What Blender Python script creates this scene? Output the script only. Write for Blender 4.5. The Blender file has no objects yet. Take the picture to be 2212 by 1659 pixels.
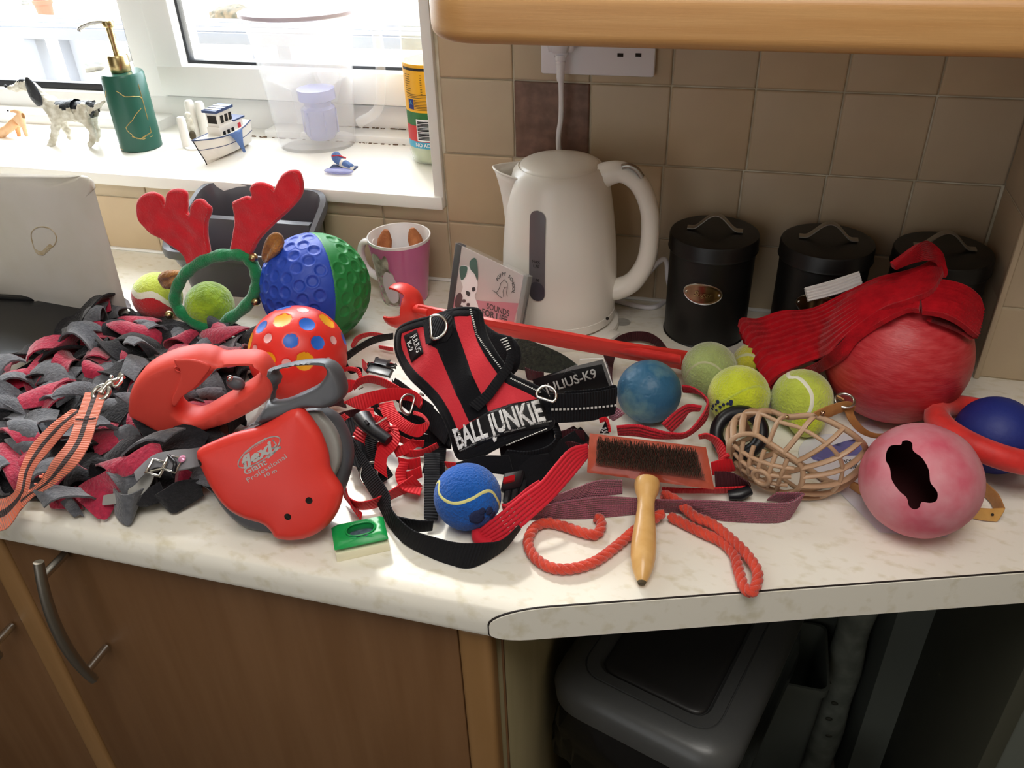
import bpy, bmesh, math, random
import numpy as np
from mathutils import Vector, Matrix, noise
from mathutils.geometry import delaunay_2d_cdt
random.seed(7)
V = Vector
PI = math.pi
SC = bpy.context.scene
COL = SC.collection
ZC = 0.91            # worktop height; everything is modelled with the worktop at z = 0 and lifted at the end

# ------------------------------------------------------------------ camera
W, H, F = 2212.0, 1659.0, 1823.06
YAW, PITCH, ROLL = .2854, .5829, -.0360
CP = V((.2982, -1.0724, .5636))
fwd = V((-math.sin(YAW) * math.cos(PITCH), math.cos(YAW) * math.cos(PITCH), -math.sin(PITCH)))
r0 = V((math.cos(YAW), math.sin(YAW), 0))
u0 = r0.cross(fwd)
RI = (math.cos(ROLL) * r0 + math.sin(ROLL) * u0)
UP = (-math.sin(ROLL) * r0 + math.cos(ROLL) * u0)
cd = bpy.data.cameras.new('camera')
cam = bpy.data.objects.new('camera', cd)
COL.objects.link(cam)
cd.sensor_width = 36
cd.lens = F * 36 / W
cd.clip_start = .02
m = Matrix((RI, UP, -fwd)).transposed().to_4x4()
m.translation = CP + V((0, 0, ZC))
cam.matrix_world = m
SC.camera = cam

# ------------------------------------------------------------------ light, sky, exposure
SC.view_settings.view_transform = 'Standard'
SC.view_settings.look = 'None'
SC.view_settings.gamma = 1
SC.view_settings.use_curve_mapping = False
SC.view_settings.exposure = 0.08
SC.cycles.use_denoising = True
SC.cycles.max_bounces = 8
SC.cycles.transparent_max_bounces = 12
SC.cycles.sample_clamp_indirect = 6
SC.cycles.caustics_refractive = False
SC.cycles.caustics_reflective = False
wd = bpy.data.worlds.new('sky')
SC.world = wd
wd.use_nodes = True
bgn = wd.node_tree.nodes['Background']
bgn.inputs[0].default_value = (.86, .93, 1, 1)
bgn.inputs[1].default_value = 10.5
def light(name, typ, loc, aim, energy, color=(1, 1, 1), size=None, sy=None):
    l = bpy.data.lights.new(name, typ)
    l.energy = energy
    l.color = color
    o = bpy.data.objects.new(name, l)
    COL.objects.link(o)
    o.location = V(loc)
    o.rotation_euler = (V(aim) - V(loc)).to_track_quat('-Z', 'Y').to_euler()
    if typ == 'AREA':
        l.shape = 'RECTANGLE'
        l.size = size
        l.size_y = sy or size
    return o
sun = light('sun', 'SUN', (-3, 4, 3.5), (-3 + .42, 4 - .62, 3.5 - .66), 1.9, (1, .95, .86))
sun.data.angle = math.radians(5.0)
portal = light('window_portal', 'AREA', (-.95, .32, .6), (-.95, -1, .6), 1, size=1.7, sy=.95)
portal.data.cycles.is_portal = True
light('added_fill_top', 'AREA', (.35, -1.15, 1.45), (.35, -1.15, 0), 15, (1, .96, .9), .8, .8)  # added fill from above to brighten the worktop front; no fitting in view
light('added_fill_rear', 'AREA', (-.6, -2.75, .5), (.2, 0, .0), 9, (.95, .97, 1), 1.3, 1.7)  # added soft fill from behind the camera, standing for unseen room light

# ------------------------------------------------------------------ pixel of the photograph -> point on a real plane
def ray(px, py):
    px, py = float(px), float(py)
    return (px - W / 2) / F * RI - (py - H / 2) / F * UP + fwd
def P(px, py, z=0.):
    d = ray(px, py); return CP + d * float((z - CP.z) / d.z)
def Q(px, py, y):
    d = ray(px, py); return CP + d * ((y - CP.y) / d.y)
def X(px, py, x):
    d = ray(px, py); return CP + d * ((x - CP.x) / d.x)
class Plane:
    def __init__(s, o, n, ux=None):
        s.o = V(o); s.n = V(n).normalized()
        ux = V(ux) if ux is not None else V((1, 0, 0))
        s.u = (ux - s.n * ux.dot(s.n)).normalized()
        s.v = s.n.cross(s.u)
    def hit(s, px, py):
        d = ray(px, py); return CP + d * ((s.o - CP).dot(s.n) / d.dot(s.n))
    def uv(s, px, py):
        p = s.hit(px, py) - s.o; return (p.dot(s.u), p.dot(s.v))
    def uvs(s, pts): return [s.uv(*p[:2]) for p in pts]
    def at(s, u, v, w=0): return s.o + s.u * u + s.v * v + s.n * w
def plane3(a, b, c):
    n = (b - a).cross(c - a)
    if n.dot(CP - a) < 0: n = -n
    return Plane(a, n, b - a)

# ------------------------------------------------------------------ materials
def hexc(h):
    h = h.lstrip('#'); r = [int(h[i:i + 2], 16) / 255 for i in (0, 2, 4)]
    return tuple(((c + .055) / 1.055) ** 2.4 if c > .04045 else c / 12.92 for c in r) + (1,)
MATS = {}
def mat(name, col, rough=.5, metal=0, col2=None, vs=8, vfac=1., vstretch=(1, 1, 1), bump=0, bs=60, pattern='noise', sheen=0, coat=0,
        trans=0, alpha=1, ior=1.45, spec=.5, uv=False, rnd=None, detail=4, sss=0, ramp=(.35, .65), rot=(0, 0, 0)):
    mt = bpy.data.materials.new(name); mt.use_nodes = True
    nt = mt.node_tree; N = nt.nodes; L = nt.links
    b = N['Principled BSDF']
    b.inputs['Base Color'].default_value = hexc(col)
    b.inputs['Roughness'].default_value = rough
    b.inputs['Metallic'].default_value = metal
    b.inputs['IOR'].default_value = ior
    b.inputs['Specular IOR Level'].default_value = spec
    b.inputs['Transmission Weight'].default_value = trans
    b.inputs['Alpha'].default_value = alpha
    b.inputs['Coat Weight'].default_value = coat
    b.inputs['Sheen Weight'].default_value = sheen
    b.inputs['Sheen Roughness'].default_value = .5
    if sss:
        b.inputs['Subsurface Weight'].default_value = sss
        b.inputs['Subsurface Radius'].default_value = (.01, .006, .004)
    tc = N.new('ShaderNodeTexCoord')
    mp = N.new('ShaderNodeMapping')
    mp.inputs['Scale'].default_value = vstretch
    mp.inputs['Rotation'].default_value = rot
    L.new(tc.outputs['UV' if uv else 'Object'], mp.inputs['Vector'])
    src = None
    if col2:
        no = N.new('ShaderNodeTexNoise'); no.inputs['Scale'].default_value = vs; no.inputs['Detail'].default_value = detail
        L.new(mp.outputs[0], no.inputs['Vector'])
        rp = N.new('ShaderNodeValToRGB')
        rp.color_ramp.elements[0].position = ramp[0]; rp.color_ramp.elements[1].position = ramp[1]
        rp.color_ramp.elements[0].color = hexc(col); rp.color_ramp.elements[1].color = hexc(col2)
        L.new(no.outputs['Fac'], rp.inputs[0])
        src = rp.outputs[0]
    if rnd:
        oi = N.new('ShaderNodeObjectInfo')
        rp2 = N.new('ShaderNodeValToRGB')
        cs = rnd
        el = rp2.color_ramp.elements
        el[0].color = hexc(cs[0]); el[1].color = hexc(cs[-1])
        for i in range(1, len(cs) - 1):
            e = el.new(i / (len(cs) - 1)); e.color = hexc(cs[i])
        L.new(oi.outputs['Random'], rp2.inputs[0])
        if src:
            mx = N.new('ShaderNodeMix'); mx.data_type = 'RGBA'; mx.inputs[0].default_value = .55
            L.new(src, mx.inputs[6]); L.new(rp2.outputs[0], mx.inputs[7]); src = mx.outputs[2]
        else: src = rp2.outputs[0]
    if src: L.new(src, b.inputs['Base Color'])
    if bump:
        bp = N.new('ShaderNodeBump'); bp.inputs['Strength'].default_value = min(1, bump); bp.inputs['Distance'].default_value = .001 * max(1, bump)
        if pattern == 'noise':
            n2 = N.new('ShaderNodeTexNoise'); n2.inputs['Scale'].default_value = bs; n2.inputs['Detail'].default_value = 3
            L.new(mp.outputs[0], n2.inputs['Vector']); L.new(n2.outputs['Fac'], bp.inputs['Height'])
        elif pattern in ('rib', 'knit', 'weave'):
            w1 = N.new('ShaderNodeTexWave'); w1.bands_direction = 'X' if pattern != 'knit' else 'Y'; w1.inputs['Scale'].default_value = bs
            w1.inputs['Distortion'].default_value = 0.3 if pattern != 'knit' else 1.5
            L.new(tc.outputs['UV'], w1.inputs['Vector'])
            if pattern == 'rib':
                L.new(w1.outputs['Fac'], bp.inputs['Height']); hs = w1.outputs['Fac']
            else:
                w2 = N.new('ShaderNodeTexWave'); w2.bands_direction = 'Y' if pattern != 'knit' else 'X'; w2.inputs['Scale'].default_value = bs * (1 if pattern == 'weave' else 1.6)
                L.new(tc.outputs['UV'], w2.inputs['Vector'])
                ad = N.new('ShaderNodeMath'); ad.operation = 'MULTIPLY_ADD' if pattern == 'weave' else 'MULTIPLY_ADD'
                L.new(w2.outputs['Fac'], ad.inputs[0]); ad.inputs[1].default_value = 1 if pattern == 'weave' else .35
                L.new(w1.outputs['Fac'], ad.inputs[2]); L.new(ad.outputs[0], bp.inputs['Height']); hs = ad.outputs[0]
        L.new(bp.outputs[0], b.inputs['Normal'])
    MATS[name] = mt
    return mt
mat('plaster_white', '#f3f1ec', .6)
mat('upvc', '#eeeeec', .3, bump=.1, bs=20)
mat('grout', '#e4dcc8', .85, col2='#c4b89c', vs=25, bump=.5, bs=200)
mat('tile', '#c4b296', .42, col2='#b4a288', vs=14, bump=.25, bs=26, rnd=['#cbb797', '#c2b299', '#d0b48e', '#beae94', '#cab89c'])
mat('tile_dark', '#86685a', .5, col2='#6a5144', vs=60, bump=.3, bs=60)
mat('worktop', '#e9e5da', .34, col2='#d8d1bc', vs=55, detail=12, vstretch=(1, 1.8, 1), rot=(0, 0, .5), ramp=(.53, .72), bump=.05, bs=20, spec=.4)
mat('edge_glue', '#1c1210', .7)
mat('oak', '#775638', .5, col2='#6d4c2e', vs=3.5, vstretch=(14, 14, 1), bump=.1, bs=40)
mat('oak_light', '#c4955f', .4, col2='#bb8a54', vs=5, vstretch=(1, 6, 26), bump=.12, bs=30)
mat('oak_strip', '#98734a', .45, col2='#8c683f', vs=4, vstretch=(12, 12, 1))
mat('laminate_cream', '#b5aa86', .5, col2='#a89d7a', vs=4, vstretch=(6, 6, 1))
mat('carcass', '#8a8468', .6)
mat('steel', '#c9c7c2', .25, 1)
mat('brushed', '#a8a39a', .38, 1)
mat('brass', '#bda878', .28, 1)
mat('copper', '#a8866e', .22, 1)
mat('black_metal', '#131211', .42, bump=.08, bs=300)
mat('black_plastic', '#15151a', .35)
mat('black_web', '#121216', .75, pattern='rib', bump=.7, bs=100, uv=True, spec=.25)
mat('black_fabric', '#101014', .9, bump=.4, bs=700, sheen=.1, spec=.2)
mat('black_fuzzy', '#141612', .95, col2='#2c3024', vs=300, bump=2, bs=300, sheen=.6)
mat('red_web', '#d01824', .6, pattern='rib', bump=.8, bs=100, uv=True, sheen=.08, spec=.3)
mat('red_soft', '#c8122a', .8, pattern='knit', bump=1.6, bs=70, uv=True, sheen=.1)
mat('maroon_web', '#9a3c56', .6, col2='#b86478', vs=3, uv=True, pattern='weave', bump=2, bs=140, sheen=.3, vstretch=(400, 400, 1))
mat('maroon_dark', '#4a1a22', .7, pattern='rib', bump=1.4, bs=110, uv=True)
mat('neoprene', '#cc2030', .7, bump=.4, bs=500, sheen=.25)
mat('white_print', '#e4e4e4', .5)
mat('silver_print', '#a9a9a7', .45)
mat('pink_print', '#f0c9c0', .5)
mat('dark_print', '#2a2420', .6)
mat('label_black', '#0d0d10', .45, spec=.3)
mat('fleece_red', '#b42444', .95, col2='#98193a', vs=200, bump=1.5, bs=350, sheen=.5)
mat('fleece_grey', '#606268', .95, col2='#505258', vs=200, bump=1.5, bs=350, sheen=.3)
mat('fleece_black', '#121116', .95, col2='#1c1b20', vs=200, bump=1.5, bs=350, sheen=.15)
mat('knit_red', '#b0101c', .95, col2='#9a0c18', vs=90, bump=1.0, bs=420, sheen=.1, spec=.15)
mat('knit_white', '#e2dedc', .95, bump=1.0, bs=420, sheen=.1)
mat('flexi_red', '#dc3a30', .38, bump=.05, bs=900, col2='#d83830', vs=5)
mat('flexi_coral', '#e24c40', .5, bump=.05, bs=900)
mat('grey_plastic', '#54555a', .42, bump=.05, bs=600)
mat('mid_grey_plastic', '#8f8e8a', .45)
mat('caddy_grey', '#56565c', .3, bump=.08, bs=500)
mat('bin_grey', '#4b4c4c', .32, bump=.08, bs=500)
mat('bin_panel', '#2c2b2b', .35)
mat('bin_bag', '#0e0e0f', .25, bump=1.5, bs=30)
mat('felt_green', '#12854f', .95, bump=1.5, bs=380, col2='#0c7442', vs=120, sheen=.5)
mat('felt_red', '#d21828', .92, bump=.8, bs=420, col2='#c41424', vs=60, sheen=.45)
mat('fur', '#b07838', .95, bump=2, bs=320, col2='#7a4c1e', vs=60, sheen=.5)
mat('tennis_yellow', '#d0dc28', .95, bump=2, bs=420, col2='#b9c422', vs=40, sheen=.6)
mat('tennis_pale', '#a8b872', .95, bump=2, bs=380, col2='#8f9c5c', vs=26, sheen=.6)
mat('tennis_green', '#9fc020', .95, bump=2.6, bs=260, col2='#6f8f1e', vs=40, sheen=.6)
mat('tennis_lime', '#c6d64c', .95, bump=2, bs=380, col2='#aab840', vs=30, sheen=.6)
mat('tennis_dirty', '#b9b42a', .95, bump=2, bs=380, col2='#8f8a26', vs=30, sheen=.6)
mat('tennis_red', '#c02028', .95, bump=2, bs=380, sheen=.5)
mat('tennis_blue', '#0f5cb8', .95, bump=2.4, bs=380, col2='#0c4c9c', vs=22, sheen=.15)
mat('seam_white', '#e6e6d4', .8, bump=.5, bs=300)
mat('seam_cream', '#d8d48c', .8, bump=.5, bs=300)
mat('seam_grey', '#b4b48c', .8, bump=.5, bs=300)
mat('ink_blue', '#232c50', .95, bump=1, bs=380)
mat('ball_blue', '#2448b4', .5, bump=.1, bs=60, sss=.1)
mat('ball_green', '#22803e', .5, bump=.1, bs=60, sss=.1)
mat('ball_red', '#e8352c', .38, sss=.1)
mat('dot_yellow', '#f0a818', .4)
mat('dot_blue', '#2a6ad0', .4)
mat('dot_white', '#f0b8b8', .45)
mat('rubber_blue', '#2c5f80', .45, col2='#7fa09c', vs=26, bump=2, bs=55, ramp=(.5, .75))
mat('big_red', '#b0242c', .42, col2='#c24448', vs=60, vstretch=(1, 1, 4), bump=.4, bs=160, ramp=(.4, .8))
mat('rubber_pink', '#c8586c', .62, col2='#d08c96', vs=22, bump=.8, bs=80, ramp=(.35, .6))
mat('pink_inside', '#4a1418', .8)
mat('ring_red', '#d82c26', .55, col2='#c42420', vs=60, bump=.6, bs=120, sheen=.2)
mat('navy', '#1c2a78', .55, bump=.4, bs=200)
mat('rope', '#d4442c', .85, col2='#b83420', vs=40, uv=False, bump=1.2, bs=500, sheen=.4)
mat('orange_web', '#e8795a', .8, pattern='rib', bump=1.4, bs=130, uv=True, sheen=.4)
mat('stripe_grey', '#4a3c3c', .8, pattern='rib', bump=1.2, bs=130, uv=True)
mat('wood_handle', '#ddb070', .35, col2='#d2a260', vs=4, vstretch=(20, 20, 2), coat=.3)
mat('wood_red', '#b4503c', .35, col2='#a4452f', vs=5, vstretch=(20, 4, 20), coat=.4)
mat('brush_pad', '#8a4438', .8)
mat('bristle', '#75675a', .45, .35)
mat('muzzle', '#b8977a', .42, col2='#ad8a6c', vs=20, sss=.1)
mat('leather', '#b07c48', .6, col2='#9c6a38', vs=60, bump=.5, bs=220)
mat('leather_light', '#cf9f58', .55, col2='#c28e48', vs=60, bump=.4, bs=220)
mat('kettle', '#f2eee6', .3, coat=.2)
mat('kettle_window', '#6e6a6e', .25)
mat('kettle_water', '#4a4852', .2)
mat('socket', '#eceaf0', .3)
mat('dark_hole', '#241e18', .8)
mat('ceramic', '#f2f0f0', .18, coat=.4)
mat('mug_pink', '#c86c98', .25, col2='#b06090', vs=6, coat=.4)
mat('cat_print', '#6c6256', .35, col2='#c8c0b4', vs=70)
mat('cat_white', '#d8ccd4', .35)
mat('chew', '#a8683c', .8, col2='#8a4c28', vs=60, bump=2, bs=120)
mat('cd_front', '#c8bcb8', .15, coat=.6)
mat('cd_pink', '#c87f8c', .2)
mat('clear', '#ffffff', .04, alpha=.15)
mat('glass', '#ffffff', .02, alpha=.06)
mat('jug_clear', '#ffffff', .1, alpha=.2)
mat('jug_violet', '#9ba0d8', .15, alpha=.6)
mat('jug_lid', '#c8bcc8', .3)
mat('board', '#cfcac4', .5, col2='#c6c0b4', vs=9, bump=.3, bs=90)
mat('board_stain', '#a8926a', .6, col2='#c2b69e', vs=60)
mat('black_tray', '#141416', .35, bump=.1, bs=60)
mat('dispenser_green', '#24584a', .35, bump=.05, bs=50)
mat('gold_vein', '#b89a5c', .35, .6)
mat('dog_white', '#dcd8cc', .55, col2='#b4ac98', vs=90, bump=2.5, bs=90)
mat('dog_black', '#23252a', .5, bump=3, bs=110)
mat('tan_fig', '#d89050', .5, col2='#e8c49c', vs=20, bump=.5, bs=60)
mat('boat_white', '#ece8e0', .5)
mat('boat_blue', '#34456e', .5)
mat('net_blue', '#5a78b0', .7, bump=2, bs=500)
mat('boat_red', '#c82c38', .5)
mat('bottle_yellow', '#f0b020', .4)
mat('bottle_green', '#2c6e38', .4)
mat('bottle_red', '#cc3030', .4)
mat('bottle_cyan', '#48a8c8', .4)
mat('bottle_clear', '#eef4e0', .05, alpha=.35)
mat('bottle_liquid', '#9cb078', .2, col2='#d8dcc0', vs=60)
mat('sill', '#f2f0ea', .35)
mat('floor', '#5b5348', .6, col2='#4c463c', vs=5)
mat('room_wall', '#9a8f7c', .8)
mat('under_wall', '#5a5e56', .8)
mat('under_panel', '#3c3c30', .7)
mat('pipe', '#8c9084', .7, col2='#6e7268', vs=30)
mat('paving', '#e6dcc8', .8, col2='#d8c8a8', vs=2.2, bump=.5, bs=12)
mat('rail_grey', '#5a5e68', .5)
mat('pot_red', '#b8402c', .7)
mat('stone', '#6a6a66', .8, col2='#4a4a48', vs=14, bump=2, bs=20)
mat('teal', '#20b0a0', .5)
mat('leaf_brown', '#5a4c38', .9, col2='#2c2c20', vs=20, bump=3, bs=30)
mat('dark_gasket', '#26282c', .5)
mat('dirt', '#6a5240', .9)
mat('clicker_green', '#18984c', .35)
mat('clicker_white', '#ece6c8', .4)
mat('silver_foil', '#9aa4c0', .35, .5, col2='#5c6478', vs=120)
mat('paper', '#d8d8e0', .5)
mat('paper_purple', '#6868a0', .5)
mat('collar_grey', '#77777c', .6)
mat('gem', '#d890b0', .15, .2)
mat('clear_plastic', '#ffffff', .06, alpha=.07)
mat('reflect', '#d2d2ce', .4)

# ------------------------------------------------------------------ object helpers
def mesh_obj(name, me, m, parent=None, smooth=True):
    if m:
        for mm in (m if isinstance(m, (list, tuple)) else [m]):
            me.materials.append(MATS[mm])
    if smooth and len(me.polygons):
        me.polygons.foreach_set('use_smooth', [True] * len(me.polygons))
    o = bpy.data.objects.new(name, me)
    COL.objects.link(o)
    if parent:
        o.parent = parent
        if parent.type == 'EMPTY': o.location = -parent.location
    return o
def pyd(name, vs, fs, m, parent=None, smooth=True, uvs=None, mi=None):
    me = bpy.data.meshes.new(name)
    me.from_pydata([tuple(v) for v in vs], [], fs)
    if mi: me.polygons.foreach_set('material_index', mi)
    if uvs is not None:
        ul = me.uv_layers.new(name='UVMap')
        li = np.zeros(len(me.loops), dtype=np.int32); me.loops.foreach_get('vertex_index', li)
        ul.data.foreach_set('uv', np.array(uvs, dtype=np.float32)[li].ravel())
    me.validate(); me.update()
    bm = bmesh.new(); bm.from_mesh(me); bmesh.ops.recalc_face_normals(bm, faces=bm.faces); bm.to_mesh(me); bm.free()
    return mesh_obj(name, me, m, parent, smooth)
def autosmooth(o, ang=35):
    me = o.data
    me.polygons.foreach_set('use_smooth', [True] * len(me.polygons))
    bm = bmesh.new(); bm.from_mesh(me)
    a = math.radians(ang)
    for e in bm.edges:
        if len(e.link_faces) == 2 and e.calc_face_angle(0) > a: e.smooth = False
    bm.to_mesh(me); bm.free()
    return o
def thing(name, label, cat, loc, group=None):
    o = bpy.data.objects.new(name, None); COL.objects.link(o)
    o.empty_display_size = .02
    o.location = V(loc); o['label'] = label; o['category'] = cat
    if group: o['group'] = group
    return o
def tag(o, label, cat, group=None):
    o['label'] = label; o['category'] = cat
    if group: o['group'] = group
    return o
def struct(o): o['kind'] = 'structure'; return o
def lab(o, l): o['label'] = l; return o
def box(name, lo, hi, m, parent=None, bev=0, seg=2):
    bm = bmesh.new()
    lo, hi = V(lo), V(hi)
    bmesh.ops.create_cube(bm, size=1)
    for v in bm.verts: v.co = V([lo[i] + (v.co[i] + .5) * (hi[i] - lo[i]) for i in range(3)])
    if bev: bmesh.ops.bevel(bm, geom=list(bm.edges), offset=bev, segments=seg, affect='EDGES', profile=.5)
    me = bpy.data.meshes.new(name); bm.to_mesh(me); bm.free()
    o = mesh_obj(name, me, m, parent)
    return autosmooth(o, 40 if bev else 20)
def obox(name, c, ex, ey, ez, m, parent=None, bev=0, seg=2):
    """box with centre c and half-axis vectors"""
    bm = bmesh.new(); bmesh.ops.create_cube(bm, size=2)
    for v in bm.verts: v.co = V(c) + V(ex) * v.co.x + V(ey) * v.co.y + V(ez) * v.co.z
    if bev: bmesh.ops.bevel(bm, geom=list(bm.edges), offset=bev, segments=seg, affect='EDGES', profile=.5)
    bmesh.ops.recalc_face_normals(bm, faces=bm.faces)
    me = bpy.data.meshes.new(name); bm.to_mesh(me); bm.free()
    return autosmooth(mesh_obj(name, me, m, parent), 40 if bev else 20)
def frame(c, axis=(0, 0, 1), xdir=(1, 0, 0)):
    z = V(axis).normalized(); x = V(xdir); x = (x - z * x.dot(z)).normalized(); y = z.cross(x)
    mm = Matrix((x, y, z)).transposed().to_4x4(); mm.translation = V(c); return mm
def lathe(name, prof, m, parent=None, mtx=None, n=48, sx=1, sy=1, warp=None, caps=True):
    """prof: (r, z) list"""
    mtx = mtx or Matrix()
    vs, fs = [], []
    for r, z in prof:
        for k in range(n):
            a = 2 * PI * k / n
            p = V((r * math.cos(a) * sx, r * math.sin(a) * sy, z))
            if warp: p = warp(p)
            vs.append(mtx @ p)
    for i in range(len(prof) - 1):
        for k in range(n):
            fs.append((i * n + k, i * n + (k + 1) % n, (i + 1) * n + (k + 1) % n, (i + 1) * n + k))
    if caps and prof[0][0] > 1e-5: fs.append(tuple(range(n))[::-1])
    if caps and prof[-1][0] > 1e-5: fs.append(tuple((len(prof) - 1) * n + k for k in range(n)))
    me = bpy.data.meshes.new(name); me.from_pydata([tuple(v) for v in vs], [], fs)
    bm = bmesh.new(); bm.from_mesh(me); bmesh.ops.remove_doubles(bm, verts=bm.verts, dist=1e-6)
    bmesh.ops.recalc_face_normals(bm, faces=bm.faces); bm.to_mesh(me); bm.free()
    return autosmooth(mesh_obj(name, me, m, parent), 38)
def spline(pts, n=8, closed=False):
    """Catmull-Rom through tuples of any length"""
    A = [np.array(p, float) for p in pts]; out = []
    N_ = len(A); segs = N_ if closed else N_ - 1
    for i in range(segs):
        p1, p2 = A[i], A[(i + 1) % N_]
        p0 = A[i - 1] if (closed or i > 0) else 2 * p1 - p2
        p3 = A[(i + 2) % N_] if (closed or i + 2 < N_) else 2 * p2 - p1
        for k in range(n):
            t = k / n
            out.append(.5 * ((2 * p1) + (-p0 + p2) * t + (2 * p0 - 5 * p1 + 4 * p2 - p3) * t * t + (-p0 + 3 * p1 - 3 * p2 + p3) * t ** 3))
    if not closed: out.append(A[-1])
    return out
def frames(pts, closed=False):
    n = len(pts); T = []
    for i in range(n):
        a = pts[i - 1] if (closed or i > 0) else pts[i]
        b = pts[(i + 1) % n] if (closed or i < n - 1) else pts[i]
        T.append((b - a).normalized() if (b - a).length > 1e-9 else V((0, 0, 1)))
    return T
def tube(name, pts, r, m, parent=None, n=10, closed=False, rfun=None, flat=1, caps=True):
    pts = [V(p[:3]) for p in pts]; T = frames(pts, closed)
    up = V((0, 0, 1)) if abs(T[0].z) < .9 else V((1, 0, 0))
    N1 = (up - T[0] * up.dot(T[0])).normalized()
    vs, fs = [], []
    L = len(pts)
    for i in range(L):
        N1 = (N1 - T[i] * N1.dot(T[i])).normalized(); B = T[i].cross(N1)
        rr = rfun(i / (L - 1)) if rfun else r
        for k in range(n):
            a = 2 * PI * k / n
            vs.append(pts[i] + (N1 * math.cos(a) + B * math.sin(a) * flat) * rr)
    for i in range(L if closed else L - 1):
        j = (i + 1) % L
        for k in range(n):
            fs.append((i * n + k, i * n + (k + 1) % n, j * n + (k + 1) % n, j * n + k))
    if not closed and caps:
        fs.append(tuple(range(n))[::-1]); fs.append(tuple((L - 1) * n + k for k in range(n)))
    return autosmooth(pyd(name, vs, fs, m, parent), 50)
def strip(name, A, B, th, m, parent=None, uvw=None, ribs=0, amp=.0011):
    """slab between two 3-D edge lines A and B"""
    n = len(A); K = 4 * ribs + 1 if ribs else 5
    C_ = [(A[i] + B[i]) * .5 for i in range(n)]
    T = frames(C_)
    vs, fs, uv = [], [], []; s = 0
    prev = None
    for i in range(n):
        side = (B[i] - A[i]); w = side.length; side = side.normalized() if w > 1e-9 else V((1, 0, 0))
        nn = side.cross(T[i]); nn = nn.normalized() if nn.length > 1e-6 else (prev or V((0, 0, 1)))
        if prev and nn.dot(prev) < 0: pass
        prev = nn
        if i: s += (C_[i] - C_[i - 1]).length
        for sg in (1, -1):
            for k in range(K):
                f = k / (K - 1)
                tt = th * .5 * (.55 if k in (0, K - 1) else 1)
                if ribs: tt += amp * math.cos(f * ribs * 2 * PI)
                vs.append(A[i].lerp(B[i], f) + nn * tt * sg); uv.append((s, f * w))
    R = 2 * K
    for i in range(n - 1):
        for k in range(K - 1):
            a = i * R + k; b = (i + 1) * R + k
            fs.append((a, a + 1, b + 1, b)); fs.append((a + K + 1, a + K, b + K, b + K + 1))
        a = i * R; b = (i + 1) * R
        fs.append((a, b, b + K, a + K)); fs.append((a + K - 1, a + 2 * K - 1, b + 2 * K - 1, b + K - 1))
    for a in (0, (n - 1) * R):
        for k in range(K - 1): fs.append((a + k, a + k + 1, a + K + k + 1, a + K + k))
    return autosmooth(pyd(name, vs, fs, m, parent, uvs=uv), 50)
def ribbon(name, pts, w, th, m, parent=None, n=8, px=True, closed=False):
    """pts: (px,py,z,tilt deg) or 3-D with tilt; tilt 0 = lying flat, 90 = standing on its edge"""
    S = spline(pts, n, closed)
    if closed: S.append(S[0])
    C_ = [P(s[0], s[1], s[2]) if px else V(s[:3]) for s in S]
    T = frames(C_)
    if closed: T[0] = T[-1] = (T[0] + T[-1]).normalized()
    A, B = [], []
    for i, c in enumerate(C_):
        h = T[i].cross(V((0, 0, 1)))
        h = h.normalized() if h.length > 1e-4 else V((1, 0, 0))
        a = math.radians(S[i][3])
        v = h.cross(T[i])
        sd = h * math.cos(a) + v * math.sin(a)
        A.append(c - sd * w / 2); B.append(c + sd * w / 2)
    o = strip(name, A, B, th, m, parent)
    return o
def loft(name, A, B, th, m, parent=None, n=6, ribs=0):
    SA, SB = spline(A, n), spline(B, n)
    return strip(name, [P(*s[:3]) for s in SA], [P(*s[:3]) for s in SB], th, m, parent, ribs=ribs)
def inpoly(pts, poly):
    x, y = pts[:, 0], pts[:, 1]; r = np.zeros(len(pts), bool); n = len(poly); j = n - 1
    for i in range(n):
        xi, yi = poly[i]; xj, yj = poly[j]
        c = ((yi > y) != (yj > y))
        with np.errstate(divide='ignore', invalid='ignore'):
            c &= x < (xj - xi) * (y - yi) / ((yj - yi) if yj != yi else 1e-12) + xi
        r ^= c; j = i
    return r
def pdist(pts, loops):
    d = np.full(len(pts), 1e9)
    for lp in loops:
        n = len(lp)
        for i in range(n):
            a, b = lp[i], lp[(i + 1) % n]; ab = b - a; L2 = (ab @ ab) + 1e-18
            t = np.clip(((pts - a) @ ab) / L2, 0, 1)
            d = np.minimum(d, np.linalg.norm(pts - (a + t[:, None] * ab), axis=1))
    return d
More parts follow.
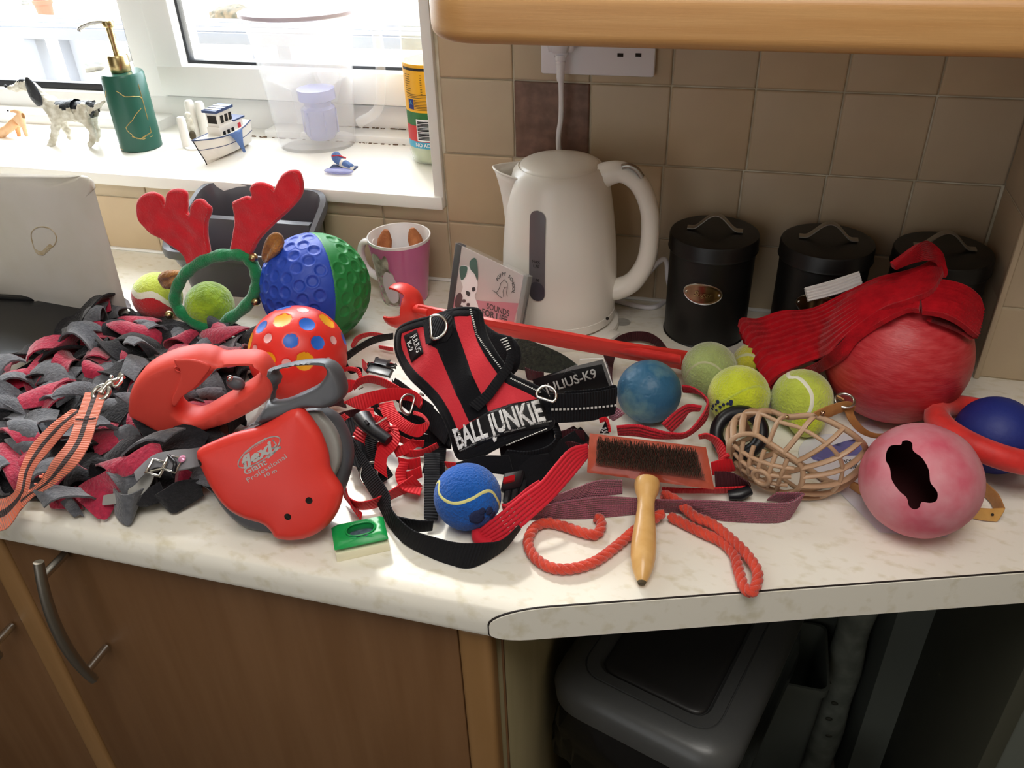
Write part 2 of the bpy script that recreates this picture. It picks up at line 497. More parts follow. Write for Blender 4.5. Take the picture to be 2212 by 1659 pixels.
def pillow(name, pl, outline, th, m, parent=None, rad=None, holes=(), dome=0, warp=None, sp=None, smooth_n=4, base=0, flatback=False, top_only_round=False):
    """rounded slab lying in plane pl; outline/holes in plane coordinates (m)"""
    rad = rad if rad is not None else th / 2
    lo = [np.array([s for s in (spline(l, smooth_n, True) if smooth_n > 1 else l)]) for l in [outline] + list(holes)]
    mn, mx = lo[0].min(0), lo[0].max(0)
    sp = sp or max(.003, float((mx - mn).max()) / 26)
    cand = []
    gx = np.arange(mn[0], mx[0], sp); gy = np.arange(mn[1], mx[1], sp)
    G = np.array([(x + (.5 * sp if j % 2 else 0), y) for j, y in enumerate(gy) for x in gx])
    def ok(p): 
        r = inpoly(p, lo[0])
        for h in lo[1:]: r &= ~inpoly(p, h)
        return r
    if len(G):
        G = G[ok(G)]
        if len(G): G = G[pdist(G, lo) > rad * 1.0 + sp * .25]
        cand.append(G)
    for off in (.1, .35, .7, 1.):
        for li, l in enumerate(lo):
            n = len(l); t = np.roll(l, -1, 0) - np.roll(l, 1, 0)
            nn = np.stack([-t[:, 1], t[:, 0]], 1); nn /= (np.linalg.norm(nn, axis=1, keepdims=True) + 1e-12)
            for s in (1, -1):
                c = l + nn * s * off * rad
                c = c[ok(c)]
                if len(c): c = c[pdist(c, lo) > off * rad * .93]
                cand.append(c)
    inner = np.concatenate([c for c in cand if len(c)]) if any(len(c) for c in cand) else np.zeros((0, 2))
    allp = np.concatenate(lo + [inner]); edges = []; k = 0
    for l in lo:
        n = len(l); edges += [(k + i, k + (i + 1) % n) for i in range(n)]; k += n
    r = delaunay_2d_cdt([V(p) for p in allp], edges, [], 0, 1e-6)
    v2 = np.array([tuple(v) for v in r[0]]); tris = [tuple(f) for f in r[2]]
    cen = np.array([v2[list(f)].mean(0) for f in tris])
    keep = ok(cen); tris = [t for t, kk in zip(tris, keep) if kk]
    d = pdist(v2, lo); d[d < 1e-6] = 0
    q = np.clip(d / rad, 0, 1); h = np.sqrt(np.clip(1 - (1 - q) ** 2, 0, 1)) * th / 2
    dm = float(d.max()) + 1e-9
    hd = h + dome * (1 - (1 - np.clip(d / dm, 0, 1)) ** 2)
    N_ = len(v2); vs = []
    for sg in (1, -1):
        for i in range(N_):
            w = hd[i] if sg > 0 else (-h[i] if not flatback else -th / 2)
            if flatback and sg > 0 and False: pass
            u_, v_ = v2[i]
            off = warp(u_, v_) if warp else 0
            vs.append(pl.at(u_, v_, w + off + base))
    fs = []
    for t in tris:
        fs.append(t); fs.append(tuple(i + N_ for i in t[::-1]))
    uv = [tuple(p) for p in v2] * 2
    if flatback:
        be = {}
        for t in tris:
            for a, b in ((t[0], t[1]), (t[1], t[2]), (t[2], t[0])):
                be[(a, b)] = be.get((a, b), 0) + 1
        for (a, b) in be:
            if (b, a) not in be: fs.append((b, a, a + N_, b + N_))
    me = bpy.data.meshes.new(name); me.from_pydata([tuple(v) for v in vs], [], fs)
    ul = me.uv_layers.new(name='UVMap')
    li = np.zeros(len(me.loops), dtype=np.int32); me.loops.foreach_get('vertex_index', li)
    ul.data.foreach_set('uv', np.array(uv, dtype=np.float32)[li].ravel())
    bm = bmesh.new(); bm.from_mesh(me); bmesh.ops.remove_doubles(bm, verts=bm.verts, dist=2e-6); bmesh.ops.recalc_face_normals(bm, faces=bm.faces)
    bm.to_mesh(me); bm.free()
    return autosmooth(mesh_obj(name, me, m, parent), 55)
def text(name, s, pos, xd, yd, size, m, parent=None, th=.0003, bold=0, align='CENTER', shear=0, bend=None, sx=1.0, space=1):
    cu = bpy.data.curves.new(name, 'FONT'); cu.body = s; cu.size = size; cu.align_x = align; cu.align_y = 'CENTER'
    cu.offset = bold * size; cu.shear = shear; cu.resolution_u = 3; cu.space_character = space
    o = bpy.data.objects.new('tmp', cu); COL.objects.link(o)
    dg = bpy.context.evaluated_depsgraph_get(); me = bpy.data.meshes.new_from_object(o.evaluated_get(dg))
    bpy.data.objects.remove(o); bpy.data.curves.remove(cu)
    bm = bmesh.new(); bm.from_mesh(me)
    if bend:
        bmesh.ops.triangulate(bm, faces=bm.faces)
        bmesh.ops.subdivide_edges(bm, edges=[e for e in bm.edges if e.calc_length() > size * .3], cuts=2)
    xd = V(xd).normalized(); yd = V(yd).normalized(); nn = xd.cross(yd)
    for v in bm.verts:
        x, y = v.co.x * sx, v.co.y
        v.co = bend(x, y) if bend else V(pos) + xd * x + yd * y
    if th and not bend:
        g = bmesh.ops.extrude_face_region(bm, geom=list(bm.faces))
        for e in g['geom']:
            if isinstance(e, bmesh.types.BMVert): e.co += nn * th
    bmesh.ops.recalc_face_normals(bm, faces=bm.faces)
    me2 = bpy.data.meshes.new(name); bm.to_mesh(me2); bm.free()
    bpy.data.meshes.remove(me)
    return mesh_obj(name, me2, m, parent, smooth=False)
def ptext(name, pl, pxy0, pxy1, s, hpx, m, parent=None, w=0.001, **k):
    """text on plane pl whose baseline-middle runs from pixel pxy0 to pxy1"""
    a, b = pl.hit(*pxy0), pl.hit(*pxy1)
    x = (b - a).normalized(); y = pl.n.cross(x)
    o = text(name, s, (a + b) / 2 + pl.n * w, x, y, hpx, m, parent, **k)
    # stretch to the measured width
    co = [v.co for v in o.data.vertices]; c = (a + b) / 2
    ws = [(p - c).dot(x) for p in co]; w0 = max(ws) - min(ws); k_ = (b - a).length / w0; mid = (max(ws) + min(ws)) / 2
    for v in o.data.vertices:
        d = (v.co - c).dot(x); v.co += x * ((d - mid) * k_ - d)
    return o
def icos(c, r, sub=5, fn=None, sc=(1, 1, 1)):
    bm = bmesh.new(); bmesh.ops.create_icosphere(bm, subdivisions=sub, radius=1)
    for v in bm.verts:
        n = v.co.normalized(); rr = r * (fn(n) if fn else 1)
        v.co = V(c) + V((n.x * sc[0], n.y * sc[1], n.z * sc[2])) * rr
    return bm
def ball(name, c, r, m, parent=None, sub=5, fn=None, sc=(1, 1, 1), keep=None):
    bm = icos(c, r, sub, fn, sc)
    if keep: bmesh.ops.delete(bm, geom=[f for f in bm.faces if not keep((f.calc_center_median() - V(c)).normalized())], context='FACES')
    me = bpy.data.meshes.new(name); bm.to_mesh(me); bm.free()
    return mesh_obj(name, me, m, parent)
def on_ball(px, py, c, r):
    d = ray(px, py).normalized(); oc = CP - V(c); b = oc.dot(d); q = b * b - oc.dot(oc) + r * r
    t = -b - math.sqrt(max(q, 0)); return CP + d * t
def resting(px, py, rp, z0=0.):
    d = ray(px, py); t = (CP.z - z0) / (rp / F - d.z); return CP + d * t, t * rp / F
def drape(o, target, n, off=.0004, far=.05):
    """lay the vertices of o on target's surface, seen along -n"""
    from mathutils.bvhtree import BVHTree
    bm = bmesh.new(); bm.from_mesh(o.data); bmesh.ops.triangulate(bm, faces=bm.faces)
    for _ in range(3):
        ed = [e for e in bm.edges if e.calc_length() > .0035]
        if ed: bmesh.ops.subdivide_edges(bm, edges=ed, cuts=1); bmesh.ops.triangulate(bm, faces=bm.faces)
    bm.to_mesh(o.data); bm.free()
    bm = bmesh.new(); bm.from_mesh(target.data); bvh = BVHTree.FromBMesh(bm); bm.free()
    for v in o.data.vertices:
        h = bvh.ray_cast(v.co + n * far, -n)
        if h[0] is not None: v.co = h[0] + n * off
    return o
def cut(o, cutter):
    md = o.modifiers.new('b', 'BOOLEAN'); md.operation = 'DIFFERENCE'; md.object = cutter; md.solver = 'EXACT'
    bpy.context.view_layer.update()
    dg = bpy.context.evaluated_depsgraph_get(); me = bpy.data.meshes.new_from_object(o.evaluated_get(dg))
    o.modifiers.clear(); old = o.data; o.data = me; bpy.data.meshes.remove(old)
    cm = cutter.data; bpy.data.objects.remove(cutter); bpy.data.meshes.remove(cm)
    return o
def ring(name, c, ax, R, r, m, parent=None, arc=(0, 360), xdir=(1, 0, 0), sy=1, n=32):
    mt = frame(c, ax, xdir); full = arc[1] - arc[0] >= 360
    pts = []
    for k in range(n + (0 if full else 1)):
        a = math.radians(arc[0] + (arc[1] - arc[0]) * k / n); pts.append(mt @ V((R * math.cos(a), R * math.sin(a) * sy, 0)))
    return tube(name, pts, r, m, parent, n=8, closed=full)
def dring(name, c, ax, xdir, R, r, m, parent=None):
    """D shaped ring: straight bar plus bow"""
    mt = frame(c, ax, xdir); pts = [V((R * math.cos(math.radians(a)), R * math.sin(math.radians(a)), 0)) for a in range(-100, 101, 10)]
    x0 = pts[0].x; pts += [V((x0 - .002, y, 0)) for y in (R * .8, R * .4, 0, -R * .4, -R * .8)]
    return tube(name, [mt @ p for p in pts], r, m, parent, n=8, closed=True)
def join(name, objs, m=None):
    """merge several helper meshes of ONE part into one mesh"""
    bm = bmesh.new(); mats = []; par = objs[0].parent
    for o in objs:
        me = o.data; idx = []
        for mm in me.materials:
            if mm not in mats: mats.append(mm)
            idx.append(mats.index(mm))
        n0 = len(bm.faces); bm.from_mesh(me); bm.faces.ensure_lookup_table()
        for f in bm.faces[n0:]: f.material_index = idx[f.material_index] if idx else 0
    me2 = bpy.data.meshes.new(name); bm.to_mesh(me2); bm.free()
    for mm in mats: me2.materials.append(mm)
    for o in objs:
        d = o.data; bpy.data.objects.remove(o); bpy.data.meshes.remove(d)
    o = bpy.data.objects.new(name, me2); COL.objects.link(o)
    if par:
        o.parent = par
        if par.type == 'EMPTY': o.location = -par.location
    return o

# ================================================================== THE SETTING
FL = -ZC
XL, XR, YB, CE = -2.6, 1.05, -3.1, 1.5          # room: left, right, behind the camera, ceiling
WX0, WX1, WZ0, WZ1 = -1.75, -.108, .122, 1.08   # window opening
YF = .245                                        # inner face of the window frame
TH = .34                                         # wall thickness
struct(box('floor', (XL, YB, FL - .03), (XR, 0, FL), 'floor'))
struct(box('ceiling', (XL, YB, CE), (XR, 0, CE + .04), 'plaster_white'))
struct(box('wall_left', (XL - .06, YB, FL), (XL, TH, CE), 'room_wall'))
struct(box('wall_front', (XL, YB - .06, FL), (XR, YB, CE), 'room_wall'))
struct(box('wall_right', (XR, YB, FL), (XR + .06, 0, CE), 'room_wall'))  # out of view; moved in close to darken the tiled right corner
bm = bmesh.new()
def addbox(bm, lo, hi):
    r = bmesh.ops.create_cube(bm, size=1)
    for v in r['verts']: v.co = V([lo[i] + (v.co[i] + .5) * (hi[i] - lo[i]) for i in range(3)])
for lo, hi in (((XL, .0015, FL), (WX0, TH, CE)), ((WX1, .0015, FL), (XR, TH, CE)), ((WX0, .0015, FL), (WX1, TH, WZ0 - .002)), ((WX0, .0015, WZ1), (WX1, TH, CE))):
    addbox(bm, lo, hi)
me = bpy.data.meshes.new('wall_back'); bm.to_mesh(me); bm.free()
wb = struct(mesh_obj('wall_back', me, 'grout', smooth=False))
# pier standing forward of the back wall on the right
pier = struct(box('wall_pier', (.596, -.115, FL), (XR, .001, CE), 'grout'))
def tile_mesh(seed, w, h, m):
    rnd = random.Random(seed); bm = bmesh.new(); g = .0010
    n = 4; t = .0012
    st = [0, .025, .5, .975, 1]
    vs = [[bm.verts.new((g + (w - 2 * g) * st[i], -t + rnd.uniform(-.0002, .0002), g + (h - 2 * g) * st[j])) for i in range(n + 1)] for j in range(n + 1)]
    for j in range(n):
        for i in range(n): bm.faces.new((vs[j][i], vs[j][i + 1], vs[j + 1][i + 1], vs[j + 1][i]))
    for k, v in enumerate([v for row in vs for v in row]):
        x, y, z = v.co
        e = min(x - g, w - g - x, z - g, h - g - z)
        if e < 1e-6:
            v.co.y += .0005; v.co.x += rnd.uniform(-.0004, .0004); v.co.z += rnd.uniform(-.0004, .0004)
    ed = [e for e in bm.edges if e.is_boundary]
    r = bmesh.ops.extrude_edge_only(bm, edges=ed)
    for v in r['geom']:
        if isinstance(v, bmesh.types.BMVert): v.co.y = .001
    bmesh.ops.recalc_face_normals(bm, faces=bm.faces)
    me = bpy.data.meshes.new('tile'); bm.to_mesh(me); bm.free(); me.materials.append(MATS[m])
    me.polygons.foreach_set('use_smooth', [True] * len(me.polygons)); return me
TM = {}
def tile(parent, x, z, w=.1, h=.1, y=0, m='tile'):
    k = (round(w, 3), round(h, 3), m, random.randint(0, 2))
    if k not in TM: TM[k] = tile_mesh(len(TM), w, h, m)
    o = bpy.data.objects.new('tile', TM[k]); COL.objects.link(o); o.parent = parent; o.location = (x, y, z)
    return o
rows = [(-.006 + .1 * j) for j in range(0, 5)]
for j, z in enumerate(rows):
    for i in range(-1, 6):
        x = .1 * i - (.003 if j < 2 else 0)
        if j == 0: tile(wb, x, .0, .1, .094)
        else:
            dk = (i == 0 and j == 2)
            t = tile(wb, x, z, .1 if i < 5 else .096, .1, m='tile_dark' if dk else 'tile')
            if dk: lab(t, 'brown terracotta accent tile')
for i in range(16):
    x = -.1 - .1 * (i + 1)
    tile(wb, x - .003, .0, .1, .092)
    tile(wb, x - .003, .092, .1, .026)
for i in range(3):
    tile(wb, WX1 + .008 - .0, .0, .001, .001) if False else None
for z in (.0, .094, .194, .294, .394):
    for i in range(0, 4):
        tile(pier, .596 + .1 * i, z, .1, .094 if z == 0 else .1, y=-.115)
# left-facing side of the pier carries the same tiles
for z in (.0, .094, .194, .294):
    k = tile_mesh(99, .112, .1, 'tile'); o = bpy.data.objects.new('tile', k); COL.objects.link(o); o.parent = pier
    o.rotation_euler = (0, 0, -PI / 2); o.location = (.596, -.002, z)
ct = box('trim_3', (.5905, -.1215, 0), (.597, -.1145, .45), 'tile', bev=.002); struct(ct)
# white corner trims round the window reveal
struct(box('trim_1', (-.119, -.008, WZ0 - .006), (-.104, .004, WZ1), 'plaster_white', bev=.003))
sl = struct(box('trim_2', (WX0, -.012, WZ0 - .008), (-.105, YF + .02, WZ0 + .012), 'sill', bev=.004))
SZ = WZ0 + .012
# sealant along the back of the worktop
struct(box('baseboard_back', (-1.75, -.007, 0), (.59, .0, .004), 'upvc', bev=.002))

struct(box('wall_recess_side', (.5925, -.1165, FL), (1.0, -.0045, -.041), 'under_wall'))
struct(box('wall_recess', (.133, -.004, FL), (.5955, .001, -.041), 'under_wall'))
# ------------------------------------------------------------------ window
win = thing('window_1', '', '', (-.95, YF + .03, SZ)); del win['label']; del win['category']; win['kind'] = 'structure'
wy = YF
def q(px, py, y=None): return Q(px, py, wy if y is None else y)
zb1 = q(363, 207).z         # top of the outer frame's bottom rail
xm0, xm1 = q(255, 0).x + .004, q(312, 0).x   # mullion
xs0 = xm1
box('window_frame', (WX0, wy, SZ - .012), (WX1, wy + .06, zb1), 'upvc', win, bev=.004)
box('window_frame', (WX0, wy - .045, SZ - .01), (xm0 + .03 + .02, wy + .01, SZ + .018), 'upvc', win, bev=.004)
box('window_frame', (-.50, wy - .045, SZ - .01), (WX1, wy + .01, SZ + .012), 'upvc', win, bev=.004)
box('mullion', (xm0 - .006, wy - .004, zb1 - .002), (xm1, wy + .06, WZ1), 'upvc', win, bev=.004)
box('window_frame', (WX1 - .035, wy, zb1), (WX1, wy + .06, WZ1), 'upvc', win, bev=.004)
box('window_frame', (WX0, wy, zb1), (WX0 + .05, wy + .06, WZ1), 'upvc', win, bev=.004)
box('window_frame', (WX0, wy, WZ1 - .05), (WX1, wy + .06, WZ1), 'upvc', win, bev=.004)
# opening casement on the right of the mullion
cy = wy - .022
ca = (xs0 + .006, WX1 - .03, zb1 + .006, WZ1 - .045); sw = .052
def casement(x0, x1, z0, z1, y0, y1, w, m, name, bev):
    box(name, (x0, y0, z0), (x1, y1, z0 + w), m, win, bev=bev)
    box(name, (x0, y0, z1 - w), (x1, y1, z1), m, win, bev=bev)
    box(name, (x0, y0, z0 + w * .9), (x0 + w, y1, z1 - w * .9), m, win, bev=bev)
    box(name, (x1 - w, y0, z0 + w * .9), (x1, y1, z1 - w * .9), m, win, bev=bev)
casement(*ca, cy, wy + .045, sw, 'upvc', 'casement', .004)
g0 = (ca[0] + sw - .008, ca[1] - sw + .008, ca[2] + sw - .008, ca[3] - sw + .008)
casement(*g0, cy + .02, cy + .034, .013, 'dark_gasket', 'gasket', .001)
box('pane', (g0[0] + .004, cy + .026, g0[2] + .004), (g0[1] - .004, cy + .029, g0[3] - .004), 'glass', win)
# fixed pane on the left
f0 = (WX0 + .045, xm0 - .002, zb1 - .004, WZ1 - .045)
casement(*f0, wy + .012, wy + .026, .016, 'dark_gasket', 'gasket', .001)
box('pane', (f0[0] + .004, wy + .018, f0[2] + .004), (f0[1] - .004, wy + .021, f0[3] - .004), 'glass', win)
# dirt in the joints of frame and sill
rd = random.Random(3)
bm = bmesh.new()
for i in range(90):
    x = rd.uniform(-.62, -.12); yy = wy - .046 + rd.uniform(-.003, .0015)
    s = rd.uniform(.0008, .0028); addbox(bm, (x, yy, SZ), (x + s * 2.2, yy + s, SZ + s * .5))
for i in range(70):
    x = rd.uniform(-.40, -.12); s = rd.uniform(.0008, .0026); addbox(bm, (x, wy - .004, SZ + .012), (x + s * 2, wy - .004 + s, SZ + .012 + s * .6))
me = bpy.data.meshes.new('dirt'); bm.to_mesh(me); bm.free()
o = mesh_obj('dirt', me, 'dirt', win); o['kind'] = 'stuff'

# ------------------------------------------------------------------ outside
GZ = -.95
struct(box('trim_4', (-9, .6, GZ - .05), (7, 9, GZ), 'paving')).name = 'ground'
rl = thing('garden_bench', 'long grey garden bench standing on the bright patio outside the window', 'bench', (-1.9, 1.6, GZ))
RY = 1.5
a, b = Q(0, 70, RY), Q(565, 84, RY)
zr0, zr1 = Q(100, 84, RY).z, Q(100, 57, RY).z
for k in range(3): box('slat', (-3.6, RY + k * .07, zr1 - .03), (-.7, RY + k * .07 + .06, zr1), 'rail_grey', rl, bev=.003)
box('seat_rail', (-3.6, RY - .01, zr0), (-.7, RY + .015, zr1 - .005), 'rail_grey', rl, bev=.003)
for x in (-3.4, -2.2, Q(545, 120, RY).x):
    box('leg', (x, RY, GZ), (x + .05, RY + .05, zr0), 'rail_grey', rl, bev=.003)
    box('leg', (x, RY + .16, GZ), (x + .05, RY + .2, zr0 + .02), 'rail_grey', rl, bev=.003)
pc = P(98, 25, GZ + .12)
pt = thing('plant_pot', 'red plant pot standing on the patio outside the left pane', 'pot', (pc.x, pc.y, GZ))
lathe('pot_body', [(.06, 0), (.085, .19), (.095, .19), (.097, .23), (.085, .23), (.08, .2), (.0, .19)], 'pot_red', pt, frame((pc.x, pc.y, GZ)))
pc = P(55, 10, GZ)
st = thing('garden_ornament', 'small dark ornament beside the red pot outside', 'ornament', (pc.x, pc.y, GZ))
lathe('ornament_body', [(.04, 0), (.05, .02), (.025, .03), (.03, .07), (.015, .1), (0, .11)], 'stone', st, frame((pc.x, pc.y, GZ)))
def rock(px, py, r, label, m='stone', sc=(1, 1, .6), name='rock'):
    c = P(px, py, GZ); rr = random.Random(int(px))
    o = ball(name, (c.x, c.y, GZ + r * sc[2] * .8), r, m, sub=4, fn=lambda n: 1 + .25 * noise.noise(n * 1.7 + V((px, 0, 0))), sc=sc)
    return tag(o, label, name.replace('_', ' '))
rock(195, 152, .09, 'grey stone on the patio seen left of the soap dispenser pump', sc=(1.4, 1, .5))
rock(277, 132, .07, 'dark stone on the patio beside the window mullion', sc=(.7, 1, 1))
rock(510, 48, .17, 'brown clump of dry leaves on the patio outside the casement', 'leaf_brown', (1.5, 1, .5), 'leaf_clump')
c = P(505, -8, GZ); tag(lathe('garden_bucket', [(.1, 0), (.13, .2), (.125, .2), (.09, .01), (0, .01)], 'teal', None, frame((c.x, c.y, GZ))), 'green bucket on the patio at the top of the casement', 'bucket')

# ------------------------------------------------------------------ worktop
WT = .04
wt = thing('worktop', 'pale marbled laminate worktop with rounded front edge, everything is piled on it', 'worktop', (-.3, -.3, -WT))
cA = V((.130, -.600)); cB = V((.58, -.444)); dr = (cB - cA).normalized(); cC = cA + dr * 1.30
def wt_mesh():
    vs, fs = [], []
    prof = []
    R_ = .018
    for k in range(9):       # rounded nose, top
        a = PI / 2 - PI / 2 * k / 8; prof.append((-.6 + R_ - R_ * math.cos(a) if False else -.6 + R_ * (1 - math.cos(a)) , 0 - R_ * (1 - math.sin(a))))
    prof = [(-.6 + R_ * (1 - math.cos(a)), -R_ * (1 - math.sin(a))) for a in [PI / 2 - PI / 2 * k / 8 for k in range(9)]]
    prof += [(-.6 + .012 * (1 - math.cos(a)), -WT + .012 * (1 - math.sin(a))) for a in [PI / 2 * k / 6 for k in range(7)]]
    # section from back to front and under
    yk = cA.y + (1.04 - cA.x) * dr.y / dr.x
    sec = [(0, 0), (yk, 0)] + prof + [(yk, -WT), (0, -WT)]
    n = len(sec)
    # x of the end at each section y (cut runs along dr through cA)
    for y, z in sec: vs.append((-2.5, y, z))
    ends = []
    for y, z in sec:
        if y < -.001 and y <= cA.y + .6: pass
        x = cA.x + (y - cA.y) * dr.x / dr.y
        ends.append((min(x, 1.04), y, z))
    vs += ends
    for i in range(n):
        j = (i + 1) % n; fs.append((i, j, n + j, n + i))
    fs.append(tuple(range(n))[::-1])
    return vs, fs, n, ends
vs, fs, n, ends = wt_mesh()
fs.append(tuple(range(n + 1, 2 * n - 1))); fs.append((n, n + 1, 2 * n - 2, 2 * n - 1)); ends = ends[1:-1]
o = autosmooth(pyd('worktop_slab', vs, fs, 'worktop', wt), 50)
# the far right of the back edge carries on beyond the pier
# laminate strip glued on the cut end, with its dark glue line
dn = V((dr.y, -dr.x))
def endstrip(name, off0, off1, grow, m, z_in=0):
    n_ = len(ends); v1, f1 = [], []
    cz = -WT / 2
    for off in (off0, off1):
        for (x, y, z) in ends:
            p = V((x, y)); q_ = p + dn * off
            zz = z + (grow if z > cz else -grow)
            if y < -.59: q_ -= dr * grow
            v1.append((q_.x, q_.y, zz))
    for i in range(n_):
        j = (i + 1) % n_; f1.append((i, j, n_ + j, n_ + i))
    f1.append(tuple(range(n_))[::-1]); f1.append(tuple(range(n_, 2 * n_)))
    return pyd(name, v1, f1, m, wt, smooth=False)
lab(endstrip('glue_line', -.0005, .0007, .0006, 'edge_glue'), 'dark glue line along the cut end')
endstrip('edge_strip', .0007, .0018, -.0006, 'worktop')
for px in (1422, 1578):
    c = P(px, 1337, -WT); ball('glue_drip', (c.x, c.y, -WT), .0022, 'edge_glue', wt, sub=2)

# ------------------------------------------------------------------ base cabinets
def cab_door(parent, x0, x1, z1=-.045, z0=-.78, y=-.585):
    d = box('door', (x0, y, z0), (x1 - .034, y + .018, z1), 'oak', parent, bev=.002)
    box('door_strip', (x1 - .0335, y - .003, z0), (x1 - .001, y + .018, z1), 'oak_strip', d, bev=.006, seg=4)
    return d
bc = thing('base_cabinet', 'oak base cabinet with a bowed bar handle below the corner of the worktop', 'cabinet', (-.15, -.3, FL))
d1 = cab_door(bc, -.414, .128)
box('side_panel', (.114, -.566, FL + .02), (.132, -.02, -.042), 'laminate_cream', bc, bev=.001)
box('panel_edge', (.1305, -.569, FL + .02), (.1325, -.566, -.042), 'oak', bc)
box('carcass', (-.41, -.565, FL + .1), (.113, -.02, -.05), 'carcass', bc)
box('plinth', (-.41, -.53, FL), (.113, -.515, FL + .1), 'oak', bc)
def handle(parent, x, z1, z0, y=-.588):
    zc_ = (z1 + z0) / 2; hh = (z1 - z0) / 2
    pts = [V((x, y - .030 - .013 * (1 - (k / 10.) ** 2), zc_ + hh * k / 10.)) for k in range(-10, 11)]
    h = tube('handle', pts, .0065, 'brushed', parent, n=12, rfun=lambda t: .0052 + .001 * math.sin(t * PI))
    for s in (.8, -.8):
        z = zc_ + hh * s
        tube('handle_post', [V((x, y, z)), V((x, y - .034, z))], .0048, 'steel', parent if False else h, n=10)
    return h
HZ1, HZ0 = Q(72, 1192, -.622).z, Q(203, 1468, -.622).z
hx = Q(100, 1330, -.63).x
handle(d1, -.333, -.033, HZ0 - .006)
bl = thing('base_cabinet', 'oak base cabinet at the far left, only its right edge and handle post in view', 'cabinet', (-.7, -.3, FL))
d2 = cab_door(bl, -1.012, -.4145)
box('carcass', (-1.01, -.565, FL + .1), (-.412, -.02, -.05), 'carcass', bl)
box('plinth', (-1.01, -.53, FL), (-.412, -.515, FL + .1), 'oak', bl)
handle(d2, -.462, -.033, HZ0 - .006)
# recess under the right part of the worktop
rp = thing('end_panel', 'dark olive side panel of the unit closing the recess under the worktop on the right', 'panel', (.64, -.25, FL))
box('panel_board', (.640, -.39, FL), (.658, -.116, -.042), 'under_panel', rp, bev=.001)
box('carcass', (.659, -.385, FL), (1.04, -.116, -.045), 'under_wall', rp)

# ------------------------------------------------------------------ wall cabinet
wc = thing('wall_cabinet', 'oak wall cabinet with rounded light pelmet above the kettle and canisters', 'cabinet', (.7, -.18, .414))
lo = Plane((0, 0, .414), (0, 0, 1))
PX0, PY0 = .018, -.37
pelout = [(PX0, 0), (PX0, -.3)] + [(PX0 + .05 * (1 - math.cos(a)), -.32 - .05 * math.sin(a)) for a in [PI / 2 * k / 6 for k in range(1, 7)]] + [(.3, PY0), (1.0, PY0), (1.7, PY0), (1.7, -.1), (1.7, 0), (.8, 0)]
bm = bmesh.new()
def pel(z0, z1, inset, name, m, bev):
    bm = bmesh.new()
    pts = [(PX0 + inset, -.004)] + [(PX0 + inset, -.32)] + [(PX0 + inset + .05 * (1 - math.cos(a)), -.32 - (.05 - inset) * math.sin(a)) for a in [PI / 2 * k / 10 for k in range(1, 11)]] + [(1.045, PY0 + inset), (1.045, -.004)]
    v = [bm.verts.new((x, y, z0)) for x, y in pts]; f = bm.faces.new(v)
    r = bmesh.ops.extrude_face_region(bm, geom=[f])
    for e in r['geom']:
        if isinstance(e, bmesh.types.BMVert): e.co.z = z1
    bmesh.ops.recalc_face_normals(bm, faces=bm.faces)
    if bev:
        ed = [e for e in bm.edges if abs(e.verts[0].co.z - e.verts[1].co.z) < 1e-6 and max(e.verts[0].co.y, e.verts[1].co.y) < -.002 or (abs(e.verts[0].co.z - e.verts[1].co.z) < 1e-6 and abs(e.verts[0].co.x - PX0 - inset) < 1e-4 and abs(e.verts[1].co.x - PX0 - inset) < 1e-4)]
        bmesh.ops.bevel(bm, geom=ed, offset=bev * .8, segments=6, affect='EDGES', profile=.5)
    me = bpy.data.meshes.new(name); bm.to_mesh(me); bm.free()
    return autosmooth(mesh_obj(name, me, m, wc), 45)
pel(.413, .456, 0, 'pelmet', 'oak_light', .014)
pel(.456, .475, .012, 'cabinet_base', 'oak', 0)
pel(.475, 1.12, .008, 'cabinet_box', 'oak', 0)

# ================================================================== ALONG THE BACK WALL
up3 = V((0, 0, 1))
def pcl(pts):   # pixel list at plane y
    return pts
# ---- socket, plug and cord
sk = thing('double_socket', 'white double wall socket under the wall cabinet, left outlet in use', 'socket', (.105, -.006, .33))
a, b = Q(1168, 160, -.012), Q(1413, 168, -.012)
box('faceplate', (a.x, -.013, .306), (b.x, -.003, .306 + .086), 'socket', sk, bev=.003)
for px in (1340, 1379):
    c = Q(px, 119, -.0135); box('socket_slot', (c.x - .0035, -.0138, c.z - .002), (c.x + .0035, -.0125, c.z + .002), 'dark_hole', sk)
c = Q(1358, 104, -.0135); box('socket_slot', (c.x - .002, -.0138, c.z + .004), (c.x + .002, -.0125, c.z + .012), 'dark_hole', sk)
kc = thing('kettle_cord', 'white mains plug with cord running down behind the kettle and along the wall', 'cord', (.075, -.02, .3))
pc = Q(1211, 112, -.03)
bm = bmesh.new(); bmesh.ops.create_cube(bm, size=1)
for v in bm.verts: v.co = V((pc.x + v.co.x * .042, -.026 + v.co.y * .024, pc.z + .012 + v.co.z * .036))
for v in bm.verts:
    if v.co.z < pc.z: v.co.x = pc.x + (v.co.x - pc.x) * .62
bmesh.ops.bevel(bm, geom=list(bm.edges), offset=.006, segments=4, affect='EDGES')
me = bpy.data.meshes.new('plug'); bm.to_mesh(me); bm.free(); mesh_obj('plug', me, 'socket', kc)
lathe('strain_relief', [(.007, 0), (.0066, .006), (.0054, .007), (.0062, .009), (.0052, .012), (.0056, .014), (.0048, .017), (.005, .026), (.0042, .03)], 'socket', kc, frame((pc.x, -.028, pc.z - .004), (0, -.1, -1)))
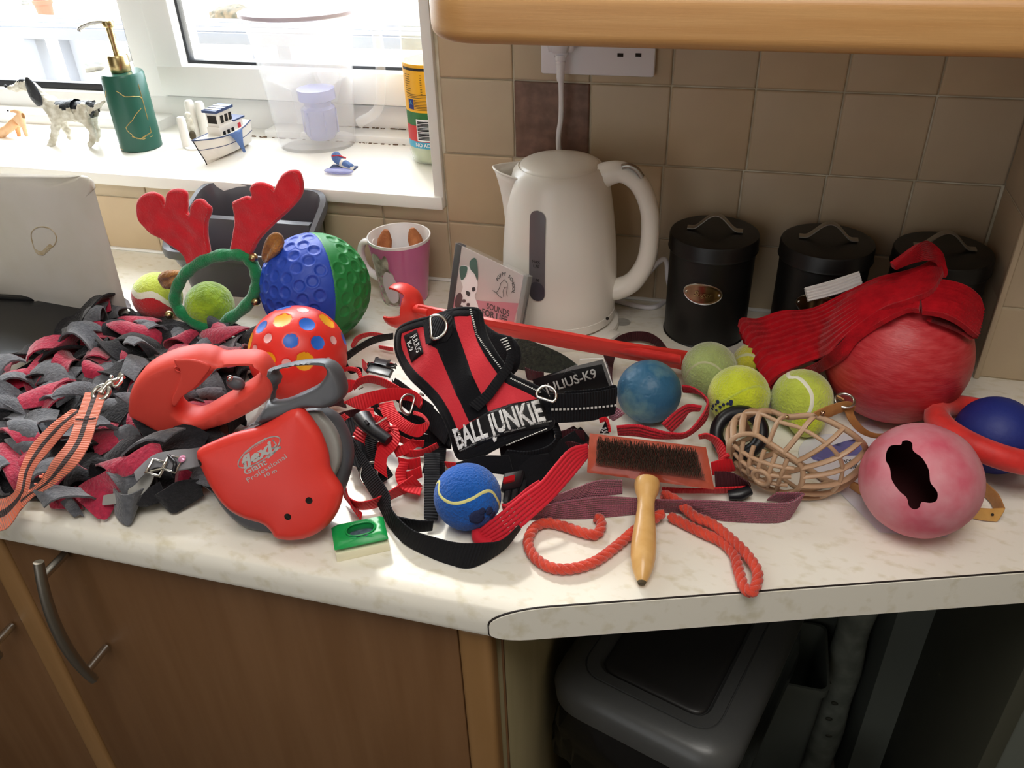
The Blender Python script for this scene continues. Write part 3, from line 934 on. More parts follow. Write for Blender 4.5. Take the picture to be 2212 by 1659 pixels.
cp = spline([(pc.x, -.03, pc.z - .03), tuple(Q(1212, 185, -.028)), tuple(Q(1212, 250, -.022)), tuple(Q(1207, 320, -.018)), (.076, -.012, .13), (.08, -.01, .05), (.12, -.012, .012), (.17, -.022, .03)
    , tuple(Q(1432, 560, -.03)), tuple(Q(1442, 600, -.035)), tuple(P(1445, 640, .004)), tuple(P(1410, 664, .004)), tuple(P(1350, 655, .004)), tuple(P(1300, 640, .004))], 8)
tube('cord', cp, .0034, 'socket', kc, n=8)

# ---- kettle
KX, KY = .081, -.092
kt = thing('electric_kettle', 'white plastic electric kettle with spout to the left standing by the wall', 'kettle', (KX, KY, 0))
kz = frame((KX, KY, 0))
lathe('power_base', [(.0, 0), (.078, 0), (.080, .004), (.079, .010), (.072, .014), (0, .014)], 'kettle', kt, kz, n=64)
obox('base_foot', (KX + .066, KY - .03, .006), V((.016, -.008, 0)), V((.006, .012, 0)), (0, 0, .005), 'kettle', kt, bev=.003)
body = [(0, .016), (.070, .016), (.0735, .019), (.0738, .030), (.0732, .0305), (.0735, .032), (.0745, .05), (.0742, .08), (.0728, .11), (.070, .14), (.0665, .168), (.063, .19), (.0605, .203), (.057, .214), (.052, .2195), (.0505, .2205), (.0502, .2195), (0, .2195)]
def kwarp(p):
    # the body leans out a little towards the handle side at the top
    return p
lathe('body', body, 'kettle', kt, kz, n=72)
lidp = [(0, .2275), (.02, .2270), (.035, .2253), (.0452, .2225), (.0482, .2205), (.049, .2185), (0, .2175)]
lathe('lid', lidp[::-1], 'kettle', kt, kz @ Matrix.Translation((0, 0, .001)), n=64)
# spout: open channel on the left, with a mouth
sd = V((-1, -.12, 0)).normalized(); sn = V((-sd.y, sd.x, 0))
tipx = (Q(1066, 368, KY - .01) - V((KX, KY, 0)))
tip = V((KX, KY, 0)) + sd * abs(tipx.x) + V((0, 0, tipx.z))
L_ = []
rows_ = 10
for i in range(rows_ + 1):
    t = i / rows_                                  # 0 = low end on the body, 1 = rim
    z = .125 + (.2115 - .125) * t
    rb = np.interp(z, [p[1] for p in body[5:15]], [p[0] for p in body[5:15]]) - .003
    ext = (abs(tipx.x) - rb) * (t ** 1.25) + .001
    hw = .010 + .026 * t
    row = []
    for k in range(-6, 7):
        u = k / 6
        ang = u * hw / rb
        base_ = V((KX, KY, z)) + sd * (rb * math.cos(ang)) + sn * (rb * math.sin(ang))
        row.append(base_ + sd * ext * (1 - abs(u) ** 1.5) + up3 * (.004 * t * (1 - abs(u))))
    L_.append(row)
vs = [p for r_ in L_ for p in r_]; fs = [(i * 13 + k, i * 13 + k + 1, (i + 1) * 13 + k + 1, (i + 1) * 13 + k) for i in range(rows_) for k in range(12)]
o = pyd('spout', vs, fs, 'kettle', kt)
md = o.modifiers.new('s', 'SOLIDIFY'); md.thickness = .0024; md.offset = -1
# rim of the spout
tube('spout_rim', L_[-1], .0014, 'kettle', kt, n=8)
# handle
hz = [Q(1278, 392, KY), Q(1318, 374, KY), Q(1350, 374, KY), Q(1382, 400, KY), Q(1402, 450, KY), Q(1404, 510, KY), Q(1395, 565, KY), Q(1370, 605, KY), Q(1340, 622, KY), Q(1310, 626, KY)]
hp = spline([tuple(p) for p in hz], 8)
def hr(t): return .0148 - .0035 * math.sin(PI * min(1, t * 1.05)) + .002 * max(0, .18 - t) / .18
tube('handle', [V(p) for p in hp], .013, 'kettle', kt, n=20, rfun=hr, flat=1.02)
sw_ = spline([tuple(Q(1342, 368, KY - .009)), tuple(Q(1358, 366, KY - .009)), tuple(Q(1374, 374, KY - .009)), tuple(Q(1386, 390, KY - .009))], 6)
o = tube('switch', [V(p) + V((.0005, 0, .0045)) for p in sw_], .0034, 'brushed', kt, n=10)
# gauge
gx = Plane((KX, KY - .0745, .1), (0, -1, 0), (1, 0, 0))
g = [Q(1161, 462, KY - .07), Q(1161, 643, KY - .072)]
gc = g[0].x
def gauge(name, u0, u1, z0, z1, off, m):
    """stadium panel wrapped on the lathed body"""
    vs, fs = [], []
    nz, nu = 80, 8
    um = (u0 + u1) / 2; hw = (u1 - u0) / 2
    for i in range(nz + 1):
        z = z0 + (z1 - z0) * i / nz; e = min(z - z0, z1 - z); w_ = hw * math.sqrt(max(0, 1 - max(0, (hw - e) / hw) ** 2)) + 1e-5
        rb = np.interp(z, [p[1] for p in body[4:15]], [p[0] for p in body[4:15]]) + off
        for k in range(nu + 1):
            a = (um + w_ * (k / nu * 2 - 1)) / rb; vs.append((KX + rb * math.sin(a), KY - rb * math.cos(a), z))
    for i in range(nz):
        for k in range(nu): fs.append((i * (nu + 1) + k, i * (nu + 1) + k + 1, (i + 1) * (nu + 1) + k + 1, (i + 1) * (nu + 1) + k))
    o = pyd(name, vs, fs, m, kt); return o
wz0, wz1 = Q(1161, 647, KY - .07).z, Q(1161, 458, KY - .068).z
wu = (gc - KX) * 1.12
gauge('water_gauge', wu - .0105, wu + .0105, wz0, wz1, .0012, 'kettle_window')
gauge('water_level', wu - .0100, wu + .0100, wz0 + .0004, wz0 + .026, .0016, 'kettle_water')
for zz, s in ((wz0 + .0535, 'MAX'), (wz0 + .0475, '1.70'), (wz0 + .029, '1.00')):
    rb = .0735; a = wu / rb
    text('gauge_mark', s, (KX + (rb + .0022) * math.sin(a), KY - (rb + .0022) * math.cos(a), zz), (math.cos(a), math.sin(a), 0), (0, 0, 1), .005, 'label_black', kt, th=.0002)
c = Q(1312, 688, KY - .04); ball('rivet', (c.x, c.y, c.z), .0022, 'dark_hole', kt, sub=2)

# ---- clear glass stopper lying by the kettle
c = P(1345, 690, .004)
tag(lathe('glass_stopper', [(0, 0), (.011, 0), (.013, .003), (.012, .006), (.006, .008), (.009, .012), (.011, .015), (0, .017)], 'clear_plastic', None, frame((c.x, c.y, 0)), n=20), 'small clear plastic stopper on the worktop behind the kettle foot', 'stopper')

# ---- canisters
def canister(name, x, y, label, word, r=.0525, h=.128):
    t = thing(name, label, 'canister', (x, y, 0), 'black lidded canisters along the wall')
    f = frame((x, y, 0))
    lathe('can_body', [(0, 0), (r, 0), (r + .0012, .0015), (r, .003), (r, h - .002), (r - .002, h)], 'black_metal', t, f, n=64)
    ld = lathe('can_lid', [(0, h + .0125), (r - .004, h + .012), (r + .001, h + .0105), (r + .0022, h + .008), (r + .0022, h - .006), (r + .003, h - .008), (r + .0022, h - .0095), (r + .0005, h - .0095), (0, h - .003)][::-1], 'black_metal', t, f, n=64)
    hd = []
    for k in range(21):
        u = k / 20 * 2 - 1
        if abs(u) > .78: z = 0.0015 + .0005
        else: z = .002 + .0185 * (math.cos(u / .78 * PI) * .5 + .5) ** .75
        hd.append((x + u * .0335, y, h + .0125 + z, 0))
    hh = ribbon('lid_handle', hd, .0105, .0022, 'brushed', ld, n=2, px=False)
    # oval plate on the front, bent round the can
    vs, fs = [], []; rz, ru, zc_ = .0135, .0235, .078
    a0 = math.atan2((x - CP.x) * .32, 1)
    a0 = -.10
    n1, n2 = 8, 36
    for i in range(n1 + 1):
        for k in range(n2):
            a = 2 * PI * k / n2; f_ = i / n1
            u = ru * f_ * math.cos(a); z = zc_ + rz * f_ * math.sin(a); an = a0 + u / r
            rr = r + .0012 + (.0006 if i == n1 else 0); vs.append((x + rr * math.sin(an), y - rr * math.cos(an), z))
    for i in range(n1):
        for k in range(n2): fs.append((i * n2 + k, i * n2 + (k + 1) % n2, (i + 1) * n2 + (k + 1) % n2, (i + 1) * n2 + k))
    pl_ = pyd('name_plate', vs, fs, 'copper', t)
    rim = []
    for k in range(n2):
        a = 2 * PI * k / n2; an = a0 + ru * math.cos(a) / r; rr = r + .0014; rim.append(V((x + rr * math.sin(an), y - rr * math.cos(an), zc_ + rz * math.sin(a))))
    tube('plate_rim', rim, .0009, 'steel', pl_, n=6, closed=True)
    for s in (-.86, .86):
        an = a0 + s * ru / r; ball('rivet', (x + (r + .001) * math.sin(an), y - (r + .001) * math.cos(an), zc_), .0022, 'steel', pl_, sub=2)
    def bend(u, z):
        an = a0 + u / r; return V((x + (r + .0022) * math.sin(an), y - (r + .0022) * math.cos(an), zc_ + z))
    if word: text('plate_word', word, (0, 0, 0), (1, 0, 0), (0, 0, 1), .010, 'brass', pl_, bend=bend, shear=.35)
    return t
canister('canister', .272, -.069, 'black canister with a fully visible copper plate, standing next to the kettle', 'Sugar')
canister('canister', .405, -.070, 'middle black canister whose plate is half hidden by a white knitted end', '')
canister('canister', .533, -.071, 'black canister in the dark corner behind the red scarf and big red ball', '')

# ---- mug
MX, MY = -.153, -.066
mg = thing('mug', 'pink mug with kitten picture holding brown chews', 'mug', (MX, MY, 0)); mf = frame((MX, MY, 0))
prof = [(0, 0), (.031, 0), (.0325, .003), (.036, .03), (.0405, .07), (.0440, .0955), (.0443, .0968), (.0436, .0975), (.0425, .0968), (.039, .07), (.0345, .03), (.031, .006), (0, .005)]
lathe('mug_body', prof, 'ceramic', mg, mf, n=64)
lathe('mug_band', [(.0328, .003), (.0363, .03), (.0409, .07), (.0438, .0925)], 'mug_pink', mg, mf, n=64, caps=False)
tube('mug_handle', [V(p) for p in spline([(MX - .038, MY + .004, .082), (MX - .058, MY + .008, .078), (MX - .066, MY + .01, .058), (MX - .06, MY + .009, .036), (MX - .036, MY + .004, .024)], 8)], .0048, 'ceramic', mg, n=12, flat=1.5)
def mugpatch(name, outline, m, off):
    pl_ = Plane((0, 0, 0), (0, 0, 1))
    cc = [np.array(p) for p in spline([Qm(px, py) for px, py in outline], 4, True)]
    r_ = delaunay_2d_cdt([V(p) for p in cc], [(i, (i + 1) % len(cc)) for i in range(len(cc))], [], 1, 1e-6)
    bm = bmesh.new(); vv = [bm.verts.new((p.x, p.y, 0)) for p in r_[0]]
    for f in r_[2]: bm.faces.new([vv[i] for i in f])
    bmesh.ops.subdivide_edges(bm, edges=[e for e in bm.edges if e.calc_length() > .006], cuts=2, use_grid_fill=True)
    bmesh.ops.triangulate(bm, faces=bm.faces)
    for v in bm.verts:
        an, z = v.co.x / .04, v.co.y; rb = np.interp(z, [.003, .03, .07, .0955], [.0328, .0363, .0409, .0442]) + off
        v.co = V((MX + rb * math.sin(an), MY - rb * math.cos(an), z))
    me = bpy.data.meshes.new(name); bm.to_mesh(me); bm.free(); return mesh_obj(name, me, m, mg)
def Qm(px, py):
    p = Q(px, py, MY - .035); z = min(.092, max(.004, p.z)); rb = np.interp(z, [.003, .03, .07, .0955], [.0328, .0363, .0409, .0442])
    return (math.asin(max(-.99, min(.99, (p.x - MX) / rb))) * .04, z)
mugpatch('kitten_picture', [(800, 555), (815, 548), (826, 558), (835, 548), (842, 562), (843, 580), (852, 592), (855, 608), (862, 625), (862, 660), (845, 668), (830, 660), (818, 630), (806, 595)], 'cat_print', .0004)
mugpatch('kitten_picture', [(835, 585), (848, 590), (856, 605), (860, 628), (860, 650), (845, 655), (832, 630), (828, 605)], 'cat_white', .0007)
for px, py, rx in ((824, 517, 0.2), (906, 513, -.25)):
    c = P(px, py, .088); c = V((MX, MY, .078)) + V((c.x - MX, c.y - MY, 0)).normalized() * .024
    tag(lathe('dog_chew', [(0, -.035), (.009, -.03), (.011, -.01), (.010, .01), (.006, .02), (.0035, .024), (0, .025)], 'chew', None, frame(c, (rx, .1, 1)), n=14), 'brown knotted chew standing in the %s side of the pink mug' % ('left' if px < 860 else 'right'), 'dog chew', 'brown chews in the mug')

# ---- CD case leaning on the kettle
tl, tr = P(983, 523, .118), P(1139, 597, .118)
xd = (tr - tl).normalized(); hy = up3.cross(xd); hy = -hy if hy.y < 0 else hy
nn_ = (-hy * math.cos(math.radians(14)) + up3 * math.sin(math.radians(14))).normalized()
cpl = Plane(tl, nn_, xd); yd = cpl.n.cross(xd)
nn = cpl.n
Wc = (tr - tl).length; Hc = .1215
print('CD', Wc, tl, tr)
cc_ = tl + xd * Wc / 2 - yd * Hc / 2
low = min((tl - yd * Hc).z, (tr - yd * Hc).z)
cs = thing('cd_case', 'CD case with a black and white puppy cover leaning against the kettle', 'CD case', (cc_.x, cc_.y, max(0, low)))
def cdbox(name, u0, u1, v0, v1, w0, w1, m, bev=0, par=None):
    return obox(name, tl + xd * (u0 + u1) / 2 - yd * (v0 + v1) / 2 + nn * (w0 + w1) / 2, xd * (u1 - u0) / 2, yd * (v1 - v0) / 2, nn * (w1 - w0) / 2, m, par or cs, bev)
cdbox('case_back', 0, Wc, 0, Hc, -.0095, -.004, 'clear_plastic', .0006)
cdbox('hinge', 0.0005, .012, .001, Hc - .001, -.009, -.0006, 'black_plastic', .0005)
bk = cdbox('booklet', .0125, Wc - .008, .002, Hc - .002, -.0035, -.0015, 'cd_front')
cdbox('case_lid', .0, Wc, 0, Hc, -.0012, 0, 'clear_plastic', .0004)
cdbox('case_spine', Wc - .0075, Wc, .0005, Hc - .0005, -.009, -.0012, 'mid_grey_plastic', .0005)
cpl2 = Plane(tl - nn * .0013, nn, xd)
def flat(name, pts, m, par, w=0.0, pl_=None, n=3):
    pl_ = pl_ or cpl2
    ol = [pl_.uv(*p) for p in pts]; cc = [np.array(p) for p in (spline(ol, n, True) if n > 1 else ol)]
    r_ = delaunay_2d_cdt([V(p) for p in cc], [(i, (i + 1) % len(cc)) for i in range(len(cc))], [], 1, 1e-7)
    return pyd(name, [pl_.at(p.x, p.y, w) for p in r_[0]], [tuple(f) for f in r_[2]], m, par, smooth=False)
# lower part of the booklet is pinkish
flat('cover_wash', [(976, 640), (1040, 650), (1120, 655), (1108, 705), (1060, 730), (972, 690)], 'cd_pink', bk, .0001, n=1)
pup = flat('puppy_print', [(993, 578), (1004, 573), (1016, 578), (1024, 590), (1032, 610), (1030, 630), (1026, 640), (1034, 665), (1030, 690), (985, 690), (984, 660), (993, 640), (1000, 620), (994, 600)], 'ceramic', bk, .0003)
flat('puppy_ear', [(993, 580), (1000, 574), (1010, 577), (1008, 592), (1003, 602), (996, 604)], 'dispenser_green', bk, .0005)
flat('puppy_ear', [(1015, 566), (1024, 557), (1030, 562), (1033, 585), (1032, 607), (1026, 592), (1017, 582)], 'dispenser_green', bk, .0005)
flat('puppy_patch', [(986, 640), (994, 632), (1000, 640), (997, 655), (990, 668), (983, 660)], 'maroon_dark', bk, .0005)
flat('puppy_nose', [(1020, 622), (1026, 620), (1028, 626), (1022, 630)], 'label_black', bk, .0006)
flat('puppy_patch', [(1008, 628), (1016, 632), (1014, 640), (1008, 636)], 'label_black', bk, .0006)
for px, py in ((1003, 650), (1012, 658), (1020, 668), (1006, 672), (1017, 680), (996, 676)):
    flat('puppy_spot', [(px - 3, py - 3), (px + 3, py - 3), (px + 3, py + 3), (px - 3, py + 3)], 'maroon_dark', bk, .0006)
flat('puppy_chest', [(985, 668), (1000, 660), (1000, 690), (982, 690)], 'maroon_dark', bk, .0005)
K_ = 2.212 * 1.4286  # crop scale of the sketch I measured the lettering in (700 px -> 2212)
def kp(x, y): return (750 + x / 3.16, 300 + y / 3.16)
ptext('cover_text', cpl2, kp(955, 1140), kp(1108, 1195), 'SOUNDS', .0105, 'maroon_dark', bk, w=.0004, th=.0001, bold=.01)
ptext('cover_text', cpl2, kp(922, 1180), kp(1095, 1240), 'FOR LIFE', .0115, 'maroon_dark', bk, w=.0004, th=.0001, bold=.02)
# arched words over a small sitting dog
ac = cpl2.hit(*kp(1078, 1010)); xx, yy = xd, yd
txt = 'PUPPY SCHOOL'; 
for i, ch in enumerate(txt):
    if ch == ' ': continue
    a = math.radians(165 - i * 15.5); r_ = .0155
    text('cover_text', ch, ac + xx * r_ * math.cos(a) + yy * r_ * math.sin(a) + nn * .0004, xx * math.sin(a) - yy * math.cos(a), xx * math.cos(a) + yy * math.sin(a), .0062, 'dark_print', bk, th=.0001, bold=.02)
for pts in ([(1050, 985), (1075, 960), (1095, 985), (1095, 1010), (1075, 1015), (1065, 1040), (1070, 1080)], [(1050, 985), (1040, 1020), (1020, 1050), (995, 1035)], [(1095, 1010), (1090, 1050), (1095, 1075)], [(1020, 1050), (1040, 1075), (1060, 1085)]):
    tube('cover_drawing', [cpl2.hit(*kp(*p)) + nn * .0005 for p in pts], .00035, 'dark_print', bk, n=4)

# ---- grey caddy
z_ = .132
cq = [P(334, 542, .075), P(437, 388, z_), P(716, 412, z_), P(655, 562, .075)]
cd_c = sum(cq, V()) / 4
cdt = thing('sink_caddy', 'grey plastic caddy with two compartments standing behind the felt antlers', 'caddy', (cd_c.x, cd_c.y, 0))
def rrect(q4, r, n=5):
    out = []
    for i in range(4):
        p, a, b = q4[i], q4[i - 1], q4[(i + 1) % 4]
        u, v = (a - p).normalized(), (b - p).normalized()
        for k in range(n + 1):
            t = k / n; out.append(p + u * r * (1 - t) ** 2 + v * r * t ** 2)
    return out
def shell(name, rings, m, parent, close_top=False, close_bot=False):
    n = len(rings[0]); vs = [p for r_ in rings for p in r_]; fs = []
    for i in range(len(rings) - 1):
        for k in range(n): fs.append((i * n + k, i * n + (k + 1) % n, (i + 1) * n + (k + 1) % n, (i + 1) * n + k))
    if close_bot: fs.append(tuple(range(n))[::-1])
    if close_top: fs.append(tuple((len(rings) - 1) * n + k for k in range(n)))
    return autosmooth(pyd(name, vs, fs, m, parent), 40)
R1 = rrect(cq, .03)
def rr_at(s, dz, zf=1.):   # ring scaled by s about the centre, height = rim height * zf + dz
    return [V((cd_c.x + (p.x - cd_c.x) * s, cd_c.y + (p.y - cd_c.y) * s + (.006 if zf < .6 else 0), max(0, p.z * zf + dz))) for p in R1]
shell('caddy_wall', [rr_at(.82, 0, 0), rr_at(.87, 0, .5), rr_at(.92, -.014), rr_at(.93, -.013), rr_at(1.0, -.012), rr_at(1.005, -.006), rr_at(.99, 0), rr_at(.92, 0), rr_at(.905, -.004), rr_at(.88, -.02), rr_at(.80, .006, 0)], 'caddy_grey', cdt, close_bot=True, close_top=True)
aa = cq[0].lerp(cq[1], .50); bb = cq[3].lerp(cq[2], .50)
aa, bb = aa.lerp(bb, .05), aa.lerp(bb, .95)
dv = (bb - aa).normalized(); dp = V((-dv.y, dv.x, 0)) * .006
def quad(a, b, d, z0, name, m, par):
    return shell(name, [[V((p.x, p.y, z0)) for p in (a - d, b - d, b + d, a + d)], [p for p in (a - d, b - d, b + d, a + d)]], m, par, True, True)
quad(aa, bb, dp, .007, 'divider', 'caddy_grey', cdt)
c = P(650, 478, .06); tag(ball('scouring_pad', (c.x - .02, c.y + .03, .012), .03, 'leaf_brown', None, sub=3, sc=(1, .8, .35)), 'dark green scouring pad inside the grey caddy', 'scouring pad')

# ================================================================== ON THE WINDOW SILL
# ---- soap dispenser
DX, DY = -.688, .085
c0 = P(297, 322, SZ)
DX, DY = c0.x, c0.y + .012
sd_ = thing('soap_dispenser', 'dark green marbled soap dispenser with brass pump on the window sill', 'soap dispenser', (DX, DY, SZ)); df = frame((DX, DY, SZ))
lathe('bottle_body', [(0, 0), (.0315, 0), (.0335, .002), (.0335, .118), (.0315, .1215), (.018, .122), (0, .122)], 'dispenser_green', sd_, df, n=48)
lathe('pump_collar', [(0, .1225), (.0155, .1225), (.016, .124), (.016, .146), (.0145, .148), (0, .148)], 'brass', sd_, df, n=32)
tube('pump_stem', [V((DX, DY, SZ + .147)), V((DX, DY, SZ + .185))], .0045, 'brass', sd_, n=12)
lathe('pump_head', [(0, .168), (.005, .169), (.0055, .188), (.008, .190), (.009, .195), (.0075, .1985), (0, .199)], 'brass', sd_, df, n=24)
tube('pump_nozzle', [V(p) for p in spline([(DX, DY, SZ + .196), (DX - .02, DY - .01, SZ + .196), (DX - .038, DY - .018, SZ + .190), (DX - .040, DY - .02, SZ + .185)], 6)], .0032, 'steel', sd_, n=10)
def vein(pts):
    S = spline(pts, 3); rnd = random.Random(int(pts[0][0])); out = []
    for s in S:
        p = Q(s[0] + rnd.uniform(-1.2, 1.2), s[1] + rnd.uniform(-1, 1), DY - .028); a = math.asin(max(-.97, min(.97, (p.x - DX) / .0336)))
        out.append(V((DX + .0336 * math.sin(a), DY - .0336 * math.cos(a), min(SZ + .117, max(SZ + .004, p.z)))))
    tube('gold_vein', out, .0006, 'gold_vein', sd_, n=5)
def zc1(x, y): return (x / 3.687, y / 3.687)
for pts in ([(940, 720), (1000, 770), (1060, 790), (1110, 850), (1140, 920), (1190, 960)], [(1060, 790), (1090, 830)], [(1085, 880), (1050, 960), (1020, 1010), (1060, 1070), (1110, 1110), (1170, 1070), (1215, 1040)], [(1130, 700), (1125, 790), (1170, 880), (1200, 990)], [(1060, 1085), (1130, 1115), (1215, 1110)], [(850, 720), (830, 780)], [(930, 1170), (1000, 1215)], [(1110, 1110), (1165, 1065)]):
    vein([zc1(*p) for p in pts])

# ---- spaniel figurine
G0 = P(118, 316, SZ); G1 = P(200, 313, SZ)
DYY = (G0.y + G1.y) / 2 + .004
dg_ = thing('dog_figurine', 'black and white spaniel figurine on the window sill facing left', 'figurine', ((G0.x + G1.x) / 2, DYY, SZ))
def dq(px, py, dy=0): return Q(px, py, DYY + dy)
def dchain(name, nodes, edges, m, sub=2, bumpn=0, root=0):
    me = bpy.data.meshes.new(name); me.from_pydata([tuple(n[0]) for n in nodes], edges, []); o = bpy.data.objects.new(name, me); COL.objects.link(o)
    o.modifiers.new('s', 'SKIN'); sk_ = me.skin_vertices[0].data
    for i, n in enumerate(nodes):
        sk_[i].radius = (n[1], n[1]); sk_[i].use_root = (i == root)
    s = o.modifiers.new('u', 'SUBSURF'); s.levels = sub; s.render_levels = sub
    bpy.context.view_layer.update()
    dgx = bpy.context.evaluated_depsgraph_get(); m2 = bpy.data.meshes.new_from_object(o.evaluated_get(dgx)); bpy.data.objects.remove(o)
    if bumpn:
        for v in m2.vertices:
            v.co += v.normal * bumpn * noise.noise(v.co * 160)
    return m2
PXM = 1 / 1330.
nd = [(dq(150, 237), 24 * PXM), (dq(118, 242), 27 * PXM), (dq(186, 234), 22 * PXM), (dq(203, 236), 13 * PXM),
      (dq(95, 215), 15 * PXM), (dq(68, 188), 14 * PXM), (dq(52, 180), 14.5 * PXM), (dq(34, 190), 9 * PXM), (dq(16, 190), 4.5 * PXM),
      (dq(122, 265, -.008), 11 * PXM), (dq(118, 290, -.010), 9 * PXM), (dq(113, 312, -.010), 8.5 * PXM), (dq(104, 317, -.011), 6 * PXM),
      (dq(132, 262, .012), 10 * PXM), (dq(148, 285, .013), 8 * PXM), (dq(152, 303, .013), 7.5 * PXM),
      (dq(188, 262, -.008), 11 * PXM), (dq(202, 285, -.009), 8 * PXM), (dq(198, 311, -.009), 8 * PXM), (dq(190, 316, -.010), 5.5 * PXM),
      (dq(200, 262, .010), 10 * PXM), (dq(212, 290, .011), 7 * PXM), (dq(206, 306, .011), 7 * PXM), (dq(216, 226), 5 * PXM), (dq(226, 218), 3 * PXM)]
ed = [(0, 1), (0, 2), (2, 3), (1, 4), (4, 5), (5, 6), (6, 7), (7, 8), (1, 9), (9, 10), (10, 11), (11, 12), (1, 13), (13, 14), (14, 15), (2, 16), (16, 17), (17, 18), (18, 19), (3, 20), (20, 21), (21, 22), (3, 23), (23, 24)]
me = dchain('dog_body', nd, ed, None, 3, .0022); zmin = min(v.co.z for v in me.vertices)
bd = mesh_obj('dog_body', me, ['dog_white', 'dog_black'], dg_)
cents = [(dq(150, 220), 26 * PXM), (dq(138, 214), 22 * PXM), (dq(165, 222), 20 * PXM), (dq(197, 222), 14 * PXM), (dq(203, 240), 13 * PXM), (dq(56, 170, -.012), 14 * PXM), (dq(48, 168), 11 * PXM), (dq(13, 186), 4 * PXM)]
for p in me.polygons:
    cc = p.center
    if any((cc - c).length < r_ + .004 * noise.noise(cc * 120) for c, r_ in cents) and not (cc - dq(60, 160)).length < 7 * PXM: p.material_index = 1
for s in (-1, 1):
    eb = icos((0, 0, 0), 1, 3); c = dq(68, 198, s * .013)
    for v in eb.verts:
        n = v.co.copy(); u = (n.z + 1) / 2
        v.co = c + V((n.x * 13 * PXM * (1.4 - .55 * u) + (1 - u) * .007, n.y * .005, n.z * 31 * PXM)) * (1 + .12 * noise.noise(n * 4))
    m3 = bpy.data.meshes.new('dog_ear'); eb.to_mesh(m3); eb.free(); mesh_obj('dog_ear', m3, 'dog_black', dg_)
ball('nose', dq(12, 186, -.001), 3.4 * PXM, 'label_black', dg_, sub=2)
ball('eye', dq(38, 176, -.011), 1.8 * PXM, 'label_black', dg_, sub=2)

# ---- tan puppy figurine
TY = P(20, 300, SZ).y + .01
def tq(px, py, dy=0): return Q(px, py, TY + dy)
tf = thing('puppy_figurine', 'small tan puppy figurine on the sill at the left edge of the photo', 'figurine', tuple(P(25, 300, SZ)))
nd = [(tq(28, 268), 12 * PXM), (tq(10, 285), 11 * PXM), (tq(-10, 292), 10 * PXM), (tq(42, 255), 10 * PXM), (tq(46, 243), 9 * PXM), (tq(34, 240), 5 * PXM), (tq(22, 240), 3 * PXM), (tq(52, 275, -.005), 6 * PXM), (tq(58, 296, -.005), 4.5 * PXM), (tq(38, 278, .008), 6 * PXM), (tq(42, 298, .008), 4.5 * PXM), (tq(-4, 300, -.006), 7 * PXM), (tq(12, 302, -.006), 5 * PXM)]
ed = [(0, 1), (1, 2), (0, 3), (3, 4), (4, 5), (5, 6), (3, 7), (7, 8), (3, 9), (9, 10), (1, 11), (11, 12)]
mesh_obj('puppy_body', dchain('puppy_body', nd, ed, None, 2, .001), 'tan_fig', tf)
ball('puppy_ear', tq(50, 250, -.007), 7 * PXM, 'fur', tf, sub=2, sc=(.6, .4, 1))
ball('nose', tq(17, 239), 2.4 * PXM, 'label_black', tf, sub=2)

# ---- harbour ornament: boat, posts, lighthouse
BY = P(470, 330, SZ).y
bt = thing('boat_ornament', 'white and navy model fishing boat with a draped net on the sill', 'ornament', tuple(P(480, 330, SZ)))
s0, s1 = P(447, 356, SZ), P(536, 312, SZ)
ax = (s1 - s0); Lb = ax.length; ax = ax.normalized(); ay = V((-ax.y, ax.x, 0))
def bp(u, v, z): return s0 + ax * u * Lb + ay * v * .022 + V((0, 0, z))
hull = []
for i in range(13):
    t = i / 12; wdt = (math.sin(min(1, t * 1.9 + .02) * PI / 2)) * (1 if t < .8 else 1 - (t - .8) * 1.2); sh = .032 + .012 * (1 - t) ** 2 + .010 * t ** 3
    hull.append([bp(t - .18 * (1 - t) * s_, 0, 0) + ay * wdt * v * .021 + V((0, 0, z * sh)) for v, z, s_ in ((-.9, 1, 1), (-.85, .6, .6), (-.55, .15, .1), (0, 0, 0), (.55, .15, .1), (.85, .6, .6), (.9, 1, 1))])
vs = [p for r_ in hull for p in r_]; fs = [(i * 7 + k, i * 7 + k + 1, (i + 1) * 7 + k + 1, (i + 1) * 7 + k) for i in range(12) for k in range(6)]
fs += [(i * 7, (i + 1) * 7, (i + 1) * 7 + 6, i * 7 + 6) for i in range(12)] + [tuple(range(7)), tuple(84 + k for k in range(7))]
hl = pyd('hull', vs, fs, 'boat_white', bt, smooth=False)
for idx in (0, 6): tube('gunwale', [r_[idx] for r_ in hull], .0011, 'boat_blue', hl, n=6)
for idx in (1, 5): tube('hull_line', [r_[idx] for r_ in hull], .0006, 'boat_blue', hl, n=5)
tube('hull_line', [hull[0][k] for k in (0, 1, 2, 3)], .0009, 'label_black', hl, n=5)
def bbox(name, u0, u1, v0, v1, z0, z1, m, par=None):
    return obox(name, bp((u0 + u1) / 2, (v0 + v1) / 2, (z0 + z1) / 2), ax * (u1 - u0) * Lb / 2, ay * (v1 - v0) * .022 / 2, (0, 0, (z1 - z0) / 2), m, par or bt)
cb = bbox('cabin', .3, .85, -.55, .55, .030, .050, 'boat_white')
bbox('cabin', .32, .62, -.5, .5, .050, .072, 'boat_white')
bbox('cabin_roof', .28, .68, -.62, .62, .072, .076, 'boat_blue')
for k in range(3): bbox('roof_stripe', .34 + k * .1, .38 + k * .1, -.6, .6, .0762, .0768, 'boat_white')
bbox('cabin_roof', .64, .90, -.6, .6, .050, .0525, 'boat_blue')
bbox('cabin_window', .315, .321, -.38, .38, .055, .067, 'dark_hole', cb)
for u in (.38, .48, .57): bbox('cabin_window', u, u + .05, -.57, -.49, .055, .066, 'dark_hole', cb)
for u in (.36, .46, .56): bbox('porthole', u, u + .05, -.60, -.54, .034, .042, 'label_black', cb)
bbox('porthole', .72, .78, -.60, -.54, .036, .045, 'boat_red', cb)
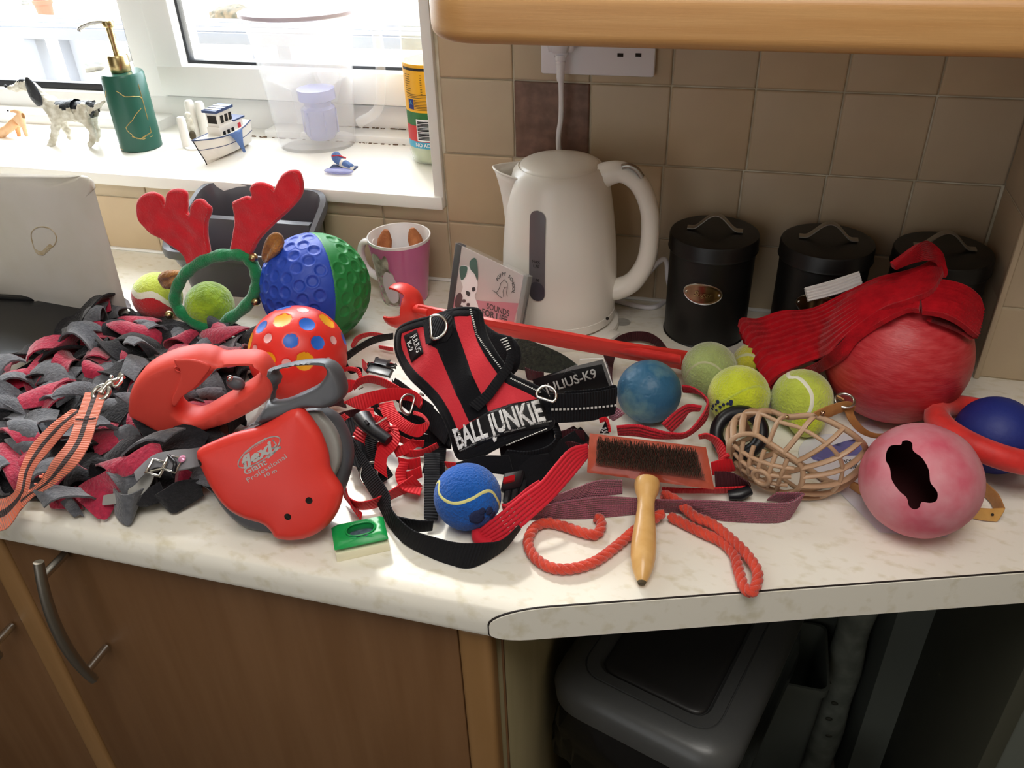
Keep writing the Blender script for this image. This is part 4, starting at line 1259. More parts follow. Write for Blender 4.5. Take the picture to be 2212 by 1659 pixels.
# fishing net hanging over the side
na = [bp(.30, -1.0, .040), bp(.42, -1.02, .041), bp(.55, -1.02, .040), bp(.68, -1.0, .038)]
nb = bp(.55, -1.25, .002)
vs, fs = [], []
for i in range(7):
    t = i / 6
    for k in range(7):
        s = k / 6; p = na[0].lerp(na[3], s); e = nb; vs.append(p.lerp(V((e.x, e.y, p.z * (1 - t) + (SZ + .005) * t)), t ** 1.2 * (1 - .0)) + ay * -.003 * math.sin(s * PI))
for i in range(6):
    for k in range(6): fs.append((i * 7 + k, i * 7 + k + 1, (i + 1) * 7 + k + 1, (i + 1) * 7 + k))
o = pyd('net', vs, fs, 'net_blue', bt); o.modifiers.new('s', 'SOLIDIFY').thickness = .0016
p0 = P(408, 320, SZ)
lt = thing('lighthouse_ornament', 'white plaster group of three pillars with a gull on the sill beside the boat', 'ornament', tuple(p0))
for px, py, zt, r_ in ((405, 318, .050, .0075), (425, 296, .062, .0085), (446, 296, .060, .0085)):
    c = P(px, py, SZ); lathe('pillar', [(0, 0), (r_ * 1.02, 0), (r_, .003), (r_ * .92, zt - .004), (r_ * .7, zt), (0, zt + .001)], 'boat_white', lt, frame(c), n=20)
c = P(422, 305, SZ)
ball('gull_body', (c.x, c.y - .004, SZ + .028), .010, 'dog_white', lt, sub=3, sc=(.7, .7, 1.5)); ball('gull_head', (c.x + .001, c.y - .005, SZ + .046), .005, 'dog_white', lt, sub=2)
ball('mooring', (c.x + .006, c.y - .012, SZ + .014), .006, 'leaf_brown', lt, sub=2, sc=(1, 1, 1.3))
lathe('quay_base', [(0, 0), (.02, 0), (.019, .003), (0, .003)], 'boat_white', lt, frame((p0.x + .012, p0.y + .006, SZ)), n=20)

# ---- small blue slipper ornament and violet puddle of plastic
c = P(740, 362, SZ)
so = thing('shoe_ornament', 'small blue and white shoe shaped ornament on the sill below the jug', 'ornament', tuple(c))
fs_ = frame((c.x, c.y, SZ), (0, 0, 1), (1, -.5, 0))
sm = dchain('shoe_body', [(fs_ @ V((-.016, 0, .022)), .007), (fs_ @ V((-.012, 0, .012)), .009), (fs_ @ V((0, 0, .008)), .007), (fs_ @ V((.014, 0, .006)), .0065), (fs_ @ V((.026, 0, .005)), .005)], [(0, 1), (1, 2), (2, 3), (3, 4)], None, 2)
o = mesh_obj('shoe_body', sm, ['net_blue', 'boat_white'], so)
for p in sm.polygons:
    l = fs_.inverted() @ p.center
    if l.z < .006 or l.x < -.017 or (.002 < l.x < .008): p.material_index = 1
tube('shoe_lace', [fs_ @ V(p) for p in ((-.012, -.008, .018), (-.004, 0, .018), (.004, .006, .014))], .0012, 'boat_red', so, n=6)
box('shoe_sole', (c.x - .018, c.y - .008, SZ), (c.x + .024, c.y + .006, SZ + .0025), 'boat_blue', so, bev=.001)
tag(ball('plastic_scoop', (c.x + .006, c.y - .026, SZ + .004), .02, 'jug_violet', None, sub=3, sc=(1.2, .5, .18)), 'violet plastic scoop lying on the sill in front of the shoe ornament', 'scoop')

# ---- water filter jug
JX, JY = P(690, 312, SZ).x, P(690, 312, SZ).y - .005
jg = thing('filter_jug', 'large clear water filter jug with white lid standing on the sill', 'jug', (JX, JY, SZ)); jf = frame((JX, JY, SZ), (0, 0, 1), (1, .25, 0))
lathe('jug_body', [(0, 0), (.058, 0), (.062, .004), (.068, .08), (.078, .17), (.084, .203), (.082, .203), (.076, .17), (.066, .08), (.06, .006), (0, .004)], 'jug_clear', jg, jf, n=40, sx=1.02, sy=.72)
lathe('jug_lid', [(0, .214), (.05, .213), (.08, .211), (.088, .208), (.088, .203), (.083, .201), (0, .201)][::-1], 'jug_lid', jg, jf, n=40, sx=1.03, sy=.74)
lathe('funnel', [(.081, .196), (.076, .17), (.066, .11), (.03, .09), (.028, .04), (.012, .036), (0, .036)], 'jug_clear', jg, jf, n=32, sx=.98, sy=.68)
lathe('filter_cartridge', [(0, .0), (.02, .001), (.026, .01), (.027, .05), (.022, .054), (.022, .06), (.03, .064), (.03, .08), (0, .08)], 'jug_violet', jg, jf @ Matrix.Translation((.01, 0, .012)), n=24)
for k in range(6):
    a = k * PI / 3; tube('cartridge_rib', [jf @ V((.01 + .0275 * math.cos(a), .0275 * math.sin(a), .022)), jf @ V((.01 + .0278 * math.cos(a), .0278 * math.sin(a), .06))], .0015, 'jug_violet', jg, n=6)
tube('jug_handle', [jf @ V(p) for p in spline([(.078, 0, .200), (.106, 0, .194), (.118, 0, .17), (.116, 0, .10), (.105, 0, .055), (.072, 0, .035)], 8)], .008, 'jug_clear', jg, n=12, flat=1.3)

# ---- squash bottle
QX, QY = P(925, 356, SZ).x + .004, P(925, 356, SZ).y + .028
sq = thing('squash_bottle', 'squash bottle with yellow, green and red label at the right end of the sill', 'bottle', (QX, QY, SZ)); qf = frame((QX, QY, SZ))
lathe('bottle_body', [(0, .004), (.025, 0), (.036, .004), (.040, .02), (.039, .03), (.0375, .042), (.039, .046), (.039, .20), (.036, .225), (.022, .26), (.016, .275), (.016, .29), (0, .29)], 'bottle_clear', sq, qf, n=40)
lathe('squash', [(0, .006), (.03, .004), (.037, .02), (.036, .036), (0, .037)], 'bottle_liquid', sq, qf, n=32)
lathe('bottle_cap', [(.0175, .276), (.0185, .278), (.0185, .298), (.016, .30), (0, .30)], 'bottle_green', sq, qf, n=24)
bz = lambda py: Q(915, py, QY - .035).z - SZ
def band(z0, z1, m, name, off=.0004):
    return lathe(name, [(.0392 + off, z0), (.0392 + off, z1)], m, sq, qf, n=48)
lb = band(bz(320), bz(306), 'bottle_cyan', 'label_band'); band(bz(306), bz(272), 'bottle_red', 'label_band'); band(bz(272), bz(243), 'bottle_green', 'label_band'); band(bz(243), bz(140), 'bottle_yellow', 'label_band')
def qb(x, z, off=.0009): 
    a = x / .0392 + qa; return V((QX + (.0392 + off) * math.sin(a), QY - (.0392 + off) * math.cos(a), SZ + z))
qa = 0
def qpatch(x0, x1, z0, z1, m, off=.0008, name='label_print', k=6):
    vs = [qb(x0 + (x1 - x0) * i / k, z, off) for z in (z0, z1) for i in range(k + 1)]
    return pyd(name, vs, [(i, i + 1, k + 2 + i, k + 1 + i) for i in range(k)], m, lb, smooth=False)
def qx(px, py=250):
    p = Q(px, py, QY - .037); return math.asin(max(-.98, min(.98, (p.x - QX) / .0396))) * .0392
qpatch(qx(874), qx(938), bz(153), bz(147), 'dark_print')
qpatch(qx(883), qx(896), bz(237), bz(215), 'navy', .0009)
text('label_print', 'A', (0, 0, 0), (1, 0, 0), (0, 0, 1), .009, 'bottle_cyan', lb, bend=lambda x, y: qb(x + qx(889.5), y + bz(223), .0012))
qpatch(qx(931), qx(944), bz(237), bz(215), 'ceramic', .0009)
for i in range(9):
    z = bz(163 + i * 5); qpatch(qx(878), qx(892) - (i % 3) * .001, z, z + .0007, 'dark_print'); qpatch(qx(914), qx(918), z, z + .0008, 'dark_print')
for i in range(3): qpatch(qx(880), qx(936), bz(205 + i * 3.4), bz(205 + i * 3.4) + .0007, 'dark_print')
for i in range(7): qpatch(qx(897), qx(928) - (i % 2) * .002, bz(217 + i * 3.4), bz(217 + i * 3.4) + .0007, 'dark_print')
bcx0, bcx1 = qx(898), qx(931)
for i in range(13):
    z = bz(301 - i * 3.1); s = .0015 * (i / 12); 
    if i == 0: qpatch(bcx0, bcx1, bz(304), bz(257), 'ceramic', .0009)
    qpatch(bcx0 + .0018, bcx1 - .0018, z, z + (.0011 if i % 3 else .0017), 'label_black', .0013)
text('label_print', 'NO ADDED SUGAR', (0, 0, 0), (1, 0, 0), (0, 0, 1), .0078, 'ceramic', lb, bend=lambda x, y: qb(x + qx(938), y + bz(313), .001), bold=.02)

# ---- chopping board and black tray
bx = P(284, 700, 0)
bpl = plane3(P(-40, 640, .0), V((bx.x, bx.y, 0)), X(196, 380, bx.x) + V((0, 0, 0)))
ol = [(-330, 372), (-60, 374), (150, 377), (180, 380), (197, 392), (208, 415), (285, 702), (200, 700), (-100, 700), (-400, 700)]
ol = [bpl.uv(*p) for p in [(-330, 366), (176, 379)]] + [bpl.uv(192, 383), bpl.uv(199, 392), bpl.uv(204, 408)]
lo_ = bpl.uv(284, 700); ol += [lo_, (bpl.uv(-330, 366)[0], lo_[1])]
cb_ = thing('chopping_board', 'large stained white chopping board standing behind the black tray at the left', 'chopping board', (-.75, -.2, 0))
pillow('board', bpl, ol, .009, 'board', cb_, rad=.003, smooth_n=1, sp=.02)
stn = [bpl.uv(*p) for p in ((74, 500), (90, 488), (115, 492), (128, 510), (122, 528), (108, 535), (100, 548), (84, 542), (76, 522))]
stc = np.array(stn).mean(0)
ringp = [bpl.at(stc[0] + (p[0] - stc[0]), stc[1] + (p[1] - stc[1]), .0046) for p in spline(stn, 5, True)]
tube('stain', ringp, .0009, 'board_stain', cb_, n=5, closed=True)
pillow('stain', bpl, [bpl.uv(*p) for p in ((80, 535), (95, 540), (112, 525), (118, 532), (100, 548), (86, 546))], .0006, 'board_stain', cb_, base=.0047, sp=.005)
tp = [P(-60, 640, .02), P(150, 640, .02), P(225, 655, .02), P(272, 690, .02)]
tr_ = thing('black_tray', 'black plastic draining tray under the front of the chopping board', 'tray', (-.65, -.27, 0))
tpl = Plane((0, 0, .0), (0, 0, 1))
def tuv(px, py, z=.012): p = P(px, py, z); return (p.x, p.y)
tout = [tuv(-150, 655), tuv(60, 645), tuv(190, 648), tuv(245, 660), tuv(275, 690), tuv(250, 740), tuv(150, 760), tuv(60, 762), tuv(-60, 795), tuv(-300, 860)]
pillow('tray_floor', tpl, tout, .012, 'black_tray', tr_, rad=.004, base=.006, sp=.02)
tube('tray_rim', [V((p[0], p[1], .012)) for p in spline(tout, 5, True)], .005, 'black_tray', tr_, n=8, closed=True)

# ================================================================== BALLS
def rot_to(d, up=(0, 0, 1)): return V(d).to_track_quat('Z', 'Y').to_matrix()
def seam_pts(c, r, M, n=90, a=.72, w=0):
    b = 1 - a; out = []
    for k in range(n):
        t = 2 * PI * k / n
        p = V((a * math.cos(t) + b * math.cos(3 * t), a * math.sin(t) - b * math.sin(3 * t), 2 * math.sqrt(a * b) * math.sin(2 * t)))
        out.append(V(c) + (M @ p.normalized()) * r)
    return out
def seam(name, c, r, M, w, m, par, **k):
    pts = seam_pts(c, r * 1.004, M, **k); T = frames(pts, True); vs = []; fs = []; n = len(pts)
    for i in range(n):
        nn = (pts[i] - V(c)).normalized(); s = nn.cross(T[i]).normalized()
        for f, h in ((-1, -.004), (-.7, .004), (0, .006), (.7, .004), (1, -.004)): vs.append(V(c) + (pts[i] + s * w / 2 * f - V(c)).normalized() * r * (1.0 + h))
    for i in range(n):
        j = (i + 1) % n
        for k_ in range(4): fs.append((i * 5 + k_, i * 5 + k_ + 1, j * 5 + k_ + 1, j * 5 + k_))
    return pyd(name, vs, fs, m, par)
def seam_px(c, r, pts, w, m, par):
    u = [(on_ball(*p, c, r) - V(c)).normalized() for p in pts]; u = u + [-x for x in u]
    S = [V(s).normalized() for s in spline([tuple(x) for x in u], 8, True)]; n = len(S); T = frames(S, True); vs, fs = [], []
    for i in range(n):
        s = S[i].cross(T[i]).normalized()
        for f, h in ((-1, -.004), (-.7, .005), (0, .007), (.7, .005), (1, -.004)): vs.append(V(c) + (S[i] + s * (w / 2 / r) * f).normalized() * r * (1 + h))
    for i in range(n):
        j = (i + 1) % n
        for k_ in range(4): fs.append((i * 5 + k_, i * 5 + k_ + 1, j * 5 + k_ + 1, j * 5 + k_))
    return pyd('seam', vs, fs, m, par)
def fuzzfn(s, amp): return lambda n: 1 + amp * noise.noise(n * s) + amp * .5 * noise.noise(n * s * 2.7)
def tennis(px, py, rp, m, label, seam_m, rot, z0=0, group=None, w=.0042, zadd=0, a=.72):
    c, r = resting(px, py, rp, z0)
    t = thing('tennis_ball', label, 'ball', (c.x, c.y, max(0, c.z - r)), group)
    ball('felt', c, r, m, t, sub=5, fn=fuzzfn(18, .006))
    if seam_m and isinstance(rot, list): seam_px(c, r, rot, w, seam_m, t)
    elif seam_m:
        M = Matrix.Rotation(rot[2], 3, 'Z') @ Matrix.Rotation(rot[1], 3, 'Y') @ Matrix.Rotation(rot[0], 3, 'X')
        seam('seam', c, r, M, w, seam_m, t, a=a)
    return t, c, r
tg = None
tennis(1532, 797, 59, 'tennis_pale', 'worn pale green tennis ball directly in front of the first canister', 'seam_grey', [(1478, 815), (1492, 796), (1515, 783), (1540, 787), (1560, 803), (1573, 822)], w=.0028)
t1, c1, r1 = tennis(1596, 855, 66, 'tennis_yellow', 'brightest yellow tennis ball with worn dark ink marks on it', 'tennis_lime', (.9, .6, 1.4), w=.003)
tennis(1732, 862, 65, 'tennis_lime', 'lime tennis ball with thick white seam between muzzle and red scarf', 'seam_white', [(1703, 812), (1724, 816), (1742, 832), (1754, 855), (1752, 882), (1742, 905)], w=.0048)
tennis(1632, 790, 52, 'tennis_dirty', 'dull yellow tennis ball mostly hidden under the red scarf fold', 'seam_grey', (.4, .2, .3))
tennis(1742, 905, 40, 'tennis_yellow', 'small yellow ball seen through the bars of the beige muzzle', None, None)
# lettering on the bright ball
def ball_text(par, c, r, px, py, ang, s, size, m, fn='print'):
    p = on_ball(px, py, c, r); n = (p - V(c)).normalized(); xr = (RI - n * RI.dot(n)).normalized(); yr = n.cross(xr)
    x = xr * math.cos(ang) + yr * math.sin(ang); y = n.cross(x)
    def bend(u, v):
        return V(c) + (p + x * u + y * v - V(c)).normalized() * r * 1.012
    return text(fn, s, p, x, y, size, m, par, bend=bend, bold=.02)
for px, py, w_ in ((1551, 868, .0022), (1547, 873, .0012), (1541, 877, .0018), (1539, 883, .0016), (1563, 874, .0018), (1556, 879, .0018), (1572, 872, .0016), (1579, 868, .0024), (1579, 873, .0018), (1548, 886, .0016)):
    p = on_ball(px, py, c1, r1); bm = icos(p, w_, 2)
    for v in bm.verts:
        d = v.co - c1; v.co = c1 + d.normalized() * (r1 * 1.008 + (.0006 if d.length > r1 else -.001))
    me = bpy.data.meshes.new('ink_mark'); bm.to_mesh(me); bm.free(); mesh_obj('ink_mark', me, 'ink_blue', t1)
t2, c2, r2 = tennis(1010, 1073, 73, 'tennis_blue', 'blue tennis ball with a cream seam in front of the harness', 'seam_cream', [(948, 1040), (948, 1065), (965, 1083), (990, 1087), (1020, 1077), (1045, 1063), (1062, 1062), (1076, 1082)], w=.0034)
for px, py, r_ in ((1030, 1117, .0075), (1041, 1104, .0035), (1056, 1103, .004), (1063, 1110, .0035), (1066, 1122, .003)):
    p = on_ball(px, py, c2, r2); n = (p - c2).normalized(); bm = icos(p, r_, 2)
    for v in bm.verts:
        d = (v.co - c2); v.co = c2 + d.normalized() * (r2 * 1.006 + (.0012 if d.length > r2 else -.001))
    me = bpy.data.meshes.new('paw_print'); bm.to_mesh(me); bm.free(); mesh_obj('paw_print', me, 'ink_blue', t2)
tennis(453, 660, 52, 'tennis_green', 'fluffy green tennis ball inside the green headband loop', None, None)
# two-colour ball at the left, red below and lime above a white wavy seam
c, r = resting(340, 640, 52)
ty = thing('two_tone_ball', 'red and lime tennis ball with white seam behind the snuffle mat', 'ball', (c.x, c.y, 0))
tdir = -ray(340, 640).normalized()
nd_ = (UP * .78 + RI * .40 + tdir * .25).normalized()
def wav(n):
    x = n.dot(RI); return n.dot(nd_) - .12 - .22 * math.sin(x * 3.2 + .4)
bm = icos(c, r, 6)
me = bpy.data.meshes.new('felt_panel')
for nm, mm, f in (('felt_panel', 'tennis_lime', lambda n: wav(n) > 0), ('felt_panel', 'tennis_red', lambda n: wav(n) <= 0)):
    b2 = bm.copy(); bmesh.ops.delete(b2, geom=[f_ for f_ in b2.faces if not f((f_.calc_center_median() - c).normalized())], context='FACES')
    m2 = bpy.data.meshes.new(nm); b2.to_mesh(m2); b2.free(); o = lab(mesh_obj(nm, m2, mm, ty), ('lime' if mm == 'tennis_lime' else 'red') + ' felt panel')
b2 = bm.copy(); bmesh.ops.delete(b2, geom=[f_ for f_ in b2.faces if abs(wav((f_.calc_center_median() - c).normalized())) > .11], context='FACES')
for v in b2.verts: v.co = c + (v.co - c) * 1.012
m2 = bpy.data.meshes.new('seam'); b2.to_mesh(m2); b2.free(); mesh_obj('seam', m2, 'seam_white', ty); bm.free()

# ---- dimpled blue and green ball
c, r = resting(682, 621, 117)
bg = thing('dimpled_ball', 'large rubber ball half blue half green with round dimples', 'ball', (c.x, c.y, 0))
N_ = 185; pts = []
for i in range(N_):
    z = 1 - 2 * (i + .5) / N_; a = i * 2.399963; s = math.sqrt(1 - z * z); pts.append((s * math.cos(a), s * math.sin(a), z))
RM = Matrix.Rotation(.7, 3, 'X') @ Matrix.Rotation(.4, 3, 'Y'); D_ = np.array([tuple(RM @ V(p)) for p in pts])
ra = .0076 / r
p_a, p_b, p_c = on_ball(688, 514, c, r), on_ball(716, 620, c, r), on_ball(722, 700, c, r)
sn_ = (p_b - p_a).cross(p_c - p_b).normalized(); sn_ = ((p_a - c).cross(p_c - c)).normalized()
if sn_.dot(RI) < 0: sn_ = -sn_
sd_off = 0
def dimp(n):
    d = D_ @ np.array(n); i = int(d.argmax()); a = math.acos(min(1, d[i])); x = a / ra
    sm_ = abs(n.dot(sn_)); gro = -.012 * max(0, 1 - sm_ / .014)
    if abs(V(D_[i]).dot(sn_)) < .13: return 1 + gro
    if x > 1.25: return 1 + gro
    if x > .95: return 1 + .010 * (1 - abs(x - 1.1) / .15) * .9 + gro
    return 1 - .026 * min(1, (.95 - x) / .22) + gro
bm = icos(c, r, 7, dimp)
for nm, mm, sg in (('ball_half', 'ball_blue', -1), ('ball_half', 'ball_green', 1)):
    b2 = bm.copy(); bmesh.ops.delete(b2, geom=[f_ for f_ in b2.faces if ((f_.calc_center_median() - c).dot(sn_)) * sg < 0], context='FACES')
    m2 = bpy.data.meshes.new(nm); b2.to_mesh(m2); b2.free(); lab(mesh_obj(nm, m2, mm, bg), ('blue' if sg < 0 else 'green') + ' dimpled half')
bm.free()

# ---- red ball with coloured dots
c, r = resting(644, 765, 105)
pk = thing('spotted_ball', 'red rubber ball with yellow, blue and white dimples', 'ball', (c.x, c.y, 0))
def z3(x, y): return (250 + x / 3.687, 340 + y / 3.687)
dots = [((1325, 1290), 70, 'dot_yellow'), ((1525, 1325), 57, 'dot_blue'), ((1688, 1298), 70, 'dot_yellow'), ((1490, 1214), 42, 'dot_white'), ((1158, 1348), 55, 'dot_blue'), ((1210, 1440), 36, 'dot_white'),
        ((1395, 1460), 55, 'dot_blue'), ((1610, 1475), 52, 'dot_blue'), ((1735, 1455), 32, 'dot_white'), ((1105, 1530), 34, 'dot_white'), ((1218, 1612), 56, 'dot_yellow'), ((1505, 1625), 68, 'dot_yellow'), ((1692, 1630), 34, 'dot_white'), ((1818, 1440), 50, 'dot_blue'), ((1360, 1640), 34, 'dot_white')]
dd = []
for (x, y), rr_, mm in dots:
    p = on_ball(*z3(x, y), c, r); n = (p - c).normalized(); dd.append((n, rr_ / 3.687 / F * (p - CP).dot(fwd) / r, mm))
cols = ['dot_yellow', 'dot_blue', 'dot_white']
for i in range(46):
    z = 1 - 2 * (i + .5) / 46; a = i * 2.399963; s = math.sqrt(1 - z * z); n = V((s * math.cos(a), s * math.sin(a), z))
    mm = cols[i % 3]; rr_ = (.19, .155, .10)[i % 3]
    if n.dot((CP - c).normalized()) > .25: continue
    if all(math.acos(max(-1, min(1, n.dot(o_[0])))) > rr_ + o_[1] + .06 for o_ in dd): dd.append((n, rr_, mm))
DA = np.array([tuple(d[0]) for d in dd]); DR = np.array([d[1] for d in dd])
def dimp2(n):
    a = np.arccos(np.clip(DA @ np.array(n), -1, 1)) / DR; x = a.min(); return 1 - (.10 * (1 - x) + .02 if x < 1 else 0)
ball('ball_skin', c, r, 'ball_red', pk, sub=6, fn=dimp2)
for n, ra_, mm in dd:
    M = rot_to(n); vs = []; fs = []; n1, n2 = 5, 24
    for i in range(n1 + 1):
        f_ = i / n1
        for k in range(n2):
            a = 2 * PI * k / n2; th = ra_ * 1.12 * f_; q_ = M @ V((math.sin(th) * math.cos(a), math.sin(th) * math.sin(a), math.cos(th)))
            vs.append(c + q_ * r * (1.001 - .30 * ra_ * (1 - f_ * f_) * .8))
    for i in range(n1):
        for k in range(n2): fs.append((i * n2 + k, i * n2 + (k + 1) % n2, (i + 1) * n2 + (k + 1) % n2, (i + 1) * n2 + k))
    pyd('dot', vs, fs, mm, pk)

# ---- blue solid rubber ball, cracked
c, r = resting(1402, 846, 69)
def crk(n):
    v = noise.noise(n * 5 + V((3, 1, 2))); q_ = abs(noise.noise(n * 3 + V((7, 7, 1))))
    return 1 + .006 * v - (.022 * max(0, 1 - q_ / .03) if n.dot(RI) < -.1 else 0) - (.008 if noise.noise(n * 22) > .45 else 0)
tag(ball('rubber_ball', c, r, 'rubber_blue', sub=6, fn=crk), 'scuffed dark blue solid rubber ball right of the harness strap', 'ball')
# ---- big red ball
BRC, BRR = resting(1937, 765, 150)
tag(ball('red_ball', BRC, BRR, 'big_red', sub=6, fn=lambda n: 1 + .0015 * noise.noise(n * 9)), 'largest plain red ball, scuffed, under the red knitted scarf', 'ball')
# ---- pink rubber treat ball with a torn opening
c, r = resting(1988, 1038, 124)
r *= 1.0
bm = icos(c, r, 5, lambda n: 1 + .012 * noise.noise(n * 2.5) - .02 * max(0, -n.z) ** 4)
b_in = icos(c, r * .86, 4); 
for f_ in b_in.faces: f_.normal_flip()
mi = bpy.data.meshes.new('x'); b_in.to_mesh(mi); b_in.free(); bm.from_mesh(mi); bpy.data.meshes.remove(mi)
me = bpy.data.meshes.new('treat_ball'); bm.to_mesh(me); bm.free()
tbo = mesh_obj('treat_ball', me, 'rubber_pink')
def z5(x, y): return (1500 + x / 3.107, 750 + y / 3.107)
hol = [(1290, 700), (1320, 660), (1385, 655), (1395, 632), (1430, 625), (1462, 645), (1468, 695), (1530, 745), (1572, 820), (1582, 900), (1600, 930), (1632, 975), (1625, 1030), (1580, 1045), (1525, 1040), (1510, 1075), (1475, 1088), (1440, 1065), (1425, 1010), (1375, 965), (1325, 890), (1312, 810), (1285, 760)]
hs = spline([z5(*p) for p in hol], 3, True); n = len(hs); vs = []
for k_ in (.62, 1.06):
    for s in hs:
        d = ray(*s); dep = (c - CP).dot(fwd); vs.append(CP + d * (dep - r * 1.4 if k_ < 1 else dep - r * .05))
fs = [(i, (i + 1) % n, n + (i + 1) % n, n + i) for i in range(n)] + [tuple(range(n))[::-1], tuple(range(n, 2 * n))]
ct_ = pyd('cutter', vs, fs, 'pink_inside', smooth=False)
bpy.context.view_layer.update(); cut(tbo, ct_)
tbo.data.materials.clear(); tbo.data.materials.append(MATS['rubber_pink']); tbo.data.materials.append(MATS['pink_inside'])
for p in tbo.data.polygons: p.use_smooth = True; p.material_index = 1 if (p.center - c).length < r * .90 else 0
autosmooth(tbo, 40)
tag(tbo, 'pink rubber treat ball with a dark bone shaped opening', 'treat ball')
# ---- red ring over a navy ball at the right edge
c, r = resting(2150, 940, 84)
nb_ = tag(ball('navy_ball', c, r, 'navy', sub=5), 'dark navy ball at the right edge, held in the red ring', 'ball')
rc = V((c.x, c.y, r * 1.05))
rg = ring('rubber_ring', rc, (0.16, .18, 1), r * 1.12 + .013, .0125, 'ring_red', n=64)
rg = tag(rg, 'thick red rubber ring lying around the navy ball', 'ring')
# ---- dark rubber hoop, leaning
c = P(1585, 945, .03)
bh = ring('rubber_hoop', P(1596, 935, .026), (-.25, -.55, .8), .0235, .0075, 'black_plastic', n=48)
tag(bh, 'black ridged rubber hoop leaning between the yellow tennis ball and muzzle', 'ring')

# ================================================================== REINDEER HEADBAND
hb = P(470, 728, .004)
hpl = Plane(hb, (0, -1, .12))
hd = thing('reindeer_headband', 'reindeer headband with red felt antlers standing on its green furry loop', 'headband', (hb.x, hb.y, 0))
bo = [(472, 724), (430, 708), (392, 682), (378, 645), (388, 605), (420, 570), (465, 552), (510, 552), (545, 568), (560, 600), (556, 636), (530, 670), (498, 702)]
bp_ = [hpl.hit(*p) for p in [(z3(790, 1385)), z3(700, 1350), z3(560, 1270), z3(480, 1170), z3(480, 1060), z3(530, 960), z3(620, 870), z3(760, 800), z3(900, 775), z3(1020, 785), z3(1090, 850), z3(1125, 960), z3(1105, 1080), z3(1020, 1200), z3(900, 1290), z3(810, 1380)]]
S_ = [V(p) for p in spline([tuple(p) for p in bp_], 5)]
tube('band', S_, .0075, 'felt_green', hd, n=12, flat=1.0, rfun=lambda t: .0078 + .0007 * math.sin(t * 90))
apl = Plane(hpl.at(0, 0) + V((0, .006, 0)), (0, -1, .10))
def ant(pts, d, bendk):
    ol = [apl.uv(*z3(*p)) for p in pts]
    cc = np.array(ol); t = np.roll(cc, -1, 0) - np.roll(cc, 1, 0); nn = np.stack([-t[:, 1], t[:, 0]], 1); nn /= np.linalg.norm(nn, axis=1, keepdims=True)
    s_ = 1 if inpoly(np.array([cc[3] + nn[3] * .002]), ol)[0] else -1
    st = [tuple(p) for p in cc + nn * s_ * .0032]
    wf = lambda u, v: bendk * math.sin(u * 60) + .0025 * noise.noise(V((u * 60, v * 60, d)))
    sm_ = spline(st, 4, True)
    tube('stitching', [apl.at(p[0], p[1], wf(p[0], p[1]) + .0040) for p in sm_], .0007, 'tennis_red', hd, n=5, closed=True)
    return pillow('antler', apl, ol, .009, 'felt_red', hd, rad=.004, smooth_n=4, warp=lambda u, v: bendk * math.sin(u * 60) + .0025 * noise.noise(V((u * 60, v * 60, d))) , sp=.004)
ant([(600, 885), (520, 760), (400, 670), (270, 590), (200, 510), (170, 430), (180, 340), (240, 285), (310, 275), (370, 310), (392, 375), (402, 300), (440, 258), (520, 253), (570, 290), (572, 370), (570, 430), (590, 450), (598, 390), (640, 335), (690, 335), (740, 370), (770, 400), (765, 450), (735, 520), (735, 620), (765, 790), (700, 815)], 1, .001)
ant([(920, 760), (930, 640), (948, 500), (930, 370), (960, 340), (1040, 305), (1085, 310), (1078, 240), (1110, 200), (1170, 195), (1240, 225), (1262, 252), (1290, 190), (1330, 130), (1400, 98), (1460, 110), (1490, 170), (1495, 250), (1470, 330), (1380, 430), (1260, 540), (1150, 660), (1080, 780), (1000, 775)], 5, -.001)
# furry ears
def ear(name, cpx, half, ang, wid, lbl=None):
    c = apl.hit(*z3(*cpx)) - apl.n * -.002; a = math.radians(ang); x = (RI * math.cos(a) + UP * math.sin(a)); x = (x - apl.n * x.dot(apl.n)).normalized(); y = apl.n.cross(x)
    bm = icos((0, 0, 0), 1, 5)
    for v in bm.verts:
        n = v.co.copy(); t = (n.x + 1) / 2; prof = math.sin(PI * min(1, max(0, t)) ** .8)
        fold = .5 * math.exp(-(n.y * 2.6) ** 2) * (1 if n.z > 0 else 0)
        v.co = c + x * n.x * half + y * n.y * wid * (.55 + .6 * t) + apl.n * (n.z * .011 * (1 - fold)) 
        v.co += n * (.0011 * noise.noise(n * 26) + .0006 * noise.noise(n * 60))
    me = bpy.data.meshes.new(name); bm.to_mesh(me); bm.free(); return mesh_obj(name, me, 'fur', hd)
ear('ear', (1250, 720), .024, 52, .0125)
ear('ear', (450, 960), .021, 205, .0135)
for p in (z3(1130, 1140), z3(440, 1245), z3(1110, 790)):
    c = hpl.hit(*p) + hpl.n * .004; b_ = ball('bell', c, .0058, 'brass', hd, sub=3); 
    tube('bell_slot', [c + hpl.n * .0052 + RI * k * .0035 for k in (-1, 0, 1)], .0008, 'dark_hole', b_, n=5)

